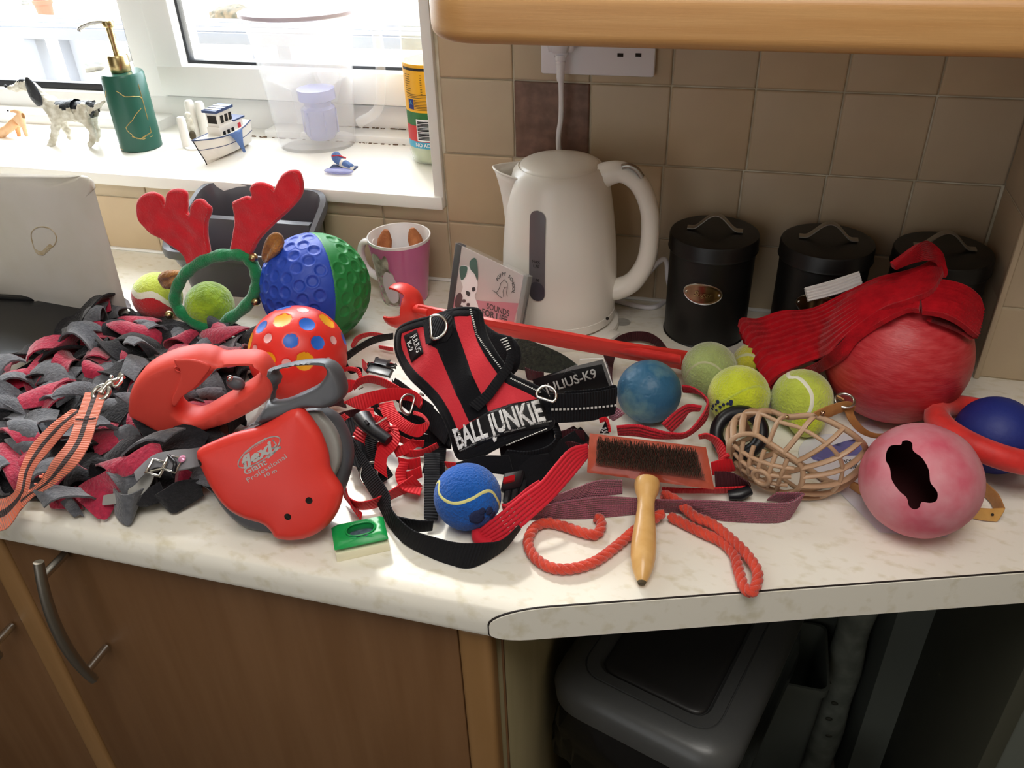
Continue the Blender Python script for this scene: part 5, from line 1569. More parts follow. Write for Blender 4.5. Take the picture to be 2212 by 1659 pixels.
# ================================================================== SNUFFLE MAT
SM = thing('snuffle_mat', 'snuffle mat of red, grey and black fleece strips at the left end of the worktop', 'snuffle mat', (-.3, -.4, 0))
mo = [(60, 790), (150, 730), (230, 680), (300, 672), (380, 690), (470, 715), (530, 745), (530, 800), (480, 900), (440, 980), (430, 1050), (300, 1080), (200, 1075), (100, 1070), (-40, 1060), (-160, 1020), (-160, 900), (-60, 850)]
mpo = [(P(*p, .012).x, P(*p, .012).y) for p in mo]
fl = Plane((0, 0, 0), (0, 0, 1))
pillow('mat_base', fl, mpo, .012, 'fleece_black', SM, rad=.005, base=.0075, sp=.02)
def fleece(seed, Ln, w, k):
    """one folded strip: U / S shaped ribbon standing on the base, local coordinates"""
    r_ = random.Random(seed); n = 9; pts = []
    curl = r_.uniform(1.8, 4.6) * r_.choice((-1, 1)); lean = r_.uniform(.3, 1.1)
    ang = r_.uniform(-.4, .4); x = z = 0
    tot = Ln
    vs = []
    path = []
    th = PI / 2 + r_.uniform(-.3, .3)
    for i in range(n + 1):
        path.append((x, z)); st = tot / n; th -= curl / n * (1 + .5 * math.sin(i)); x += math.cos(th) * st; z += math.sin(th) * st
    zmin = min(p[1] for p in path); 
    tw = r_.uniform(-.5, .5); wav_ = r_.uniform(.1, .35) * w
    A, B = [], []
    for i, (x, z) in enumerate(path):
        t = i / n; a = tw * t
        c = V((x, wav_ * math.sin(t * 5 + seed), z - max(zmin, -.010) if zmin > -.01 else z)); s = V((math.sin(a), math.cos(a), .25 * math.sin(t * 4 + seed))).normalized()
        A.append(c - s * w / 2); B.append(c + s * w / 2)
    n2 = 4; vs = []; fs = []; th_ = .0022
    T = frames([(a + b) / 2 for a, b in zip(A, B)])
    for i in range(n + 1):
        nn_ = (B[i] - A[i]).normalized().cross(T[i])
        nn_ = nn_.normalized() if nn_.length > 1e-6 else V((0, 0, 1))
        for sg in (1, -1):
            for k_ in range(n2 + 1):
                f = k_ / n2; bow = .14 * w * math.sin(f * PI) * math.sin(seed * 1.7)
                vs.append(A[i].lerp(B[i], f) + nn_ * (bow + sg * th_ / 2))
    R = 2 * (n2 + 1); K = n2 + 1
    for i in range(n):
        for k_ in range(n2):
            a = i * R + k_; b = a + R; fs += [(a, a + 1, b + 1, b), (a + K + 1, a + K, b + K, b + K + 1)]
        a = i * R; b = a + R; fs += [(a, b, b + K, a + K), (a + n2, a + K + n2, b + K + n2, b + n2)]
    for a in (0, n * R):
        for k_ in range(n2): fs.append((a + k_, a + k_ + 1, a + K + k_ + 1, a + K + k_))
    me = bpy.data.meshes.new('fleece_strip'); me.from_pydata([tuple(v) for v in vs], [], fs)
    bm = bmesh.new(); bm.from_mesh(me); bmesh.ops.recalc_face_normals(bm, faces=bm.faces)
    for e in bm.edges:
        if len(e.link_faces) == 2 and e.calc_face_angle(0) > .9: e.smooth = False
    bm.to_mesh(me); bm.free()
    me.polygons.foreach_set('use_smooth', [True] * len(me.polygons))
    return me
FLM = {}
for mi_, mm in enumerate(('fleece_red', 'fleece_grey', 'fleece_black')):
    for s in range(12):
        me = fleece(s + 20 * mi_, (.066, .078, .058, .088)[s % 4], (.028, .034, .025)[s % 3], s); me.materials.append(MATS[mm]); FLM[(mi_, s)] = me
rnd = random.Random(11)
poly = np.array(mpo); cnt = 0
def put_strip(x, y, z, mi_, s, rz, rx=0, ry=0, sc=1):
    o = bpy.data.objects.new('fleece_strip', FLM[(mi_, s)]); COL.objects.link(o); o.parent = SM
    o.rotation_euler = (rx, ry, rz); o.scale = (sc, sc, sc)
    R_ = o.rotation_euler.to_matrix(); zm = min((R_ @ v.co).z for v in o.data.vertices) * sc
    o.location = V((x, y, max(z, .0015 - zm))) - SM.location; return o
gx0, gy0 = poly.min(0); gx1, gy1 = poly.max(0)
step = .0245
row = 0; yy = gy0
cl = 0
while yy < gy1:
    xx = max(gx0, -.72) + (step / 2 if row % 2 else 0)
    while xx < gx1:
        jx, jy = xx + rnd.uniform(-.006, .006), yy + rnd.uniform(-.006, .006)
        if inpoly(np.array([[jx, jy]]), mpo)[0] and all(math.hypot(jx - bx_, jy - by_) > br_ for bx_, by_, br_ in ((-.179, -.328, .078), (-.468, -.199, .055), (-.379, -.206, .055))) and jy < -.235:
            mi_ = rnd.choices((0, 1, 2), (.34, .33, .33))[0]
            put_strip(jx, jy, .009, mi_, rnd.randrange(12), rnd.uniform(0, 2 * PI), rnd.uniform(-.25, .25), rnd.uniform(-.2, .2), rnd.uniform(.8, 1.05)); cnt += 1
        xx += step
    yy += step * .87; row += 1
print('strips', cnt)
# strips hanging out over the near edge, one by one as the photo shows them
def fl_strip(pts, w, m): return ribbon('fleece_strip', pts, w, .0025, m, SM, n=5)
loft('fleece_strip', [(152, 1065, .02), (185, 1040, .03), (215, 1025, .04), (240, 1010, .05)], [(210, 1120, .008), (232, 1120, .006), (252, 1085, .014), (262, 1060, .03)], .0028, 'fleece_red', SM)
loft('fleece_strip', [(130, 1085, .01), (150, 1075, .012), (165, 1085, .01)], [(160, 1118, .004), (172, 1112, .006), (182, 1116, .004)], .0025, 'fleece_grey', SM)
loft('fleece_strip', [(246, 1055, .03), (262, 1068, .034), (285, 1066, .034), (320, 1050, .03)], [(250, 1112, .004), (262, 1128, .004), (282, 1132, .004), (300, 1085, .012)], .0026, 'fleece_grey', SM)
loft('fleece_strip', [(236, 1020, .045), (270, 990, .055), (320, 960, .06), (345, 960, .055)], [(250, 1034, .035), (285, 1025, .045), (330, 1000, .05), (352, 985, .05)], .003, 'fleece_red', SM)
loft('fleece_strip', [(325, 1075, .022), (350, 1060, .03), (385, 1040, .035), (430, 1035, .03)], [(345, 1080, .012), (372, 1108, .004), (400, 1095, .006), (440, 1070, .01)], .003, 'fleece_black', SM)
loft('fleece_strip', [(295, 1090, .02), (315, 1060, .03), (345, 1040, .035)], [(310, 1095, .012), (330, 1090, .016), (360, 1075, .02)], .003, 'fleece_black', SM)
loft('fleece_strip', [(100, 1065, .008), (140, 1060, .012), (165, 1050, .015)], [(110, 1098, .003), (150, 1100, .004), (180, 1100, .005)], .003, 'fleece_red', SM)
loft('fleece_strip', [(382, 1020, .03), (395, 1010, .04), (415, 1020, .035)], [(380, 1058, .02), (388, 1040, .03), (404, 1048, .025)], .003, 'fleece_red', SM)
loft('fleece_strip', [(95, 758, .035), (130, 742, .045), (178, 702, .055)], [(100, 772, .02), (135, 760, .03), (178, 728, .035)], .003, 'fleece_red', SM)
loft('fleece_strip', [(510, 740, .045), (520, 745, .05), (528, 760, .045)], [(520, 790, .02), (532, 792, .02), (540, 790, .02)], .003, 'fleece_grey', SM)

# ================================================================== ORANGE WEBBING LEAD
OL = thing('orange_lead', 'frayed orange webbing lead with grey stripe and snap clip lying on the mat', 'dog lead', tuple(P(150, 950, .05)))
def z4(x, y): return (x / 3.017, 620 + y / 3.017)
def olead(A, B, nm='webbing'):
    o = loft(nm, A, B, .0022, 'orange_web', OL, n=8)
    SA, SB = spline(A, 8), spline(B, 8)
    for f0, f1 in ((.36, .64),):
        a_ = [P(*s[:3]) for s in SA]; b_ = [P(*s[:3]) for s in SB]; 
        aa_ = [p.lerp(q_, f0) for p, q_ in zip(a_, b_)]; bb_ = [p.lerp(q_, f1) for p, q_ in zip(a_, b_)]
        s_ = strip('stripe', aa_, bb_, .0030, 'stripe_grey', o); lab(s_, 'grey stripe woven down the middle')
def zz(l): return [(*z4(x, y), z) for x, y, z in l]
olead(zz([(555, 690, .085), (500, 850, .085), (440, 1010, .08), (345, 1130, .07), (270, 1255, .055), (180, 1330, .04), (90, 1380, .03), (0, 1420, .025), (-80, 1450, .02)]),
      zz([(700, 690, .085), (640, 850, .085), (590, 1010, .08), (500, 1160, .07), (350, 1290, .05), (215, 1370, .036), (130, 1460, .022), (40, 1550, .015), (-60, 1570, .012)]))
olead(zz([(470, 795, .075), (330, 900, .07), (200, 1040, .06), (130, 1190, .05), (95, 1330, .04), (10, 1380, .03), (-60, 1360, .02)]),
      zz([(560, 820, .072), (450, 920, .066), (330, 1060, .055), (220, 1200, .045), (170, 1380, .03), (60, 1560, .015), (-40, 1600, .01)]))
sb = loft('stitching', zz([(490, 858, .0875), (560, 860, .0875), (625, 850, .0875)]), zz([(492, 866, .0875), (560, 868, .0875), (625, 858, .0875)]), .0012, 'stripe_grey', OL)
rnd = random.Random(5)
for i in range(26):      # frayed tufts
    t = rnd.random(); x, y = z4(600 - 330 * t + rnd.uniform(-8, 8), 980 + 300 * t) if i % 2 else z4(430 - 260 * t, 1030 + 330 * t)
    c = P(x, y, .078 - .04 * t); ball('fray', c, rnd.uniform(.001, .0022), 'orange_web', OL, sub=1, sc=(1.4, 1, .8)) if i < 10 else None
# snap clip
ca_, cb_2 = P(*z4(660, 690), .088), P(*z4(800, 575), .095)
cx = (cb_2 - ca_).normalized()
cl_ = tube('snap_clip', [V(p) for p in spline([tuple(ca_), tuple(ca_.lerp(cb_2, .3) + V((0, 0, .003))), tuple(ca_.lerp(cb_2, .7)), tuple(cb_2)], 5)], .004, 'steel', OL, n=10, rfun=lambda t: .0045 - .002 * math.sin(t * PI * 2) ** 2)
ring('clip_eye', ca_, (0, -.5, 1), .009, .0022, 'steel', cl_, n=20)
tube('clip_hook', [V(p) for p in spline([tuple(ca_.lerp(cb_2, .5)), tuple(ca_.lerp(cb_2, .6) + V((.007, -.007, 0))), tuple(ca_.lerp(cb_2, .85) + V((.007, -.007, 0))), tuple(cb_2)], 5)], .0016, 'steel', cl_, n=8)
ball('trigger', ca_.lerp(cb_2, .62) + V((-.002, 0, .006)), .0022, 'steel', cl_, sub=2)

# ================================================================== GREY COLLAR WITH BUCKLE
CL = thing('dog_collar', 'grey dog collar with steel buckle and pink gem below the smaller retractable lead', 'dog collar', tuple(P(380, 1000, .02)))
st_ = loft('collar_strap', [(290, 1020, .05), (330, 985, .058), (370, 974, .062), (413, 970, .06), (440, 965, .05)], [(296, 1040, .045), (335, 1010, .053), (380, 1016, .056), (418, 1010, .054), (440, 1005, .045)], .003, 'collar_grey', CL)
loft('collar_strap', [(315, 1010, .045), (300, 1040, .035), (270, 1060, .03), (225, 1070, .025)], [(335, 1025, .04), (320, 1055, .03), (285, 1082, .022), (222, 1092, .018)], .003, 'mid_grey_plastic', CL)
g_ = P(394, 992, .0625); gm = lathe('gem', [(0, 0), (.0035, 0), (.004, .001), (.002, .0028), (0, .003)], 'gem', CL, frame(g_, (0, -.5, 1)), n=10)
bc_ = P(338, 1010, .058); ring('buckle', bc_, (.1, -.5, 1), .0105, .0018, 'steel', CL, n=4, xdir=(1, 1, 0))
tube('buckle_pin', [P(326, 1018, .06), P(352, 1012, .062)], .0012, 'steel', CL, n=6)
ring('buckle', P(372, 1002, .06), (.1, -.5, 1), .0105, .0016, 'steel', CL, n=4, xdir=(1, 1, 0))
tube('keeper', [V(p) for p in spline([tuple(P(365, 985, .064)), tuple(P(378, 1000, .064)), tuple(P(375, 1018, .058))], 4)], .002, 'black_plastic', CL, n=8)

# ================================================================== RETRACTABLE LEADS
def pln(a, b, c): return plane3(P(*a), P(*b), P(*c))
G = thing('retractable_lead', 'small all coral red retractable lead with loop handle resting on the fleece mat', 'retractable lead', tuple(P(400, 880, .04)), 'retractable leads')
pa = pln((275, 880, .068), (590, 850, .083), (430, 790, .120))
oc = [(270, 892), (276, 852), (305, 812), (358, 786), (414, 775), (447, 780), (470, 789), (497, 788), (543, 788), (570, 802), (588, 832), (590, 858), (563, 885), (497, 920), (431, 940), (398, 950), (345, 942), (300, 918), (275, 905)]
hc = [(466, 806), (500, 800), (532, 799), (552, 806), (556, 822), (530, 849), (464, 888), (421, 911), (391, 906), (379, 885), (391, 865), (425, 846), (450, 822)]
pillow('casing', pa, pa.uvs(oc), .034, 'flexi_coral', G, rad=.006, holes=[pa.uvs(hc)], base=-.017, sp=.006)
pillow('grip_ridge', pa, pa.uvs([(376, 778), (395, 775), (418, 776), (440, 782), (455, 792), (440, 815), (420, 838), (395, 856), (378, 878), (372, 860), (385, 830), (390, 800)]), .003, 'flexi_coral', G, rad=.0014, base=.0005, sp=.006)
c = pa.hit(500, 848) - pa.n * .016; bt_ = ball('brake_button', c, .0105, 'grey_plastic', G, sub=4, sc=(1, .6, .75)); ball('button_cap', c + V((-.003, -.003, .0075)), .0035, 'steel', bt_, sub=3)
c = pa.hit(400, 938) - pa.n * .012
nz_ = obox('strap_outlet', c + V((0, -.006, -.006)), pa.u * .017, pa.v * .009, pa.n * .011, 'black_plastic', G, bev=.004)
obox('strap_stop', pa.hit(386, 948) - pa.n * .004 + V((0, -.012, -.006)), pa.u * .010, pa.v * .009, pa.n * .011, 'label_black', nz_, bev=.003)
c = pa.hit(338, 945) - pa.n * .014; ball('side_vent', c, .009, 'label_black', G, sub=3, sc=(1, .5, .7))
el = [pa.hit(x, y) + pa.n * .0014 for x, y in [(404 + 26 * math.cos(a), 796 + 8 * math.sin(a) + 2 * math.cos(a)) for a in [k * PI / 12 for k in range(24)]]]
tube('embossed_logo', el, .0006, 'flexi_coral', G, n=5, closed=True)
ptext('embossed_logo', pa, (424, 801), (384, 794), 'flexi', .008, 'flexi_red', G, w=.001, th=.0006, bold=.03)
ptext('embossed_logo', pa, (440, 786), (398, 779), 'CLASSIC', .005, 'flexi_red', G, w=.001, th=.0006)

G2 = thing('retractable_lead', 'big red and grey retractable lead with white lettering in front of the mat', 'retractable lead', tuple(P(600, 1080, 0)), 'retractable leads')
pb = pln((445, 1040, .060), (735, 1050, .060), (640, 880, .128))
def z6(x, y): return (250 + x / 3.318, 740 + y / 3.318)
# grey core disc + grey handle
dc = z6(1150, 940); 
dpl = Plane(pb.at(0, 0, -.012), pb.n, pb.u)
dsk = [z6(1150 + 525 * math.cos(a) - 60 * math.sin(a) * 0, 930 + 460 * math.sin(a) + 60 * math.cos(a)) for a in [k * 2 * PI / 20 for k in range(20)]]
pillow('reel_housing', dpl, dpl.uvs([z6(660, 1000), z6(680, 1130), z6(760, 1250), z6(900, 1360), z6(1060, 1395), z6(1150, 1395), z6(1400, 1340), z6(1560, 1180), z6(1640, 990), z6(1665, 820), z6(1630, 680), z6(1560, 560), z6(1470, 500), z6(1380, 480), z6(1200, 560), z6(900, 640), z6(700, 760)]), .030, 'grey_plastic', G2, rad=.008, base=-.018, sp=.008)
dp2 = Plane(pb.at(0, 0, -.004), pb.n, pb.u)
pillow('side_plate', dp2, dp2.uvs([z6(670, 1010), z6(720, 1120), z6(820, 1230), z6(960, 1290), z6(1100, 1310), z6(1300, 1280), z6(1500, 1060), z6(1590, 900), z6(1600, 760), z6(1560, 640), z6(1480, 540), z6(1400, 500), z6(1100, 560), z6(760, 760)]), .014, 'mid_grey_plastic', G2, rad=.003, base=-.008, sp=.008)
hpl2 = Plane(pb.at(0, 0, .002), pb.n, pb.u)
pillow('loop_handle', hpl2, hpl2.uvs([z6(820, 640), z6(960, 590), z6(1080, 420), z6(1110, 300), z6(1060, 210), z6(1240, 150), z6(1400, 130), z6(1500, 135), z6(1570, 180), z6(1620, 280), z6(1630, 380), z6(1580, 440), z6(1480, 480), z6(1350, 480), z6(1200, 540), z6(1000, 600)]),   .030, 'grey_plastic', G2, rad=.005,
       holes=[hpl2.uvs([z6(1100, 420), z6(1150, 280), z6(1130, 215), z6(1280, 178), z6(1420, 172), z6(1490, 185), z6(1500, 230), z6(1440, 305), z6(1320, 365), z6(1200, 415)])], base=-.010, sp=.006)
cvr = [z6(600, 760), z6(700, 705), z6(860, 640), z6(1020, 600), z6(1130, 545), z6(1230, 475), z6(1290, 452), z6(1340, 458), z6(1400, 520), z6(1480, 640), z6(1530, 780), z6(1550, 900), z6(1620, 1010), z6(1636, 1080), z6(1600, 1200), z6(1520, 1310), z6(1400, 1385), z6(1270, 1408), z6(1160, 1392), z6(1120, 1340), z6(1060, 1290), z6(930, 1250), z6(800, 1170), z6(700, 1040), z6(630, 900), z6(600, 830)]
def dome_w(u, v): return 0
cvo = pillow('cover', pb, pb.uvs(cvr), .014, 'flexi_red', G2, rad=.009, dome=.006, base=.002, sp=.006, smooth_n=4)
DW = .0142
for p in (z6(626, 845), z6(1420, 1097), z6(1270, 1212)):
    c = pb.hit(*p); 
    if True: drape(ball('screw_hole', c, .0033, 'dark_hole', G2, sub=3), cvo, pb.n, .0003)
    if False: lathe('screw_hole', [(0, 0), (.0030, 0), (.0031, .0012), (.0036, .0014)], 'dark_hole', G2, frame(c + pb.n * (.0125 if p[0] > 500 else .0085), pb.n), n=16)
def el2(cx_, cy_, a, b, rot, r_, m='silver_print', dz=DW, arc=(0, 360)):
    pts = []
    for k in range(41):
        t = math.radians(arc[0] + (arc[1] - arc[0]) * k / 40); x, y = a * math.cos(t), b * math.sin(t); R_ = math.radians(rot)
        pts.append(pb.hit(*z6(cx_ + x * math.cos(R_) + y * math.sin(R_), cy_ - x * math.sin(R_) + y * math.cos(R_))) + pb.n * dz)
    A_, B_ = [], []
    o = tube('printed_logo', pts, r_, m, G2, n=5); return drape(o, cvo, pb.n, .0003)
el2(1068, 757, 172, 60, 34, .0006)
def tx(a, b, s, h, bold=0, m='silver_print', shear=0): return drape(ptext('printed_logo', pb, z6(*a), z6(*b), s, h, m, G2, w=DW, th=0, bold=bold, shear=shear), cvo, pb.n, .0004)
tx((945, 845), (1165, 710), 'flexi', .0135, .045, shear=.3)
tx((968, 900), (1122, 822), 'Giant', .0078, .02)
tx((988, 955), (1262, 782), 'Professional', .0062)
tx((1112, 922), (1194, 880), '10 m', .0044, .02)
tx((965, 765), (1118, 662), 'MADE IN GERMANY', .0034)
for q1, q2 in (((1120, 770), (1190, 705)), ((1130, 800), (1220, 715)), ((1190, 705), (1160, 670)), ((1170, 730), (1225, 725))):
    drape(tube('printed_logo', [pb.hit(*z6(*q1)).lerp(pb.hit(*z6(*q2)), k / 5) for k in range(6)], .0007, 'silver_print', G2, n=5), cvo, pb.n, .0003)

# ================================================================== CLICKER
k0, k1, k2 = P(728, 1215, 0), P(843, 1190, 0), P(733, 1160, .018)
ex = (k1 - k0).normalized(); ey = V((-ex.y, ex.x, 0)); Wk = (k1 - k0).length; Dk = .031
ck = thing('dog_clicker', 'green and cream box clicker with oval window on the front of the worktop', 'clicker', tuple(k0 + ex * Wk / 2 + ey * Dk / 2))
def kb(u0, u1, v0, v1, z0, z1, name, m, bev=.0008, par=None):
    return obox(name, k0 + ex * (u0 + u1) / 2 + ey * (v0 + v1) / 2 + V((0, 0, (z0 + z1) / 2)), ex * (u1 - u0) / 2, ey * (v1 - v0) / 2, (0, 0, (z1 - z0) / 2), m, par or ck, bev)
kb(0, Wk, 0, Dk, 0, .010, 'clicker_base', 'clicker_white')
kpl = Plane(k0 + V((0, 0, .0155)), (0, 0, 1), ex)
ov = [(Wk * .53 + Wk * .27 * (abs(math.cos(a)) ** .7) * (1 if math.cos(a) > 0 else -1), Dk * .5 + Dk * .27 * math.sin(a)) for a in [k * PI / 10 for k in range(20)]]
pillow('clicker_top', kpl, [(0, 0), (Wk, 0), (Wk, Dk), (0, Dk)], .010, 'clicker_green', ck, rad=.0015, holes=[ov], smooth_n=1, sp=.004)
tube('window_rim', [kpl.at(u, v, .0052) for u, v in ov], .0009, 'clicker_green', ck, n=6, closed=True)
kb(Wk * .15, Wk * .9, Dk * .15, Dk * .85, .0102, .0118, 'metal_tongue', 'silver_foil', 0)
lathe('rivet', [(0, 0), (.004, 0), (.0038, .001), (0, .0014)], 'teal', ck, frame(k0 + ex * Wk * .36 + ey * Dk * .4 + V((0, 0, .0118))), n=16)

# ================================================================== BALL LAUNCHER
def z2(x, y): return (700 + x / 4.148, 650 + y / 4.148)
def z8(x, y): return (1050 + x / 3.687, 660 + y / 3.687)
def z9(x, y): return (720 + x / 3.687, 850 + y / 3.687)
BL = thing('ball_launcher', 'long red plastic ball launcher with clawed cup lying behind the harness', 'ball launcher', tuple(P(1150, 720, 0)))
loft('shaft', [(905, 658, 0.062), (990, 676, 0.066), (1090, 695, 0.068), (1213, 717, 0.068), (1348, 741, 0.065), (1484, 760, .044), (1512, 766, .034)],
     [(905, 684, 0.046), (990, 700, 0.048), (1090, 722, 0.048), (1213, 748, 0.046), (1348, 772, 0.042), (1470, 796, .020), (1512, 806, .010)], .008, 'flexi_red', BL)
loft('shaft_groove', [(1050, 693, 0.064), (1213, 724, 0.063), (1348, 749, 0.060), (1470, 770, 0.054)], [(1050, 703, 0.056), (1213, 736, 0.054), (1348, 762, 0.050), (1470, 786, 0.043)], .0092, 'ring_red', BL)
cc = P(866, 660, 0.046); ax_ = (P(1000, 685, 0.055) - P(905, 665, 0.055)).normalized(); ux_ = ax_.cross(V((0, 0, 1))).normalized(); uy_ = ux_.cross(ax_)
def kp_(n):
    th = math.acos(max(-1, min(1, n.dot(ax_)))); ph = math.degrees(math.atan2(n.dot(uy_), n.dot(ux_)))
    if th < 1.05: return True
    for c_ in (95, -30, -150):
        dlt = abs((ph - c_ + 180) % 360 - 180)
        if dlt < 30 - (th - 1.05) * 12 and th < 1.95: return True
    return False
cl = ball('claw_cup', cc, .0285, 'flexi_red', BL, sub=6, keep=kp_); md = cl.modifiers.new('s', 'SOLIDIFY'); md.thickness = .003; md.offset = 0
tube('cup_neck', [cc + ax_ * .027, P(905, 668, 0.054), P(930, 674, 0.055)], .007, 'flexi_red', BL, n=12, flat=1.3)

# ================================================================== BLACK FUZZY STRAP behind the harness
FS = thing('velcro_strap', 'black fluffy hook and loop strap running from the harness neck to the label pack', 'strap', tuple(P(1170, 760, 0)))
loft('strap_band', [(1085, 735, .065), (1130, 733, .068), (1170, 745, .065), (1215, 765, .058), (1248, 788, .048)], [(1085, 790, .040), (1130, 800, .040), (1165, 803, .040), (1200, 808, .038), (1238, 815, .034)], .004, 'black_fuzzy', FS)

# ================================================================== HARNESS
hp_ = plane3(P(862, 735, .092), P(1190, 850, .082), P(1005, 1005, .014))
HN = thing('dog_harness', 'red and black dog harness with silver handle ring and lettered side patch', 'dog harness', tuple(hp_.hit(1000, 850)))
HN.location.z = 0
mid0, mid1 = np.array(hp_.uv(*z2(1130, 130))), np.array(hp_.uv(*z2(1390, 1020)))
ml = (mid1 - mid0) / np.linalg.norm(mid1 - mid0); mn_ = np.array([-ml[1], ml[0]])
def hw_(u, v):
    d = (np.array([u, v]) - mid0) @ mn_; l = (np.array([u, v]) - mid0) @ ml
    return .010 - 3.2 * d * d - .9 * (l - .06) ** 2 + .0016 * math.sin(l * 90 + d * 60)
hout = [(700, 225), (840, 190), (960, 168), (1200, 108), (1330, 98), (1400, 110), (1425, 210), (1460, 330), (1520, 440), (1600, 570), (1680, 680), (1800, 735), (1930, 800), (1975, 870), (1990, 980), (2000, 1090), (1900, 1150), (1740, 1215), (1580, 1290), (1400, 1385), (1260, 1400), (1190, 1370), (1150, 1180), (1110, 1060), (1030, 930), (900, 790), (790, 690), (700, 590), (640, 480), (620, 380), (640, 270)]
pnl = pillow('panel', hp_, hp_.uvs([z2(*p) for p in hout]), .007, 'neoprene', HN, rad=.0035, warp=hw_, sp=.006)
def wp(px, off=.0): 
    u, v = hp_.uv(*px); return hp_.at(u, v, hw_(u, v) + off)
# black bound edge
edge = [z2(*p) for p in hout]
# the binding is a band laid just inside the outline
cen_ = np.mean([hp_.uv(*p) for p in edge], 0)
def inset(pts, d):
    a = np.array([hp_.uv(*p) for p in pts]); t = np.roll(a, -1, 0) - np.roll(a, 1, 0); nn = np.stack([-t[:, 1], t[:, 0]], 1); nn /= np.linalg.norm(nn, axis=1, keepdims=True)
    s = 1 if inpoly(np.array([a[0] + nn[0] * .004]), [tuple(p) for p in a])[0] else -1
    return a, a + nn * s * d
oa, ia = inset(edge, .0085)
sa, si = spline([tuple(p) for p in oa], 3, True), spline([tuple(p) for p in ia], 3, True)
sa.append(sa[0]); si.append(si[0])
strip('edge_binding', [hp_.at(p[0], p[1], hw_(p[0], p[1]) + .001) for p in sa], [hp_.at(p[0], p[1], hw_(p[0], p[1]) + .0036) for p in si], .0042, 'black_fabric', HN)
tube('edge_piping', [hp_.at(p[0], p[1], hw_(p[0], p[1]) + .0005) for p in sa[:-1]], .0034, 'black_fabric', HN, n=8, closed=True)
def onh(name, pts, th, m, base=.004, rad=None, par=HN, sm=1, sp=.0035): return pillow(name, hp_, hp_.uvs([z2(*p) for p in pts]), th, m, par, rad=rad or th / 2, warp=hw_, base=base, smooth_n=sm, sp=sp)
onh('centre_strap', [(960, 190), (1030, 140), (1200, 110), (1230, 280), (1290, 460), (1380, 700), (1480, 940), (1500, 1010), (1330, 1100), (1230, 860), (1130, 640), (1060, 460), (990, 420)], .003, 'black_fabric')
onh('grab_handle', [(940, 210), (1130, 150), (1200, 170), (1210, 330), (1160, 400), (1020, 430), (990, 430)], .006, 'black_web', base=.007)
blb = onh('brand_label', [(715, 315), (850, 265), (932, 490), (792, 562)], .002, 'label_black', base=.0046)
def htext(a, b, s, h, m, bold=0, flip=False, off=.0066, shear=0, on=None):
    pa_, pb_ = wp(z2(*a), off), wp(z2(*b), off); x = (pb_ - pa_).normalized(); c = (pa_ + pb_) / 2; y = hp_.n.cross(x)
    o = text('lettering', s, c, x, y, h, m, HN, th=.0003, bold=bold, shear=shear)
    ws = [(v.co - c).dot(x) for v in o.data.vertices]; k_ = (pb_ - pa_).length / (max(ws) - min(ws)); mid = (max(ws) + min(ws)) / 2
    for v in o.data.vertices:
        d = (v.co - c).dot(x); v.co += x * ((d - mid) * k_ - d)
        u, w_ = (v.co - hp_.o).dot(hp_.u), (v.co - hp_.o).dot(hp_.v); dz = (v.co - c).dot(hp_.n)
        v.co = hp_.at(u, w_, hw_(u, w_) + off)
    return drape(o, on, hp_.n, .0004) if on else o
htext((820, 312), (880, 478), 'JULIUS', .0105, 'white_print', .01, on=blb)
htext((768, 375), (800, 455), 'K-9', .0085, 'white_print', .01, on=blb)
# side patch
spt = onh('side_patch', [(1160, 1225), (1300, 1130), (1500, 1010), (1700, 935), (1935, 868), (1965, 960), (1998, 1105), (1780, 1170), (1560, 1250), (1380, 1320), (1200, 1372)], .003, 'label_black', base=.0055)
htext((1205, 1265), (1950, 980), 'BALL JUNKIE', .0300, 'white_print', .03, on=spt)
for i in range(4):
    htext((1230 + 205 * i, 1352 - 80 * i), (1400 + 205 * i, 1288 - 76 * i), 'www.julius-k9.com', .0030, 'silver_print', on=spt)
# reflective stitches along the neck edge
for a, b, n_ in (((1345, 110), (1400, 330), 12), ((1400, 330), (1630, 655), 22), ((1690, 710), (1940, 825), 16), ((1650, 1300), (1985, 1130), 18)):
    for i in range(n_):
        t = i / n_; p = wp(z2(a[0] + (b[0] - a[0]) * t, a[1] + (b[1] - a[1]) * t), .0062); q_ = wp(z2(a[0] + (b[0] - a[0]) * t + 14, a[1] + (b[1] - a[1]) * t - 4), .0062)
        tube('reflective_stitch', [p, q_], .0007, 'reflect', HN, n=4)
dr_c = wp(z2(1075, 290), .014); dring('handle_ring', dr_c, hp_.n * .9 + RI * .1, (wp(z2(1180, 270)) - wp(z2(990, 310))).normalized(), .0132, .0017, 'steel', HN)
onh('ring_tab', [(930, 215), (985, 195), (1030, 415), (975, 430)], .006, 'black_fabric', base=.010)
# diagonal ribbed strap and dark lining at the neck
def l3(pts, off): return [wp(z2(x, y), off) for x, y in pts]
strip('neck_strap', l3([(1640, 370), (1690, 480), (1670, 590), (1600, 700), (1500, 850), (1370, 960)], .014), l3([(1710, 350), (1745, 480), (1720, 640), (1650, 760), (1560, 900), (1440, 1020)], .012), .003, 'black_web', HN)
for k in range(5): tube('reflective_stitch', l3([(1640 + k * 12, 400 + k * 20), (1690 + k * 8, 370 + k * 22)], .017), .0007, 'reflect', HN, n=4)
ln_ = Plane(hp_.at(0, 0, -.016), hp_.n, hp_.u)
pillow('neck_lining', ln_, ln_.uvs([z2(*p) for p in [(1400, 95), (1440, 200), (1560, 290), (1680, 320), (1760, 420), (1760, 560), (1700, 660), (1640, 640), (1520, 500), (1440, 340)]]), .006, 'black_fabric', HN, rad=.003, smooth_n=2, sp=.006)
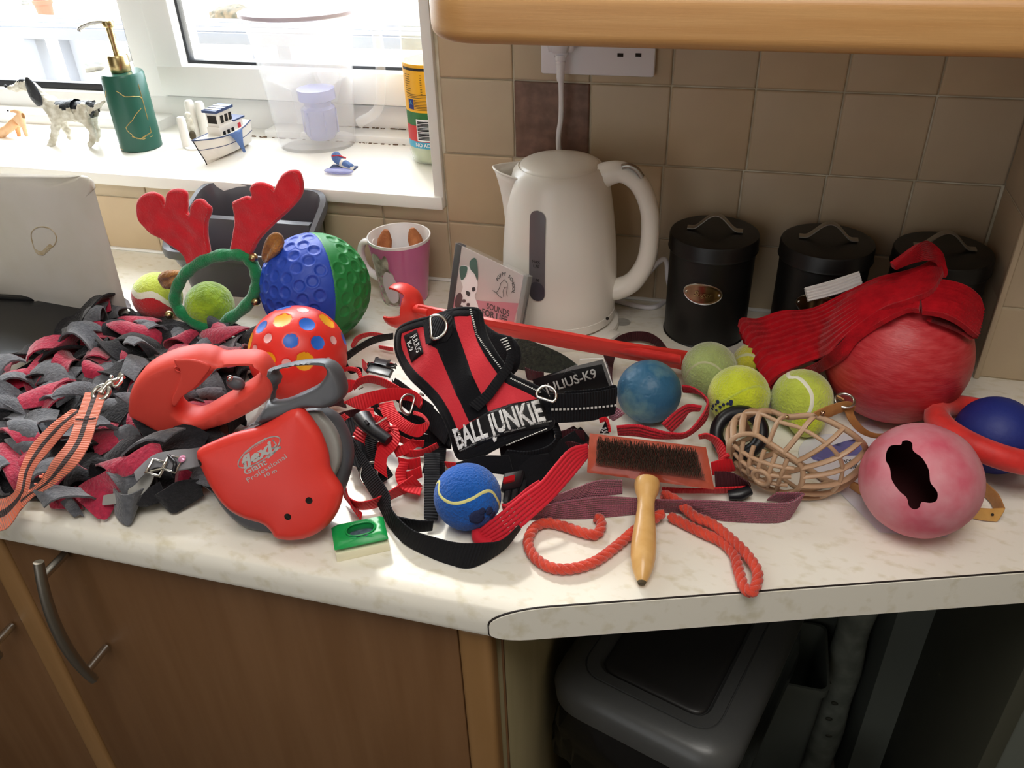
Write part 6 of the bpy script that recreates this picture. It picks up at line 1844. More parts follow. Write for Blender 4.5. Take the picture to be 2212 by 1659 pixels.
# chest strap on the right with dashes, folded back
SR = loft('chest_strap', [(1188, 850, .083), (1230, 851, .080), (1280, 847, .076), (1332, 838, .072)], [(1190, 914, .052), (1230, 912, .050), (1280, 908, .046), (1327, 894, .044)], .0028, 'black_web', HN)
loft('chest_strap', [(1332, 838, .072), (1326, 832, .073), (1290, 840, .074), (1220, 846, .074)], [(1327, 894, .044), (1322, 884, .045), (1290, 890, .046), (1220, 900, .046)], .0026, 'black_web', HN)
for i in range(17):
    t = i / 16; x = 1192 + t * 136; y = 881.5 - 9 * t * t; z = .069 - .010 * t
    a, b = P(x, y, z), P(x + 5, y - .2, z); strip('reflective_stitch', [a + V((0, -.0024, .001)), b + V((0, -.0024, .001))], [a + V((0, -.0024, -.0014)), b + V((0, -.0024, -.0014))], .0006, 'reflect', HN)
dring('strap_ring', P(1180, 855, .085), (.1, -.7, .7), (.2, .6, .8), .010, .0015, 'steel', HN)
# loop hanging below the patch
loft('belly_strap', [(1190, 915, .045), (1200, 945, .038), (1180, 965, .034), (1140, 975, .032), (1095, 972, .03)], [(1205, 912, .046), (1212, 950, .03), (1185, 985, .022), (1135, 994, .02), (1098, 985, .022)], .003, 'black_web', HN)
loft('belly_strap', [(860, 820, .06), (900, 850, .055), (940, 885, .05), (975, 925, .04)], [(850, 860, .04), (890, 895, .036), (930, 930, .03), (960, 960, .026)], .003, 'black_web', HN)
loft('belly_strap', [(905, 885, .04), (950, 900, .04), (980, 930, .035)], [(900, 915, .03), (940, 930, .03), (970, 965, .02)], .003, 'black_fabric', HN)
loft('belly_strap', [(985, 1000, .02), (1040, 985, .03), (1100, 985, .03)], [(1000, 1030, .012), (1050, 1020, .016), (1110, 1025, .012)], .003, 'black_fabric', HN)
# buckle under the harness
bq = P(1108, 1040, .020)
bk_ = obox('buckle', bq, (P(1130, 1036, .02) - P(1086, 1044, .02)) / 2, (P(1112, 1020, .028) - P(1104, 1060, .014)) / 2, (0, -.003, .004), 'black_plastic', HN, bev=.002)
obox('buckle_webbing', bq + V((-.002, -.006, .007)), (P(1117, 1028, .02) - P(1093, 1034, .02)) / 2, (P(1106, 1022, .028) - P(1104, 1034, .022)) / 2, (0, -.001, .002), 'red_web', bk_, bev=.0005)
for k in (0, 1, 2):
    c = P(1096 + 16 * k, 1068 - 3 * k, .012); obox('buckle_prong', c, V((.0022, 0, 0)), V((.001, -.010, -.003)), (0, 0, .003), 'black_plastic', bk_, bev=.001)
loft('belly_strap', [(1120, 1010, .02), (1150, 985, .028), (1185, 980, .03)], [(1140, 1060, .006), (1165, 1040, .01), (1195, 1010, .012)], .004, 'black_fabric', HN)

# ================================================================== LABEL PACK
lp = plane3(P(1150, 815, .052), P(1302, 776, .072), P(1322, 838, .040))
LP = thing('label_pack', 'black card pack in clear wrapping with grey lettering above the dashed strap', 'pack', tuple(P(1240, 850, 0)))
pillow('card', lp, lp.uvs([(1150, 822), (1225, 797), (1302, 778), (1314, 808), (1324, 838), (1250, 850), (1160, 858)]), .006, 'label_black', LP, rad=.0015, base=-.003, smooth_n=1, sp=.008)
ptext('lettering', lp, (1176, 842), (1288, 806), 'JULIUS-K9', .0150, 'silver_print', LP, w=.0008, th=.0003, bold=.02)
ptext('lettering', lp, (1218, 850), (1262, 842), 'glow in the dark', .0036, 'maroon_dark', LP, w=.0008, th=.0002)
wr = pillow('wrapping', lp, lp.uvs([(1183, 812), (1225, 795), (1252, 783), (1250, 774), (1305, 772), (1312, 785), (1328, 842), (1320, 846), (1300, 786), (1240, 798)]), .001, 'clear_plastic', LP, rad=.0004, base=.0014, smooth_n=1, sp=.008)
tube('wrapping_edge', [lp.hit(*p) + lp.n * .002 for p in ((1253, 775), (1303, 773), (1308, 785), (1326, 841))], .0006, 'ceramic', LP, n=5)

# ================================================================== TANGLES OF LEADS
def rib(par, pts, w, m, th=.0018, n=8, name='webbing'): return ribbon(name, pts, w, th, m, par, n=n)
RL = thing('red_nylon_lead', 'tangled bright red nylon lead with steel rings left of the harness', 'dog lead', tuple(P(840, 960, 0)))
def r2(l): return [(*z2(x, y), z, a) for x, y, z, a in l]
def r9(l): return [(*z9(x, y), z, a) for x, y, z, a in l]
Wd = .0175
L2 = lambda A, B, m='red_web', par=None, th=.002, name='webbing': loft(name, [(*z2(x, y), z) for x, y, z in A], [(*z2(x, y), z) for x, y, z in B], th, m, par or RL, n=7)
L2([(175, 905, .048), (300, 850, .056), (450, 805, .062), (620, 780, .064), (780, 795, .062), (870, 860, .058), (875, 930, .054)], [(185, 915, .046), (330, 975, .046), (480, 920, .05), (640, 890, .052), (780, 900, .050), (850, 960, .046), (860, 965, .045)])
L2([(250, 770, .050), (300, 700, .060), (400, 668, .066), (520, 690, .068), (640, 750, .066), (700, 790, .062)], [(270, 800, .044), (340, 745, .050), (420, 735, .052), (520, 760, .056), (600, 800, .056), (640, 830, .054)])
L2([(490, 930, .050), (530, 1030, .048), (640, 1130, .048), (760, 1200, .048), (860, 1215, .05), (935, 1130, .056), (935, 1070, .058), (880, 1010, .056), (810, 985, .05)], [(620, 900, .056), (650, 980, .056), (730, 1060, .058), (820, 1105, .06), (880, 1100, .061), (915, 1075, .06), (880, 1045, .056), (840, 1030, .052), (800, 1020, .046)])
L2([(320, 980, .045), (370, 1040, .044), (280, 1160, .034), (240, 1260, .026)], [(440, 960, .046), (450, 1060, .044), (370, 1220, .034), (365, 1330, .024)])
L2([(560, 1130, .046), (600, 1160, .044), (560, 1250, .04), (480, 1320, .036), (455, 1420, .03), (450, 1500, .024)], [(650, 1110, .05), (680, 1230, .044), (640, 1330, .036), (570, 1400, .03), (560, 1500, .024), (570, 1590, .018)])
L2([(470, 1290, .03), (540, 1190, .036), (600, 1140, .04)], [(480, 1350, .024), (570, 1250, .03), (650, 1180, .038)])
L2([(640, 1280, .034), (760, 1330, .03), (880, 1330, .03), (1010, 1270, .034)], [(660, 1370, .024), (780, 1400, .02), (900, 1380, .02), (1030, 1310, .024)])
L2([(660, 1400, .028), (760, 1420, .026), (860, 1400, .026)], [(680, 1500, .016), (770, 1510, .014), (870, 1490, .014)])
L2([(650, 1500, .022), (740, 1530, .02), (870, 1480, .022)], [(670, 1590, .010), (770, 1610, .008), (880, 1580, .01)])
L2([(200, 1430, .03), (180, 1600, .02), (230, 1800, .010), (340, 1900, .006)], [(150, 1480, .034), (190, 1680, .03), (250, 1850, .022), (330, 1960, .004)])
L2([(160, 1500, .03), (190, 1700, .024), (270, 1790, .022), (400, 1790, .022), (560, 1720, .024), (800, 1560, .022)], [(180, 1760, .006), (250, 1840, .004), (330, 1870, .004), (470, 1850, .004), (640, 1760, .005), (880, 1660, .006)])
L2([(130, 620, .038), (220, 590, .046), (310, 610, .048), (335, 680, .044), (290, 720, .04)], [(150, 650, .034), (220, 625, .040), (290, 640, .042), (310, 690, .04), (280, 730, .036)])
L2([(150, 710, .035), (230, 705, .038), (300, 715, .04)], [(170, 830, .02), (230, 820, .024), (270, 780, .03)])
L2([(240, 400, .016), (290, 320, .022), (400, 285, .024), (520, 295, .022), (600, 330, .018)], [(260, 430, .008), (320, 350, .010), (410, 315, .012), (510, 320, .010), (600, 350, .01)])
L2([(340, 520, .02), (350, 600, .028), (390, 650, .03)], [(375, 560, .016), (385, 600, .02), (420, 620, .024)])
L2([(380, 560, .02), (500, 545, .024), (620, 560, .026)], [(400, 600, .012), (500, 580, .014), (620, 600, .016)])
L2([(490, 400, .012), (560, 410, .014), (620, 420, .014)], [(500, 425, .006), (560, 440, .006), (620, 450, .006)])
for p, z, R_, ang in (((275, 1310), .022, .0108, 20), ((435, 1555), .018, .0125, 10), ((765, 930), .052, .011, 80)):
    dring('ring', P(*z2(*p), z), (math.sin(math.radians(ang)) * .9, -.55, .6), (-.7, -.2, .3), R_, .0014, 'steel', RL)
tube('ring', [P(*z2(860, 830), .066), P(*z2(880, 840), .066), P(*z2(890, 850), .064)], .0013, 'steel', RL, n=6)
for A_, B_ in (((310, 790), (350, 770)), ((490, 960), (510, 970)), ((460, 1110), (560, 1050))):
    tube('ring', [P(*z2(*A_), .054), P(*z2(*B_), .056)], .0013, 'steel', RL, n=6)
sl_ = tube('side_release_buckle', [P(*z2(x, y), z) for x, y, z in [(340, 1040, .05), (390, 1110, .05), (470, 1180, .048), (580, 1250, .045)]], .0062, 'black_plastic', RL, n=12, flat=1.4, rfun=lambda t: .0075 - .003 * t)
tube('buckle_slot', [P(*z2(x, y), z) for x, y, z in [(372, 1075, .0575), (398, 1105, .0575)]], .0016, 'label_black', sl_, n=6)
# second black buckle near the top
b3 = thing('side_release_buckle', 'open black side release buckle between the spotted ball and harness', 'buckle', tuple(P(*z2(510, 590), .02)))
obox('buckle_frame', P(*z2(500, 625), .034), (P(*z2(600, 650), .034) - P(*z2(400, 600), .034)) / 2, (0, -.001, .0016), (0, .006, .001), 'black_plastic', b3, bev=.001)
obox('buckle_frame', P(*z2(520, 580), .034), (P(*z2(640, 590), .034) - P(*z2(400, 580), .034)) / 2, (0, -.001, .0016), (0, .002, .001), 'black_plastic', b3, bev=.001)
obox('buckle_clip', P(*z2(520, 545), .038), (P(*z2(575, 555), .038) - P(*z2(465, 530), .038)) / 2, (0, -.003, .0016), (0, .003, .0015), 'grey_plastic', b3, bev=.0012)

BW = thing('black_webbing_lead', 'wide black webbing lead looping round the front of the blue tennis ball', 'dog lead', tuple(P(930, 1180, 0)))
L9 = lambda A, B, m='black_web', par=None, th=.0024, name='webbing': loft(name, [(*z9(x, y), z) for x, y, z in A], [(*z9(x, y), z) for x, y, z in B], th, m, par or BW, n=8)
L9([(60, 230, .030), (140, 330, .032), (330, 620, .034), (440, 790, .032), (470, 930, .028), (620, 1080, .024), (820, 1150, .023), (1000, 1190, .024), (1180, 1190, .025), (1340, 1170, .027), (1480, 1050, .030)],
   [(30, 260, .022), (120, 430, .018), (240, 700, .014), (360, 900, .010), (440, 1050, .005), (560, 1190, .002), (760, 1300, .001), (950, 1370, .001), (1110, 1385, .001), (1350, 1250, .003), (1490, 1080, .006)])
L9([(470, 970, .022), (560, 990, .022), (680, 1010, .022), (800, 1010, .022)], [(520, 1060, .008), (620, 1090, .007), (700, 1100, .007), (790, 1090, .008)])
L9([(725, 480, .03), (722, 700, .022), (722, 900, .014), (722, 1000, .010)], [(850, 480, .03), (845, 700, .022), (840, 900, .014), (830, 1010, .008)])
L9([(60, 280, .03), (120, 200, .034), (200, 190, .036)], [(130, 560, .018), (220, 600, .02), (300, 640, .02)])
BS = thing('black_webbing_strap', 'narrow black webbing strap arching from the spotted ball to the harness top', 'strap', tuple(P(800, 740, 0)))
L2([(100, 570, .050), (170, 490, .056), (300, 400, .058), (450, 320, .058), (620, 290, .06)], [(130, 600, .036), (210, 530, .040), (350, 430, .042), (480, 370, .040), (620, 340, .045)], 'black_web', BS)
L2([(200, 540, .034), (230, 590, .032), (330, 600, .03), (340, 660, .03)], [(190, 600, .02), (240, 650, .02), (300, 640, .02), (330, 690, .02)], 'black_web', BS)
L2([(610, 700, .05), (640, 760, .048), (830, 900, .04)], [(640, 820, .03), (700, 880, .03), (880, 1000, .026)], 'black_web', BS)
# dark red webbing under everything between the ball and harness
DR = thing('dark_red_webbing', 'dark red webbing lying under the nylon lead below the harness', 'dog lead', tuple(P(900, 960, 0)))
L2([(20, 1080, .02), (150, 1000, .026), (320, 960, .03)], [(40, 1190, .006), (170, 1120, .01), (330, 1080, .014)], 'maroon_dark', DR)
L2([(860, 1000, .034), (960, 1020, .034), (1090, 1060, .034)], [(860, 1180, .014), (980, 1180, .014), (1100, 1180, .014)], 'maroon_dark', DR)
L2([(1080, 1440, .014), (1180, 1450, .014), (1250, 1460, .014)], [(1100, 1490, .006), (1180, 1500, .006), (1240, 1510, .006)], 'red_web', DR)
L2([(20, 860, .024), (120, 830, .03), (180, 900, .032)], [(20, 960, .01), (110, 940, .014), (200, 960, .018)], 'maroon_dark', DR)

# braided soft red lead: five parallel cords
BR = thing('braided_lead', 'soft red braided lead running diagonally from the brush to the blue ball', 'dog lead', tuple(P(1150, 1070, 0)))
A_ = [(2020, 405, .046), (1880, 440, .048), (1750, 580, .046), (1650, 700, .042), (1500, 810, .036), (1350, 930, .028), (1200, 1050, .018), (1145, 1100, .012)]
B_ = [(2030, 500, .034), (1960, 600, .034), (1860, 720, .032), (1740, 850, .028), (1600, 980, .022), (1460, 1100, .014), (1330, 1180, .008), (1260, 1205, .005)]
SA = [P(*z9(s[0], s[1]), s[2]) for s in spline(A_, 8)]; SB = [P(*z9(s[0], s[1]), s[2]) for s in spline(B_, 8)]
for k in range(6):
    f = (k + .5) / 6; pts = [a.lerp(b, f) for a, b in zip(SA, SB)]
    rr_ = max(.0016, (SA[20] - SB[20]).length / 12 * 1.12)
    tube('braided_cord', pts, rr_, 'red_soft', BR, n=8, rfun=lambda t, r_=rr_: r_ * (1 + .10 * math.sin(t * 150)))
L9([(1340, 880, .03), (1400, 870, .03), (1560, 740, .034), (1640, 690, .036)], [(1350, 930, .02), (1420, 910, .022), (1570, 790, .026), (1650, 720, .03)], 'red_soft', BR)
pts = [P(*z9(x, y), z) for x, y, z in [(1145, 1095, .010), (1150, 1150, .008), (1200, 1190, .006), (1265, 1200, .006)]]
tube('braided_end', [V(p) for p in spline([tuple(p) for p in pts], 6)], .0055, 'red_soft', BR, n=10)

# maroon webbing lead
MR = thing('maroon_lead', 'faded maroon webbing lead passing under the brush handle and folded at the right', 'dog lead', tuple(P(1400, 1100, 0)))
def z5a(x, y): return (1100 + x / 3.687, 850 + y / 3.687)
L5 = lambda A, B, m='maroon_web', par=None, th=.0024, name='webbing': loft(name, [(*z5a(x, y), z) for x, y, z in A], [(*z5a(x, y), z) for x, y, z in B], th, m, par or MR, n=8)
L5([(190, 960, .018), (330, 880, .021), (560, 840, .022), (760, 820, .022), (960, 830, .022), (1180, 845, .022), (1500, 850, .022), (1850, 862, .022), (2212, 870, .023), (2350, 800, .024)],
   [(150, 1010, .004), (330, 1000, .002), (560, 1000, .001), (760, 985, .001), (960, 965, .001), (1180, 945, .001), (1440, 960, .001), (1720, 1015, .001), (2100, 1030, .001), (2230, 1000, .002)])
L5([(2350, 800, .024), (2335, 790, .024), (2240, 790, .022), (2130, 790, .018)], [(2230, 1000, .002), (2200, 900, .003), (2130, 860, .004), (2050, 850, .004)])
L5([(400, 800, .030), (560, 740, .032), (720, 690, .034), (900, 690, .034)], [(240, 920, .014), (450, 880, .016), (640, 830, .018), (900, 800, .018)])
M2 = thing('dark_maroon_lead', 'dark maroon webbing looping behind the red launcher and blue rubber ball', 'dog lead', tuple(P(1380, 730, 0)))
L8 = lambda A, B, m='maroon_dark', par=None, th=.0022, name='webbing': loft(name, [(*z8(x, y), z) for x, y, z in A], [(*z8(x, y), z) for x, y, z in B], th, m, par or M2, n=8)
L8([(1020, 275, .016), (1080, 235, .018), (1180, 208, .019), (1290, 215, .019), (1380, 265, .018), (1440, 340, .016)], [(1020, 300, .006), (1100, 290, .005), (1180, 280, .005), (1270, 285, .005), (1340, 310, .005), (1390, 345, .004)])
L8([(930, 380, .020), (960, 480, .020), (985, 580, .020), (990, 640, .02)], [(1030, 400, .020), (1010, 490, .020), (1005, 580, .020), (1015, 640, .02)])
L8([(700, 960, .026), (620, 1010, .026), (640, 1090, .022), (760, 1120, .02), (830, 1100, .02)], [(740, 990, .016), (670, 1030, .014), (690, 1070, .014), (760, 1080, .012), (830, 1075, .014)])
L8([(310, 490, .05), (380, 520, .05), (460, 530, .05)], [(330, 590, .036), (400, 600, .038), (460, 600, .038)])

# red soft lead right of the rubber ball
RS = thing('red_soft_lead', 'red woven lead looping between the blue rubber ball and the yellow balls', 'dog lead', tuple(P(1480, 910, 0)))
R8 = lambda A, B, m='red_soft', par=None, th=.003, name='webbing': L8(A, B, m, par or RS, th, name)
R8([(1040, 960, .050), (1200, 950, .052), (1330, 980, .048), (1450, 1010, .046), (1590, 1010, .046), (1700, 900, .046), (1765, 770, .044), (1720, 700, .042), (1640, 650, .038), (1560, 635, .036)],
   [(1050, 1030, .034), (1200, 1040, .034), (1350, 1060, .034), (1480, 1060, .034), (1600, 1045, .034), (1740, 930, .034), (1772, 820, .03), (1740, 740, .028), (1680, 700, .026), (1570, 690, .022)])
R8([(1400, 940, .036), (1500, 850, .038), (1600, 790, .036), (1720, 800, .036)], [(1480, 1010, .022), (1560, 930, .022), (1620, 850, .024), (1700, 840, .026)])
R8([(1690, 1035, .040), (1760, 1020, .044), (1850, 1060, .044), (1900, 1120, .042), (1940, 1200, .040)], [(1700, 1060, .030), (1760, 1060, .032), (1820, 1110, .030), (1850, 1190, .028), (1860, 1240, .026)], 'red_web')
R8([(1790, 1250, .030), (1900, 1220, .034), (1960, 1230, .034)], [(1800, 1350, .016), (1900, 1330, .018), (1990, 1310, .02)], 'red_web')
R8([(1820, 1320, .026), (1950, 1330, .026), (2080, 1400, .024)], [(1830, 1470, .008), (1960, 1480, .006), (2110, 1440, .010)], 'maroon_dark')
R8([(1400, 1450, .014), (1650, 1460, .014), (1900, 1450, .016), (2100, 1440, .014)], [(1400, 1490, .006), (1650, 1490, .004), (1900, 1490, .003), (2080, 1470, .003)], 'red_web')
b4 = tube('strap_slider', [P(*z8(x, y), z) for x, y, z in [(1930, 1500, .006), (2010, 1490, .008), (2095, 1460, .010)]], .005, 'black_plastic', RS, n=10, flat=1.6, rfun=lambda t: .0065 - .003 * abs(t - .5))
tg1 = thing('lead_tag', 'small black tag with white letters on a red loop above the brush', 'tag', tuple(P(*z8(940, 970), .04)))
loft('tag_loop', [(*z8(900, 900), .056), (*z8(960, 890), .058), (*z8(985, 960), .054), (*z8(990, 1010), .05)], [(*z8(905, 935), .050), (*z8(945, 925), .052), (*z8(965, 960), .05), (*z8(970, 1010), .046)], .002, 'red_web', tg1)
tp_ = plane3(P(*z8(900, 1010), .046), P(*z8(980, 1010), .046), P(*z8(950, 910), .06))
pillow('tag_label', tp_, tp_.uvs([z8(902, 1010), z8(952, 912), z8(982, 1012)]), .002, 'label_black', tg1, rad=.0006, smooth_n=1, base=.002)
ptext('lettering', tp_, z8(930, 960), z8(950, 1010), 'JUL', .008, 'white_print', tg1, w=.0034, th=.0002)
R8([(1000, 800, .04), (1060, 820, .042), (1100, 860, .042)], [(980, 900, .03), (1000, 910, .03), (1010, 920, .03)], 'maroon_web', M2)
wp_ = tube('wooden_peg', [P(*z8(1100, 900), .03), P(*z8(1170, 930), .028)], .006, 'wood_handle', M2, n=10) if False else None

# twisted orange rope lead
OR = thing('rope_lead', 'thick twisted orange rope lead with loops either side of the brush handle', 'dog lead', tuple(P(1400, 1200, 0)))
def rope(pts, turns=1):
    S = spline([tuple(P(*z5a(x, y), z)) for x, y, z in pts], 14); S = [V(s) for s in S]
    # even spacing
    d = [0]
    for i in range(1, len(S)): d.append(d[-1] + (S[i] - S[i - 1]).length)
    n = int(d[-1] / .0016); ev = []; j = 0
    for i in range(n + 1):
        t = d[-1] * i / n
        while j < len(d) - 2 and d[j + 1] < t: j += 1
        f = (t - d[j]) / max(1e-9, d[j + 1] - d[j]); ev.append(S[j].lerp(S[j + 1], f))
    T = frames(ev); N1 = V((0, 0, 1)); N1 = (N1 - T[0] * N1.dot(T[0])).normalized(); fr = []
    for t in T:
        N1 = (N1 - t * N1.dot(t)).normalized(); fr.append((N1.copy(), t.cross(N1)))
    for k in range(3):
        pp = []
        for i, p in enumerate(ev):
            a = 2 * PI * (i * .0016 / .021) + k * 2 * PI / 3; pp.append(p + (fr[i][0] * math.cos(a) + fr[i][1] * math.sin(a)) * .0024)
        tube('rope_strand', pp, .0029, 'rope', OR, n=8)
rope([(690, 985, .008), (730, 1010, .0065), (728, 1080, .006), (680, 1125, .006), (560, 1100, .006), (430, 1055, .006), (300, 1030, .006), (200, 1070, .006), (150, 1180, .006), (200, 1300, .006), (330, 1385, .006), (500, 1395, .006), (680, 1340, .006), (850, 1220, .006), (1000, 1090, .007), (1150, 1000, .010), (1220, 950, .012)])
rope([(1220, 800, .014), (1330, 850, .012), (1480, 980, .012), (1620, 1040, .012), (1780, 1170, .012), (1890, 1280, .011), (1970, 1400, .010), (1975, 1500, .008), (1930, 1585, .006), (1870, 1540, .006), (1830, 1420, .0065), (1790, 1280, .006), (1690, 1180, .006), (1540, 1110, .006), (1400, 1040, .006), (1280, 980, .006)])

# more black webbing filling the tangle
BN = thing('black_nylon_straps', 'heap of black nylon straps under the red lead left of the harness', 'straps', tuple(P(850, 900, 0)))
for A_, B_ in (([(440, 880, .03), (560, 960, .034), (700, 1000, .036), (900, 1040, .036), (1090, 1120, .034)], [(420, 960, .02), (540, 1060, .02), (700, 1130, .02), (880, 1180, .022), (1060, 1230, .022)]),
               ([(640, 1090, .022), (800, 1180, .022), (960, 1200, .022), (1130, 1230, .022)], [(640, 1230, .008), (800, 1300, .008), (960, 1300, .01), (1140, 1330, .012)]),
               ([(430, 1120, .02), (480, 1260, .02), (520, 1400, .018), (620, 1560, .014)], [(330, 1150, .01), (350, 1300, .008), (400, 1450, .006), (500, 1640, .004)]),
               ([(640, 690, .034), (720, 760, .036), (850, 850, .036), (980, 940, .036)], [(600, 800, .02), (700, 880, .02), (830, 980, .02), (960, 1060, .02)]),
               ([(860, 1270, .02), (900, 1400, .02), (880, 1540, .016)], [(1100, 1290, .014), (1090, 1400, .012), (1080, 1560, .008)])):
    L2(A_, B_, 'black_web', BN)

for A_, B_ in (([(1640, 1330, .03), (1800, 1380, .028), (2000, 1330, .03), (2150, 1220, .034), (2300, 1130, .034)], [(1560, 1480, .012), (1760, 1560, .010), (1960, 1520, .012), (2200, 1400, .012), (2400, 1260, .014)]),
               ([(1250, 1420, .02), (1450, 1420, .022), (1650, 1440, .02)], [(1300, 1520, .008), (1480, 1540, .008), (1640, 1560, .008)]),
               ([(1900, 1560, .012), (2050, 1500, .016), (2200, 1400, .02)], [(1820, 1720, .004), (1980, 1640, .005), (2150, 1520, .006)])):
    L2(A_, B_, 'black_fabric', BN)
for A_, B_ in (([(2080, 1180, .034), (2200, 1150, .036), (2330, 1160, .034)], [(2100, 1260, .022), (2200, 1260, .022), (2340, 1250, .02)]),
               ([(2050, 1300, .026), (2200, 1260, .03), (2350, 1300, .028)], [(2060, 1380, .012), (2220, 1360, .014), (2360, 1380, .012)])):
    L2(A_, B_, 'maroon_dark', M2)

L2([(1560, 1230, .030), (1800, 1170, .036), (2060, 1110, .040)], [(1590, 1430, .014), (1800, 1410, .016), (2070, 1330, .020)], 'black_fabric', HN, .003, 'belly_panel')
for A_, B_ in (([(640, 1180, .034), (760, 1240, .036), (900, 1250, .036)], [(650, 1250, .028), (760, 1300, .028), (890, 1310, .028)]),
               ([(680, 1440, .030), (640, 1560, .026), (700, 1690, .020), (860, 1740, .018)], [(760, 1450, .026), (730, 1560, .020), (760, 1640, .014), (880, 1680, .010)]),
               ([(430, 1010, .044), (560, 1060, .046), (600, 1150, .044)], [(400, 1080, .036), (500, 1120, .038), (530, 1190, .036)]),
               ([(180, 1010, .034), (270, 1080, .034), (300, 1180, .032)], [(110, 1050, .024), (200, 1130, .024), (230, 1210, .022)]),
               ([(620, 1330, .030), (700, 1290, .034), (800, 1230, .036)], [(650, 1400, .022), (740, 1370, .026), (850, 1300, .030)])):
    L2(A_, B_, 'red_web', RL)

# ================================================================== SLICKER BRUSH
bp1 = plane3(P(1272, 936, .060), P(1526, 965, .062), P(1405, 1040, .034))
SB_ = thing('slicker_brush', 'wooden slicker brush with red head, wire bristles and pale turned handle', 'brush', tuple(P(1395, 1150, 0)))
hq = [z5a(635, 308), z5a(1568, 420), z5a(1636, 760), z5a(614, 622)]
hu = bp1.uvs(hq)
pillow('brush_head', bp1, hu, .011, 'wood_red', SB_, rad=.0022, smooth_n=1, base=-.0055, sp=.008)
cu_ = np.mean(hu, 0)
def shr(f, g): return [tuple(cu_ + (np.array(p) - cu_) * (f, g)) for p in hu]
pillow('bristle_pad', bp1, shr(.86, .66), .003, 'brush_pad', SB_, rad=.001, smooth_n=1, base=.0003, sp=.01)
c4 = [np.array(p) for p in shr(.82, .60)]
bmv, bmf = [], []; rnd = random.Random(2)
NX, NY = 60, 20
for j in range(NY):
    for i in range(NX):
        s, t = (i + .5 * (j % 2)) / (NX - .5), j / (NY - 1)
        p = (c4[0] * (1 - s) + c4[1] * s) * (1 - t) + (c4[3] * (1 - s) + c4[2] * s) * t
        a = bp1.at(p[0], p[1], .0015)
        jx = rnd.uniform(-.0006, .0006); m1 = a + bp1.n * .0075 + bp1.u * jx; e1 = m1 + bp1.n * .0038 + bp1.v * .0026 + bp1.u * jx
        b0 = len(bmv); r_ = .00034
        for q_ in (a, m1, e1):
            for k in range(3):
                an = 2 * PI * k / 3; bmv.append(q_ + bp1.u * r_ * math.cos(an) + bp1.v * r_ * math.sin(an))
        for l in (0, 3):
            for k in range(3): bmf.append((b0 + l + k, b0 + l + (k + 1) % 3, b0 + l + 3 + (k + 1) % 3, b0 + l + 3 + k))
o = pyd('bristles', bmv, bmf, 'bristle', SB_); o['kind'] = 'stuff'
h0, h1 = P(1398, 1040, .036), P(1386, 1263, .0075)
hl_ = (h1 - h0).length; hd_ = (h1 - h0).normalized()
k_ = 1 / 2300
hpr = [(0, .0), (27, .0), (28, .03), (26, .10), (20, .17), (18.5, .22), (19, .30), (22, .42), (25, .55), (26.5, .66), (25.5, .76), (21, .86), (14, .94), (9, .975), (7, .995), (0, 1.0)]
lathe('handle', [(r_ * k_, t * hl_) for r_, t in hpr], 'wood_handle', SB_, frame(h0, hd_), n=32)
lab(lathe('worn_tip', [(9.3 * k_, .972 * hl_), (7.3 * k_, .996 * hl_), (0, 1.001 * hl_)], 'leaf_brown', SB_, frame(h0, hd_), n=24, caps=False), 'dark worn tip')

# ================================================================== BASKET MUZZLE
def z7(x, y): return (1500 + x / 3.107, 750 + y / 3.107)
MZ = thing('basket_muzzle', 'beige plastic basket muzzle with tan leather straps lying on its side', 'muzzle', tuple(P(1750, 1000, 0)))
nose = [(232, 660, .050), (262, 612, .058), (320, 585, .064), (410, 588, .068), (500, 640, .068), (600, 705, .065), (690, 765, .060), (722, 810, .052), (728, 870, .042), (712, 930, .030), (670, 972, .018), (600, 985, .012), (500, 950, .010), (390, 895, .010), (280, 830, .014), (235, 750, .030)]
rimp = [(335, 500, .050), (370, 455, .062), (430, 432, .072), (520, 432, .080), (625, 468, .086), (810, 462, .096), (1000, 545, .094), (1115, 630, .078), (1150, 690, .056), (1135, 780, .036), (1095, 850, .020), (1010, 905, .010), (900, 900, .006), (740, 800, .004), (560, 700, .004), (400, 600, .020)]
def W7(l): return [P(*z7(x, y), z) for x, y, z in l]
NP_, RP_ = W7(nose), W7(rimp)
NS = [V(s) for s in spline([tuple(p) for p in NP_], 4, True)]; RS_ = [V(s) for s in spline([tuple(p) for p in RP_], 4, True)]
bsk = []
tube('rim', RS_, .0027, 'muzzle', MZ, n=8, closed=True, flat=1.2)
tube('nose_rim', NS, .0026, 'muzzle', MZ, n=8, closed=True)
ctr = (sum(NP_, V()) + sum(RP_, V())) / 32
def ribp(a, b, t, k=.010):
    p = a.lerp(b, t); out = (p - ctr); ax__ = (sum(RP_, V()) / 16 - sum(NP_, V()) / 16).normalized(); out = (out - ax__ * out.dot(ax__)).normalized()
    q_ = p + out * k * math.sin(PI * t); q_.z = max(.0022, q_.z); return q_
for i in range(0, 16):
    tube('rib', [ribp(NP_[i], RP_[i], t / 8) for t in range(9)], .0023, 'muzzle', MZ, n=8, flat=1.35)
mids = [ribp(NS[i], RS_[i], .5) for i in range(64)]
tube('cross_band', mids, .0021, 'muzzle', MZ, n=8, closed=True)
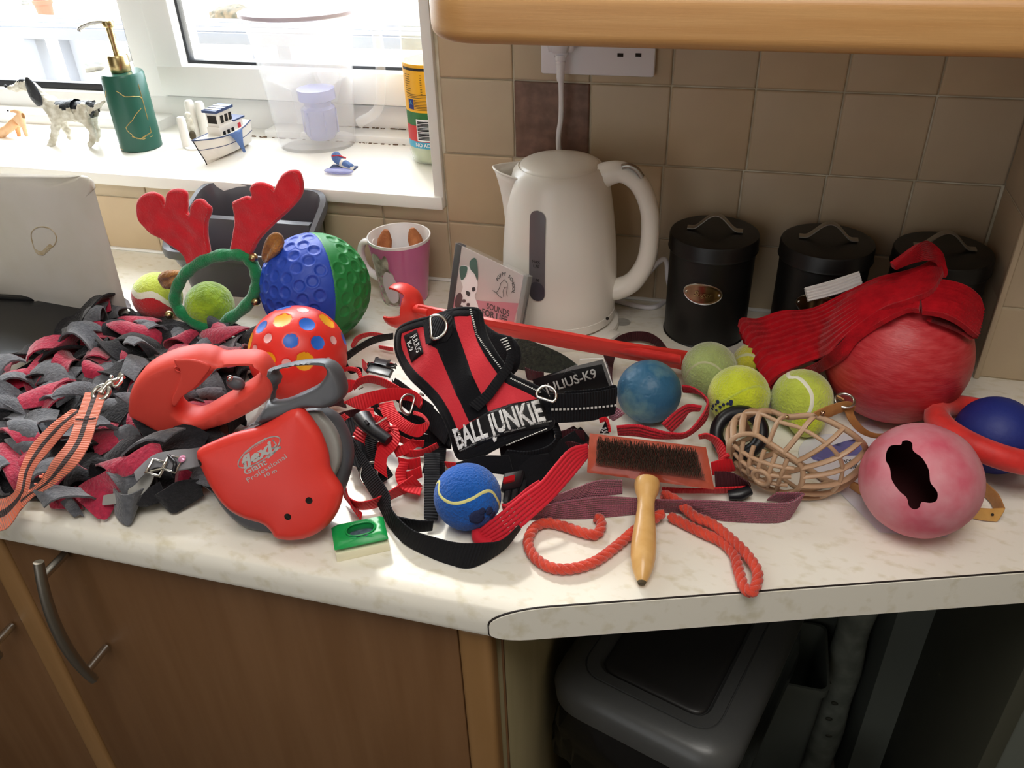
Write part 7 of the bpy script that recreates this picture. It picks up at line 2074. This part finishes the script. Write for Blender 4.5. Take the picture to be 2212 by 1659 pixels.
# grid over the nose
npl = plane3(NP_[1], NP_[6], NP_[12]); nc_ = sum(NP_, V()) / 16
bul = lambda s, t: .010 * (1 - abs(s * 2 - 1) ** 2) * (1 - abs(t * 2 - 1) ** 2)
TL_, TR_, BR_, BL_ = NP_[2], NP_[6], NP_[11], NP_[14]
TL_ = NP_[1]
def gp(s, t):
    a = TL_.lerp(TR_, s); b = BL_.lerp(BR_, s); p = a.lerp(b, t); return p + npl.n * bul(s, t)
for s in (.16, .33, .50, .68, .86): tube('nose_bar', [gp(s, t / 8) for t in range(9)], .0023, 'muzzle', MZ, n=8)
for t in (.22, .46, .72): tube('nose_bar', [gp(s / 10, t) for s in range(11)], .0023, 'muzzle', MZ, n=8)
cc = gp(.58, .58) + npl.n * .001; ring('nose_ring', cc, npl.n, .0085, .0024, 'muzzle', MZ, n=24)
for s, t in ((.08, .1), (.05, .35), (.1, .6)): pass
for px in ((620, 470), (505, 425)): ball('rivet', P(*z7(*px), .088 if px[0] > 600 else .08), .0022, 'brass', MZ, sub=2)
ls = lambda A, B, m='leather', th=.0024: loft('leather_strap', [(*z7(x, y), z) for x, y, z in A], [(*z7(x, y), z) for x, y, z in B], th, m, MZ, n=7)
s1 = ls([(800, 440, .104), (870, 405, .106), (960, 375, .106), (1040, 365, .103), (1080, 400, .098)], [(850, 475, .094), (900, 470, .094), (960, 445, .094), (1030, 425, .092), (1070, 440, .088)])
ls([(1010, 425, .096), (1040, 500, .084), (1110, 575, .066), (1210, 610, .050), (1310, 590, .040)], [(1050, 400, .096), (1085, 480, .084), (1150, 550, .066), (1230, 580, .054), (1310, 575, .046)])
ball('rivet', P(*z7(862, 442), .103), .0024, 'copper', s1, sub=2)
ring('strap_ring', P(*z7(1012, 358), .103), (0, -.3, 1), .0085, .0013, 'steel', MZ, n=24)
ls([(955, 325, .106), (985, 340, .106), (1005, 352, .105)], [(970, 345, .100), (990, 358, .100), (1005, 368, .099)])
ls([(1060, 900, .016), (1180, 960, .014), (1260, 1000, .012)], [(1040, 940, .004), (1150, 1010, .003), (1240, 1060, .003)])
s2 = ls([(1700, 1060, .018), (1860, 1075, .016), (1980, 1085, .016), (2082, 1080, .017)], [(1700, 1110, .003), (1840, 1140, .002), (1940, 1160, .002), (2030, 1168, .002)], 'leather_light')
ls([(2082, 1080, .017), (2040, 990, .017), (1980, 930, .017), (1900, 860, .017)], [(2030, 1168, .002), (2000, 1060, .002), (1940, 990, .002), (1880, 920, .002)])
for x, y in ((1880, 1098), (1998, 1118)): ball('strap_hole', P(*z7(x, y), .0105) + V((0, -.0012, 0)), .0015, 'dark_hole', s2, sub=2)

# ================================================================== PAPERS
LF = thing('leaflet', 'white instruction leaflet lying under the muzzle and the pink ball', 'leaflet', tuple(P(1900, 1030, 0)))
lfp = Plane((0, 0, .0012), (0, 0, 1))
pillow('sheet', lfp, lfp.uvs([(1735, 985), (1880, 905), (2090, 1108), (2045, 1160), (1900, 1150)]), .0006, 'paper', LF, rad=.0003, smooth_n=1, sp=.02)
tube('printed_line', [P(2048, 1150, .0018), P(2082, 1118, .0018)], .0005, 'label_black', LF, n=4)
lf2 = Plane((0, 0, .0022), (0, 0, 1))
pillow('printed_disc', lf2, [(P(1815, 990, .002).x + .042 * math.cos(a), P(1815, 990, .002).y + .042 * math.sin(a)) for a in [k * PI / 12 for k in range(24)]], .0006, 'paper', LF, rad=.0003, smooth_n=1, sp=.02)
pillow('printed_band', lf2, lf2.uvs([(1748, 985), (1760, 970), (1800, 962), (1850, 948), (1872, 962), (1850, 985), (1800, 985), (1770, 998)]), .0004, 'paper_purple', LF, rad=.0002, base=.0006, smooth_n=2, sp=.01)
ptext('lettering', lf2, z7(985, 775), z7(1095, 768), 'TIONS', .0095, 'dark_print', LF, w=.0006, th=.0002, bold=.01)
ptext('lettering', lf2, z7(985, 808), z7(1100, 805), 'STIONS', .0095, 'dark_print', LF, w=.0006, th=.0002, bold=.01)

# ================================================================== RED KNITTED SCARF
SF = thing('knitted_scarf', 'long red ribbed knitted scarf draped over the big red ball, with a white end', 'scarf', tuple(P(1850, 700, .0)))
def S9(A, B, m='knit_red', th=.006, name='knitted_band'): return clear_ball(loft(name, A, B, th, m, SF, n=8, ribs=10 if 'white' not in name else 5))
def clear_ball(o, m=.0055):
    K = (4 * 10 + 1) if 'white' not in o.name else 21; R2_ = 2 * K; vs = o.data.vertices
    if len(vs) % R2_: return o
    for i in range(len(vs) // R2_):
        for k in range(K):
            a, b = vs[i * R2_ + k], vs[i * R2_ + k + K]; mid = (a.co + b.co) / 2
            d = (mid - CP).normalized(); oc = CP - BRC; bb = oc.dot(d); R_ = BRR + m; q = bb * bb - oc.dot(oc) + R_ * R_
            if q > 0:
                k_ = -bb - math.sqrt(q)
                if (mid - CP).length > k_: dl = d * (k_ - (mid - CP).length); a.co += dl; b.co += dl
    return o
S9([(1597, 705, .060), (1605, 688, .072), (1640, 688, .086), (1690, 672, .098), (1760, 665, .110), (1840, 628, .128), (1900, 602, .146), (1960, 588, .158), (2005, 570, .166), (2030, 545, .172)],
   [(1658, 836, .036), (1685, 810, .050), (1740, 785, .062), (1790, 765, .074), (1820, 735, .092), (1865, 700, .118), (1915, 668, .146), (1970, 650, .158), (2015, 628, .164), (2038, 590, .170)])
# upper curl turned back towards the left
S9([(2032, 560, .172), (2028, 545, .182), (2008, 526, .192), (1990, 523, .196), (1965, 540, .192), (1928, 570, .184)], [(2038, 600, .166), (2040, 590, .168), (2030, 570, .176), (2010, 562, .180), (1975, 566, .178), (1930, 580, .176)], th=.005)
# lower layer of the fold
S9([(1600, 712, .050), (1640, 760, .048), (1665, 815, .040), (1690, 812, .042), (1760, 785, .060), (1808, 752, .078), (1850, 712, .105), (1905, 672, .138), (1960, 640, .152), (1995, 622, .158)],
   [(1625, 775, .030), (1640, 810, .030), (1655, 838, .030), (1700, 838, .034), (1770, 806, .052), (1820, 775, .074), (1850, 735, .104), (1910, 695, .140), (1960, 672, .150), (1985, 672, .154)], th=.005)
# band over the top of the ball and down its right side
S9([(1985, 612, .160), (2030, 607, .164), (2080, 618, .160), (2110, 640, .148), (2120, 665, .136)], [(1992, 675, .152), (2035, 682, .152), (2070, 698, .144), (2095, 718, .132), (2108, 728, .124)])
S9([(2120, 665, .134), (2114, 700, .126), (2100, 722, .120)], [(2108, 728, .122), (2095, 728, .120), (2075, 718, .122)], th=.005)
S9([(2100, 722, .118), (2060, 700, .130), (2010, 685, .144)], [(2098, 730, .112), (2055, 712, .124), (2005, 694, .140)], th=.005)
S9([(1738, 622, .124), (1790, 608, .130), (1855, 588, .138)], [(1746, 651, .112), (1800, 638, .118), (1863, 618, .128)], 'knit_white', .006, 'white_end')

# ================================================================== UNDER THE WORKTOP
Zb = -.30
O_ = V((.362, -.505, 0)); e1 = V((-.954, .30, 0)); e2 = V((.30, .954, 0)); LW, LD = .236, .330
BI = thing('pedal_bin', 'dark grey rectangular bin with rounded lid and black liner below the worktop', 'bin', (O_.x - .08, O_.y + .2, FL))
def bring(s_in, z, r=.05, ox=0):
    q4 = [O_ + e1 * s_in + e2 * s_in, O_ + e1 * s_in + e2 * (LD - s_in), O_ + e1 * (LW - s_in) + e2 * (LD - s_in), O_ + e1 * (LW - s_in) + e2 * s_in]
    return [V((p.x, p.y, z)) for p in rrect(q4, max(.012, r - s_in * .6), 8)]
shell('bin_body', [bring(.035, FL), bring(.030, FL + .02), bring(.018, Zb - .075), bring(.016, Zb - .05)], 'bin_grey', BI, True, True)
shell('bin_liner', [bring(.014, Zb - .12), bring(.004, Zb - .10), bring(.006, Zb - .07), bring(.010, Zb - .046)], 'bin_bag', BI, True, True)
ld_ = shell('bin_lid', [bring(.006, Zb - .050), bring(0, Zb - .044), bring(-.002, Zb - .020), bring(.002, Zb - .008), bring(.012, Zb), bring(.030, Zb + .003), bring(.0305, Zb + .001), bring(.032, Zb + .001), bring(.0325, Zb + .0035), bring(.046, Zb + .002), bring(.050, Zb - .004)], 'bin_grey', BI, True, True)
shell('lid_panel', [bring(.0505, Zb - .004), bring(.051, Zb - .0025), bring(.054, Zb - .0005), bring(.060, Zb + .0005), bring(.068, Zb - .001)], 'bin_panel', ld_, True, True)
rnd = random.Random(4)
# crumpled liner hanging on the left side
lnr = bring(.0, 0, .05); n = len(lnr); vs = []; fs = []
for j, (zz, o__) in enumerate(((Zb - .04, .0), (Zb - .07, .006), (Zb - .10, .004), (Zb - .135, .010), (Zb - .15, .004))):
    for i, p in enumerate(lnr):
        d = (p - (O_ + e1 * LW / 2 + e2 * LD / 2)); d.z = 0; d.normalize(); w_ = rnd.uniform(-.006, .008)
        vs.append(V((p.x, p.y, zz + rnd.uniform(-.006, .006))) + d * (o__ + w_ - .006))
for j in range(4):
    for i in range(n): fs.append((j * n + i, j * n + (i + 1) % n, (j + 1) * n + (i + 1) % n, (j + 1) * n + i))
pyd('liner_rim', vs, fs, 'bin_bag', BI)
# lagged pipe in the corner and pale container beyond the bin
PI_ = thing('lagged_pipe', 'pale speckled lagged pipe running down the corner of the recess', 'pipe', (.575, -.06, FL))
pp_ = [(.560, -.05, -.041), (.558, -.052, -.2), (.562, -.05, -.36), (.555, -.055, -.5), (.560, -.05, -.7), (.558, -.05, FL)]
tube('lagging', [V(p) for p in spline(pp_, 8)], .028, 'pipe', PI_, n=18, rfun=lambda t: .027 + .0018 * math.sin(t * 37))
rr_ = random.Random(8)
for i in range(16):
    z = -.12 - .7 * i / 16; a = rr_.uniform(-2.4, -.8); ball('lagging_mark', (.560 + .0275 * math.cos(a), -.05 + .0275 * math.sin(a), z), rr_.uniform(.003, .006), 'under_panel', PI_, sub=2, sc=(1.2, .5, .7))
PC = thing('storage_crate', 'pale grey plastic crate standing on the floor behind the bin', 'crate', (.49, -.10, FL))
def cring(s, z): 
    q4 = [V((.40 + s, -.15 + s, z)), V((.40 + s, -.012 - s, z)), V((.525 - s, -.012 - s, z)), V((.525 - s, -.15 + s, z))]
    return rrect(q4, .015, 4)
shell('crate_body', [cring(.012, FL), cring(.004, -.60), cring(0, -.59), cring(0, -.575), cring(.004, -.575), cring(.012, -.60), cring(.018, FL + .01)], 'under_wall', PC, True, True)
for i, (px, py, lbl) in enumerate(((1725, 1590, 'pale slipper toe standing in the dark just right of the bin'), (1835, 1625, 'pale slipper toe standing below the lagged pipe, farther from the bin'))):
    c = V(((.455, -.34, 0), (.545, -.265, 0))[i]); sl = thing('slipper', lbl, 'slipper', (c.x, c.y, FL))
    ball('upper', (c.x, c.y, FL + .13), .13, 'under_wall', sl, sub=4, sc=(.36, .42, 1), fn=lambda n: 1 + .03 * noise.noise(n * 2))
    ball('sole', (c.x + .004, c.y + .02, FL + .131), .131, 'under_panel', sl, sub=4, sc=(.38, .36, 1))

# ------------------------------------------------------------------ lift everything to its real height above the floor
for o in list(SC.objects):
    if o.parent is None and o.type != 'CAMERA': o.location.z += ZC
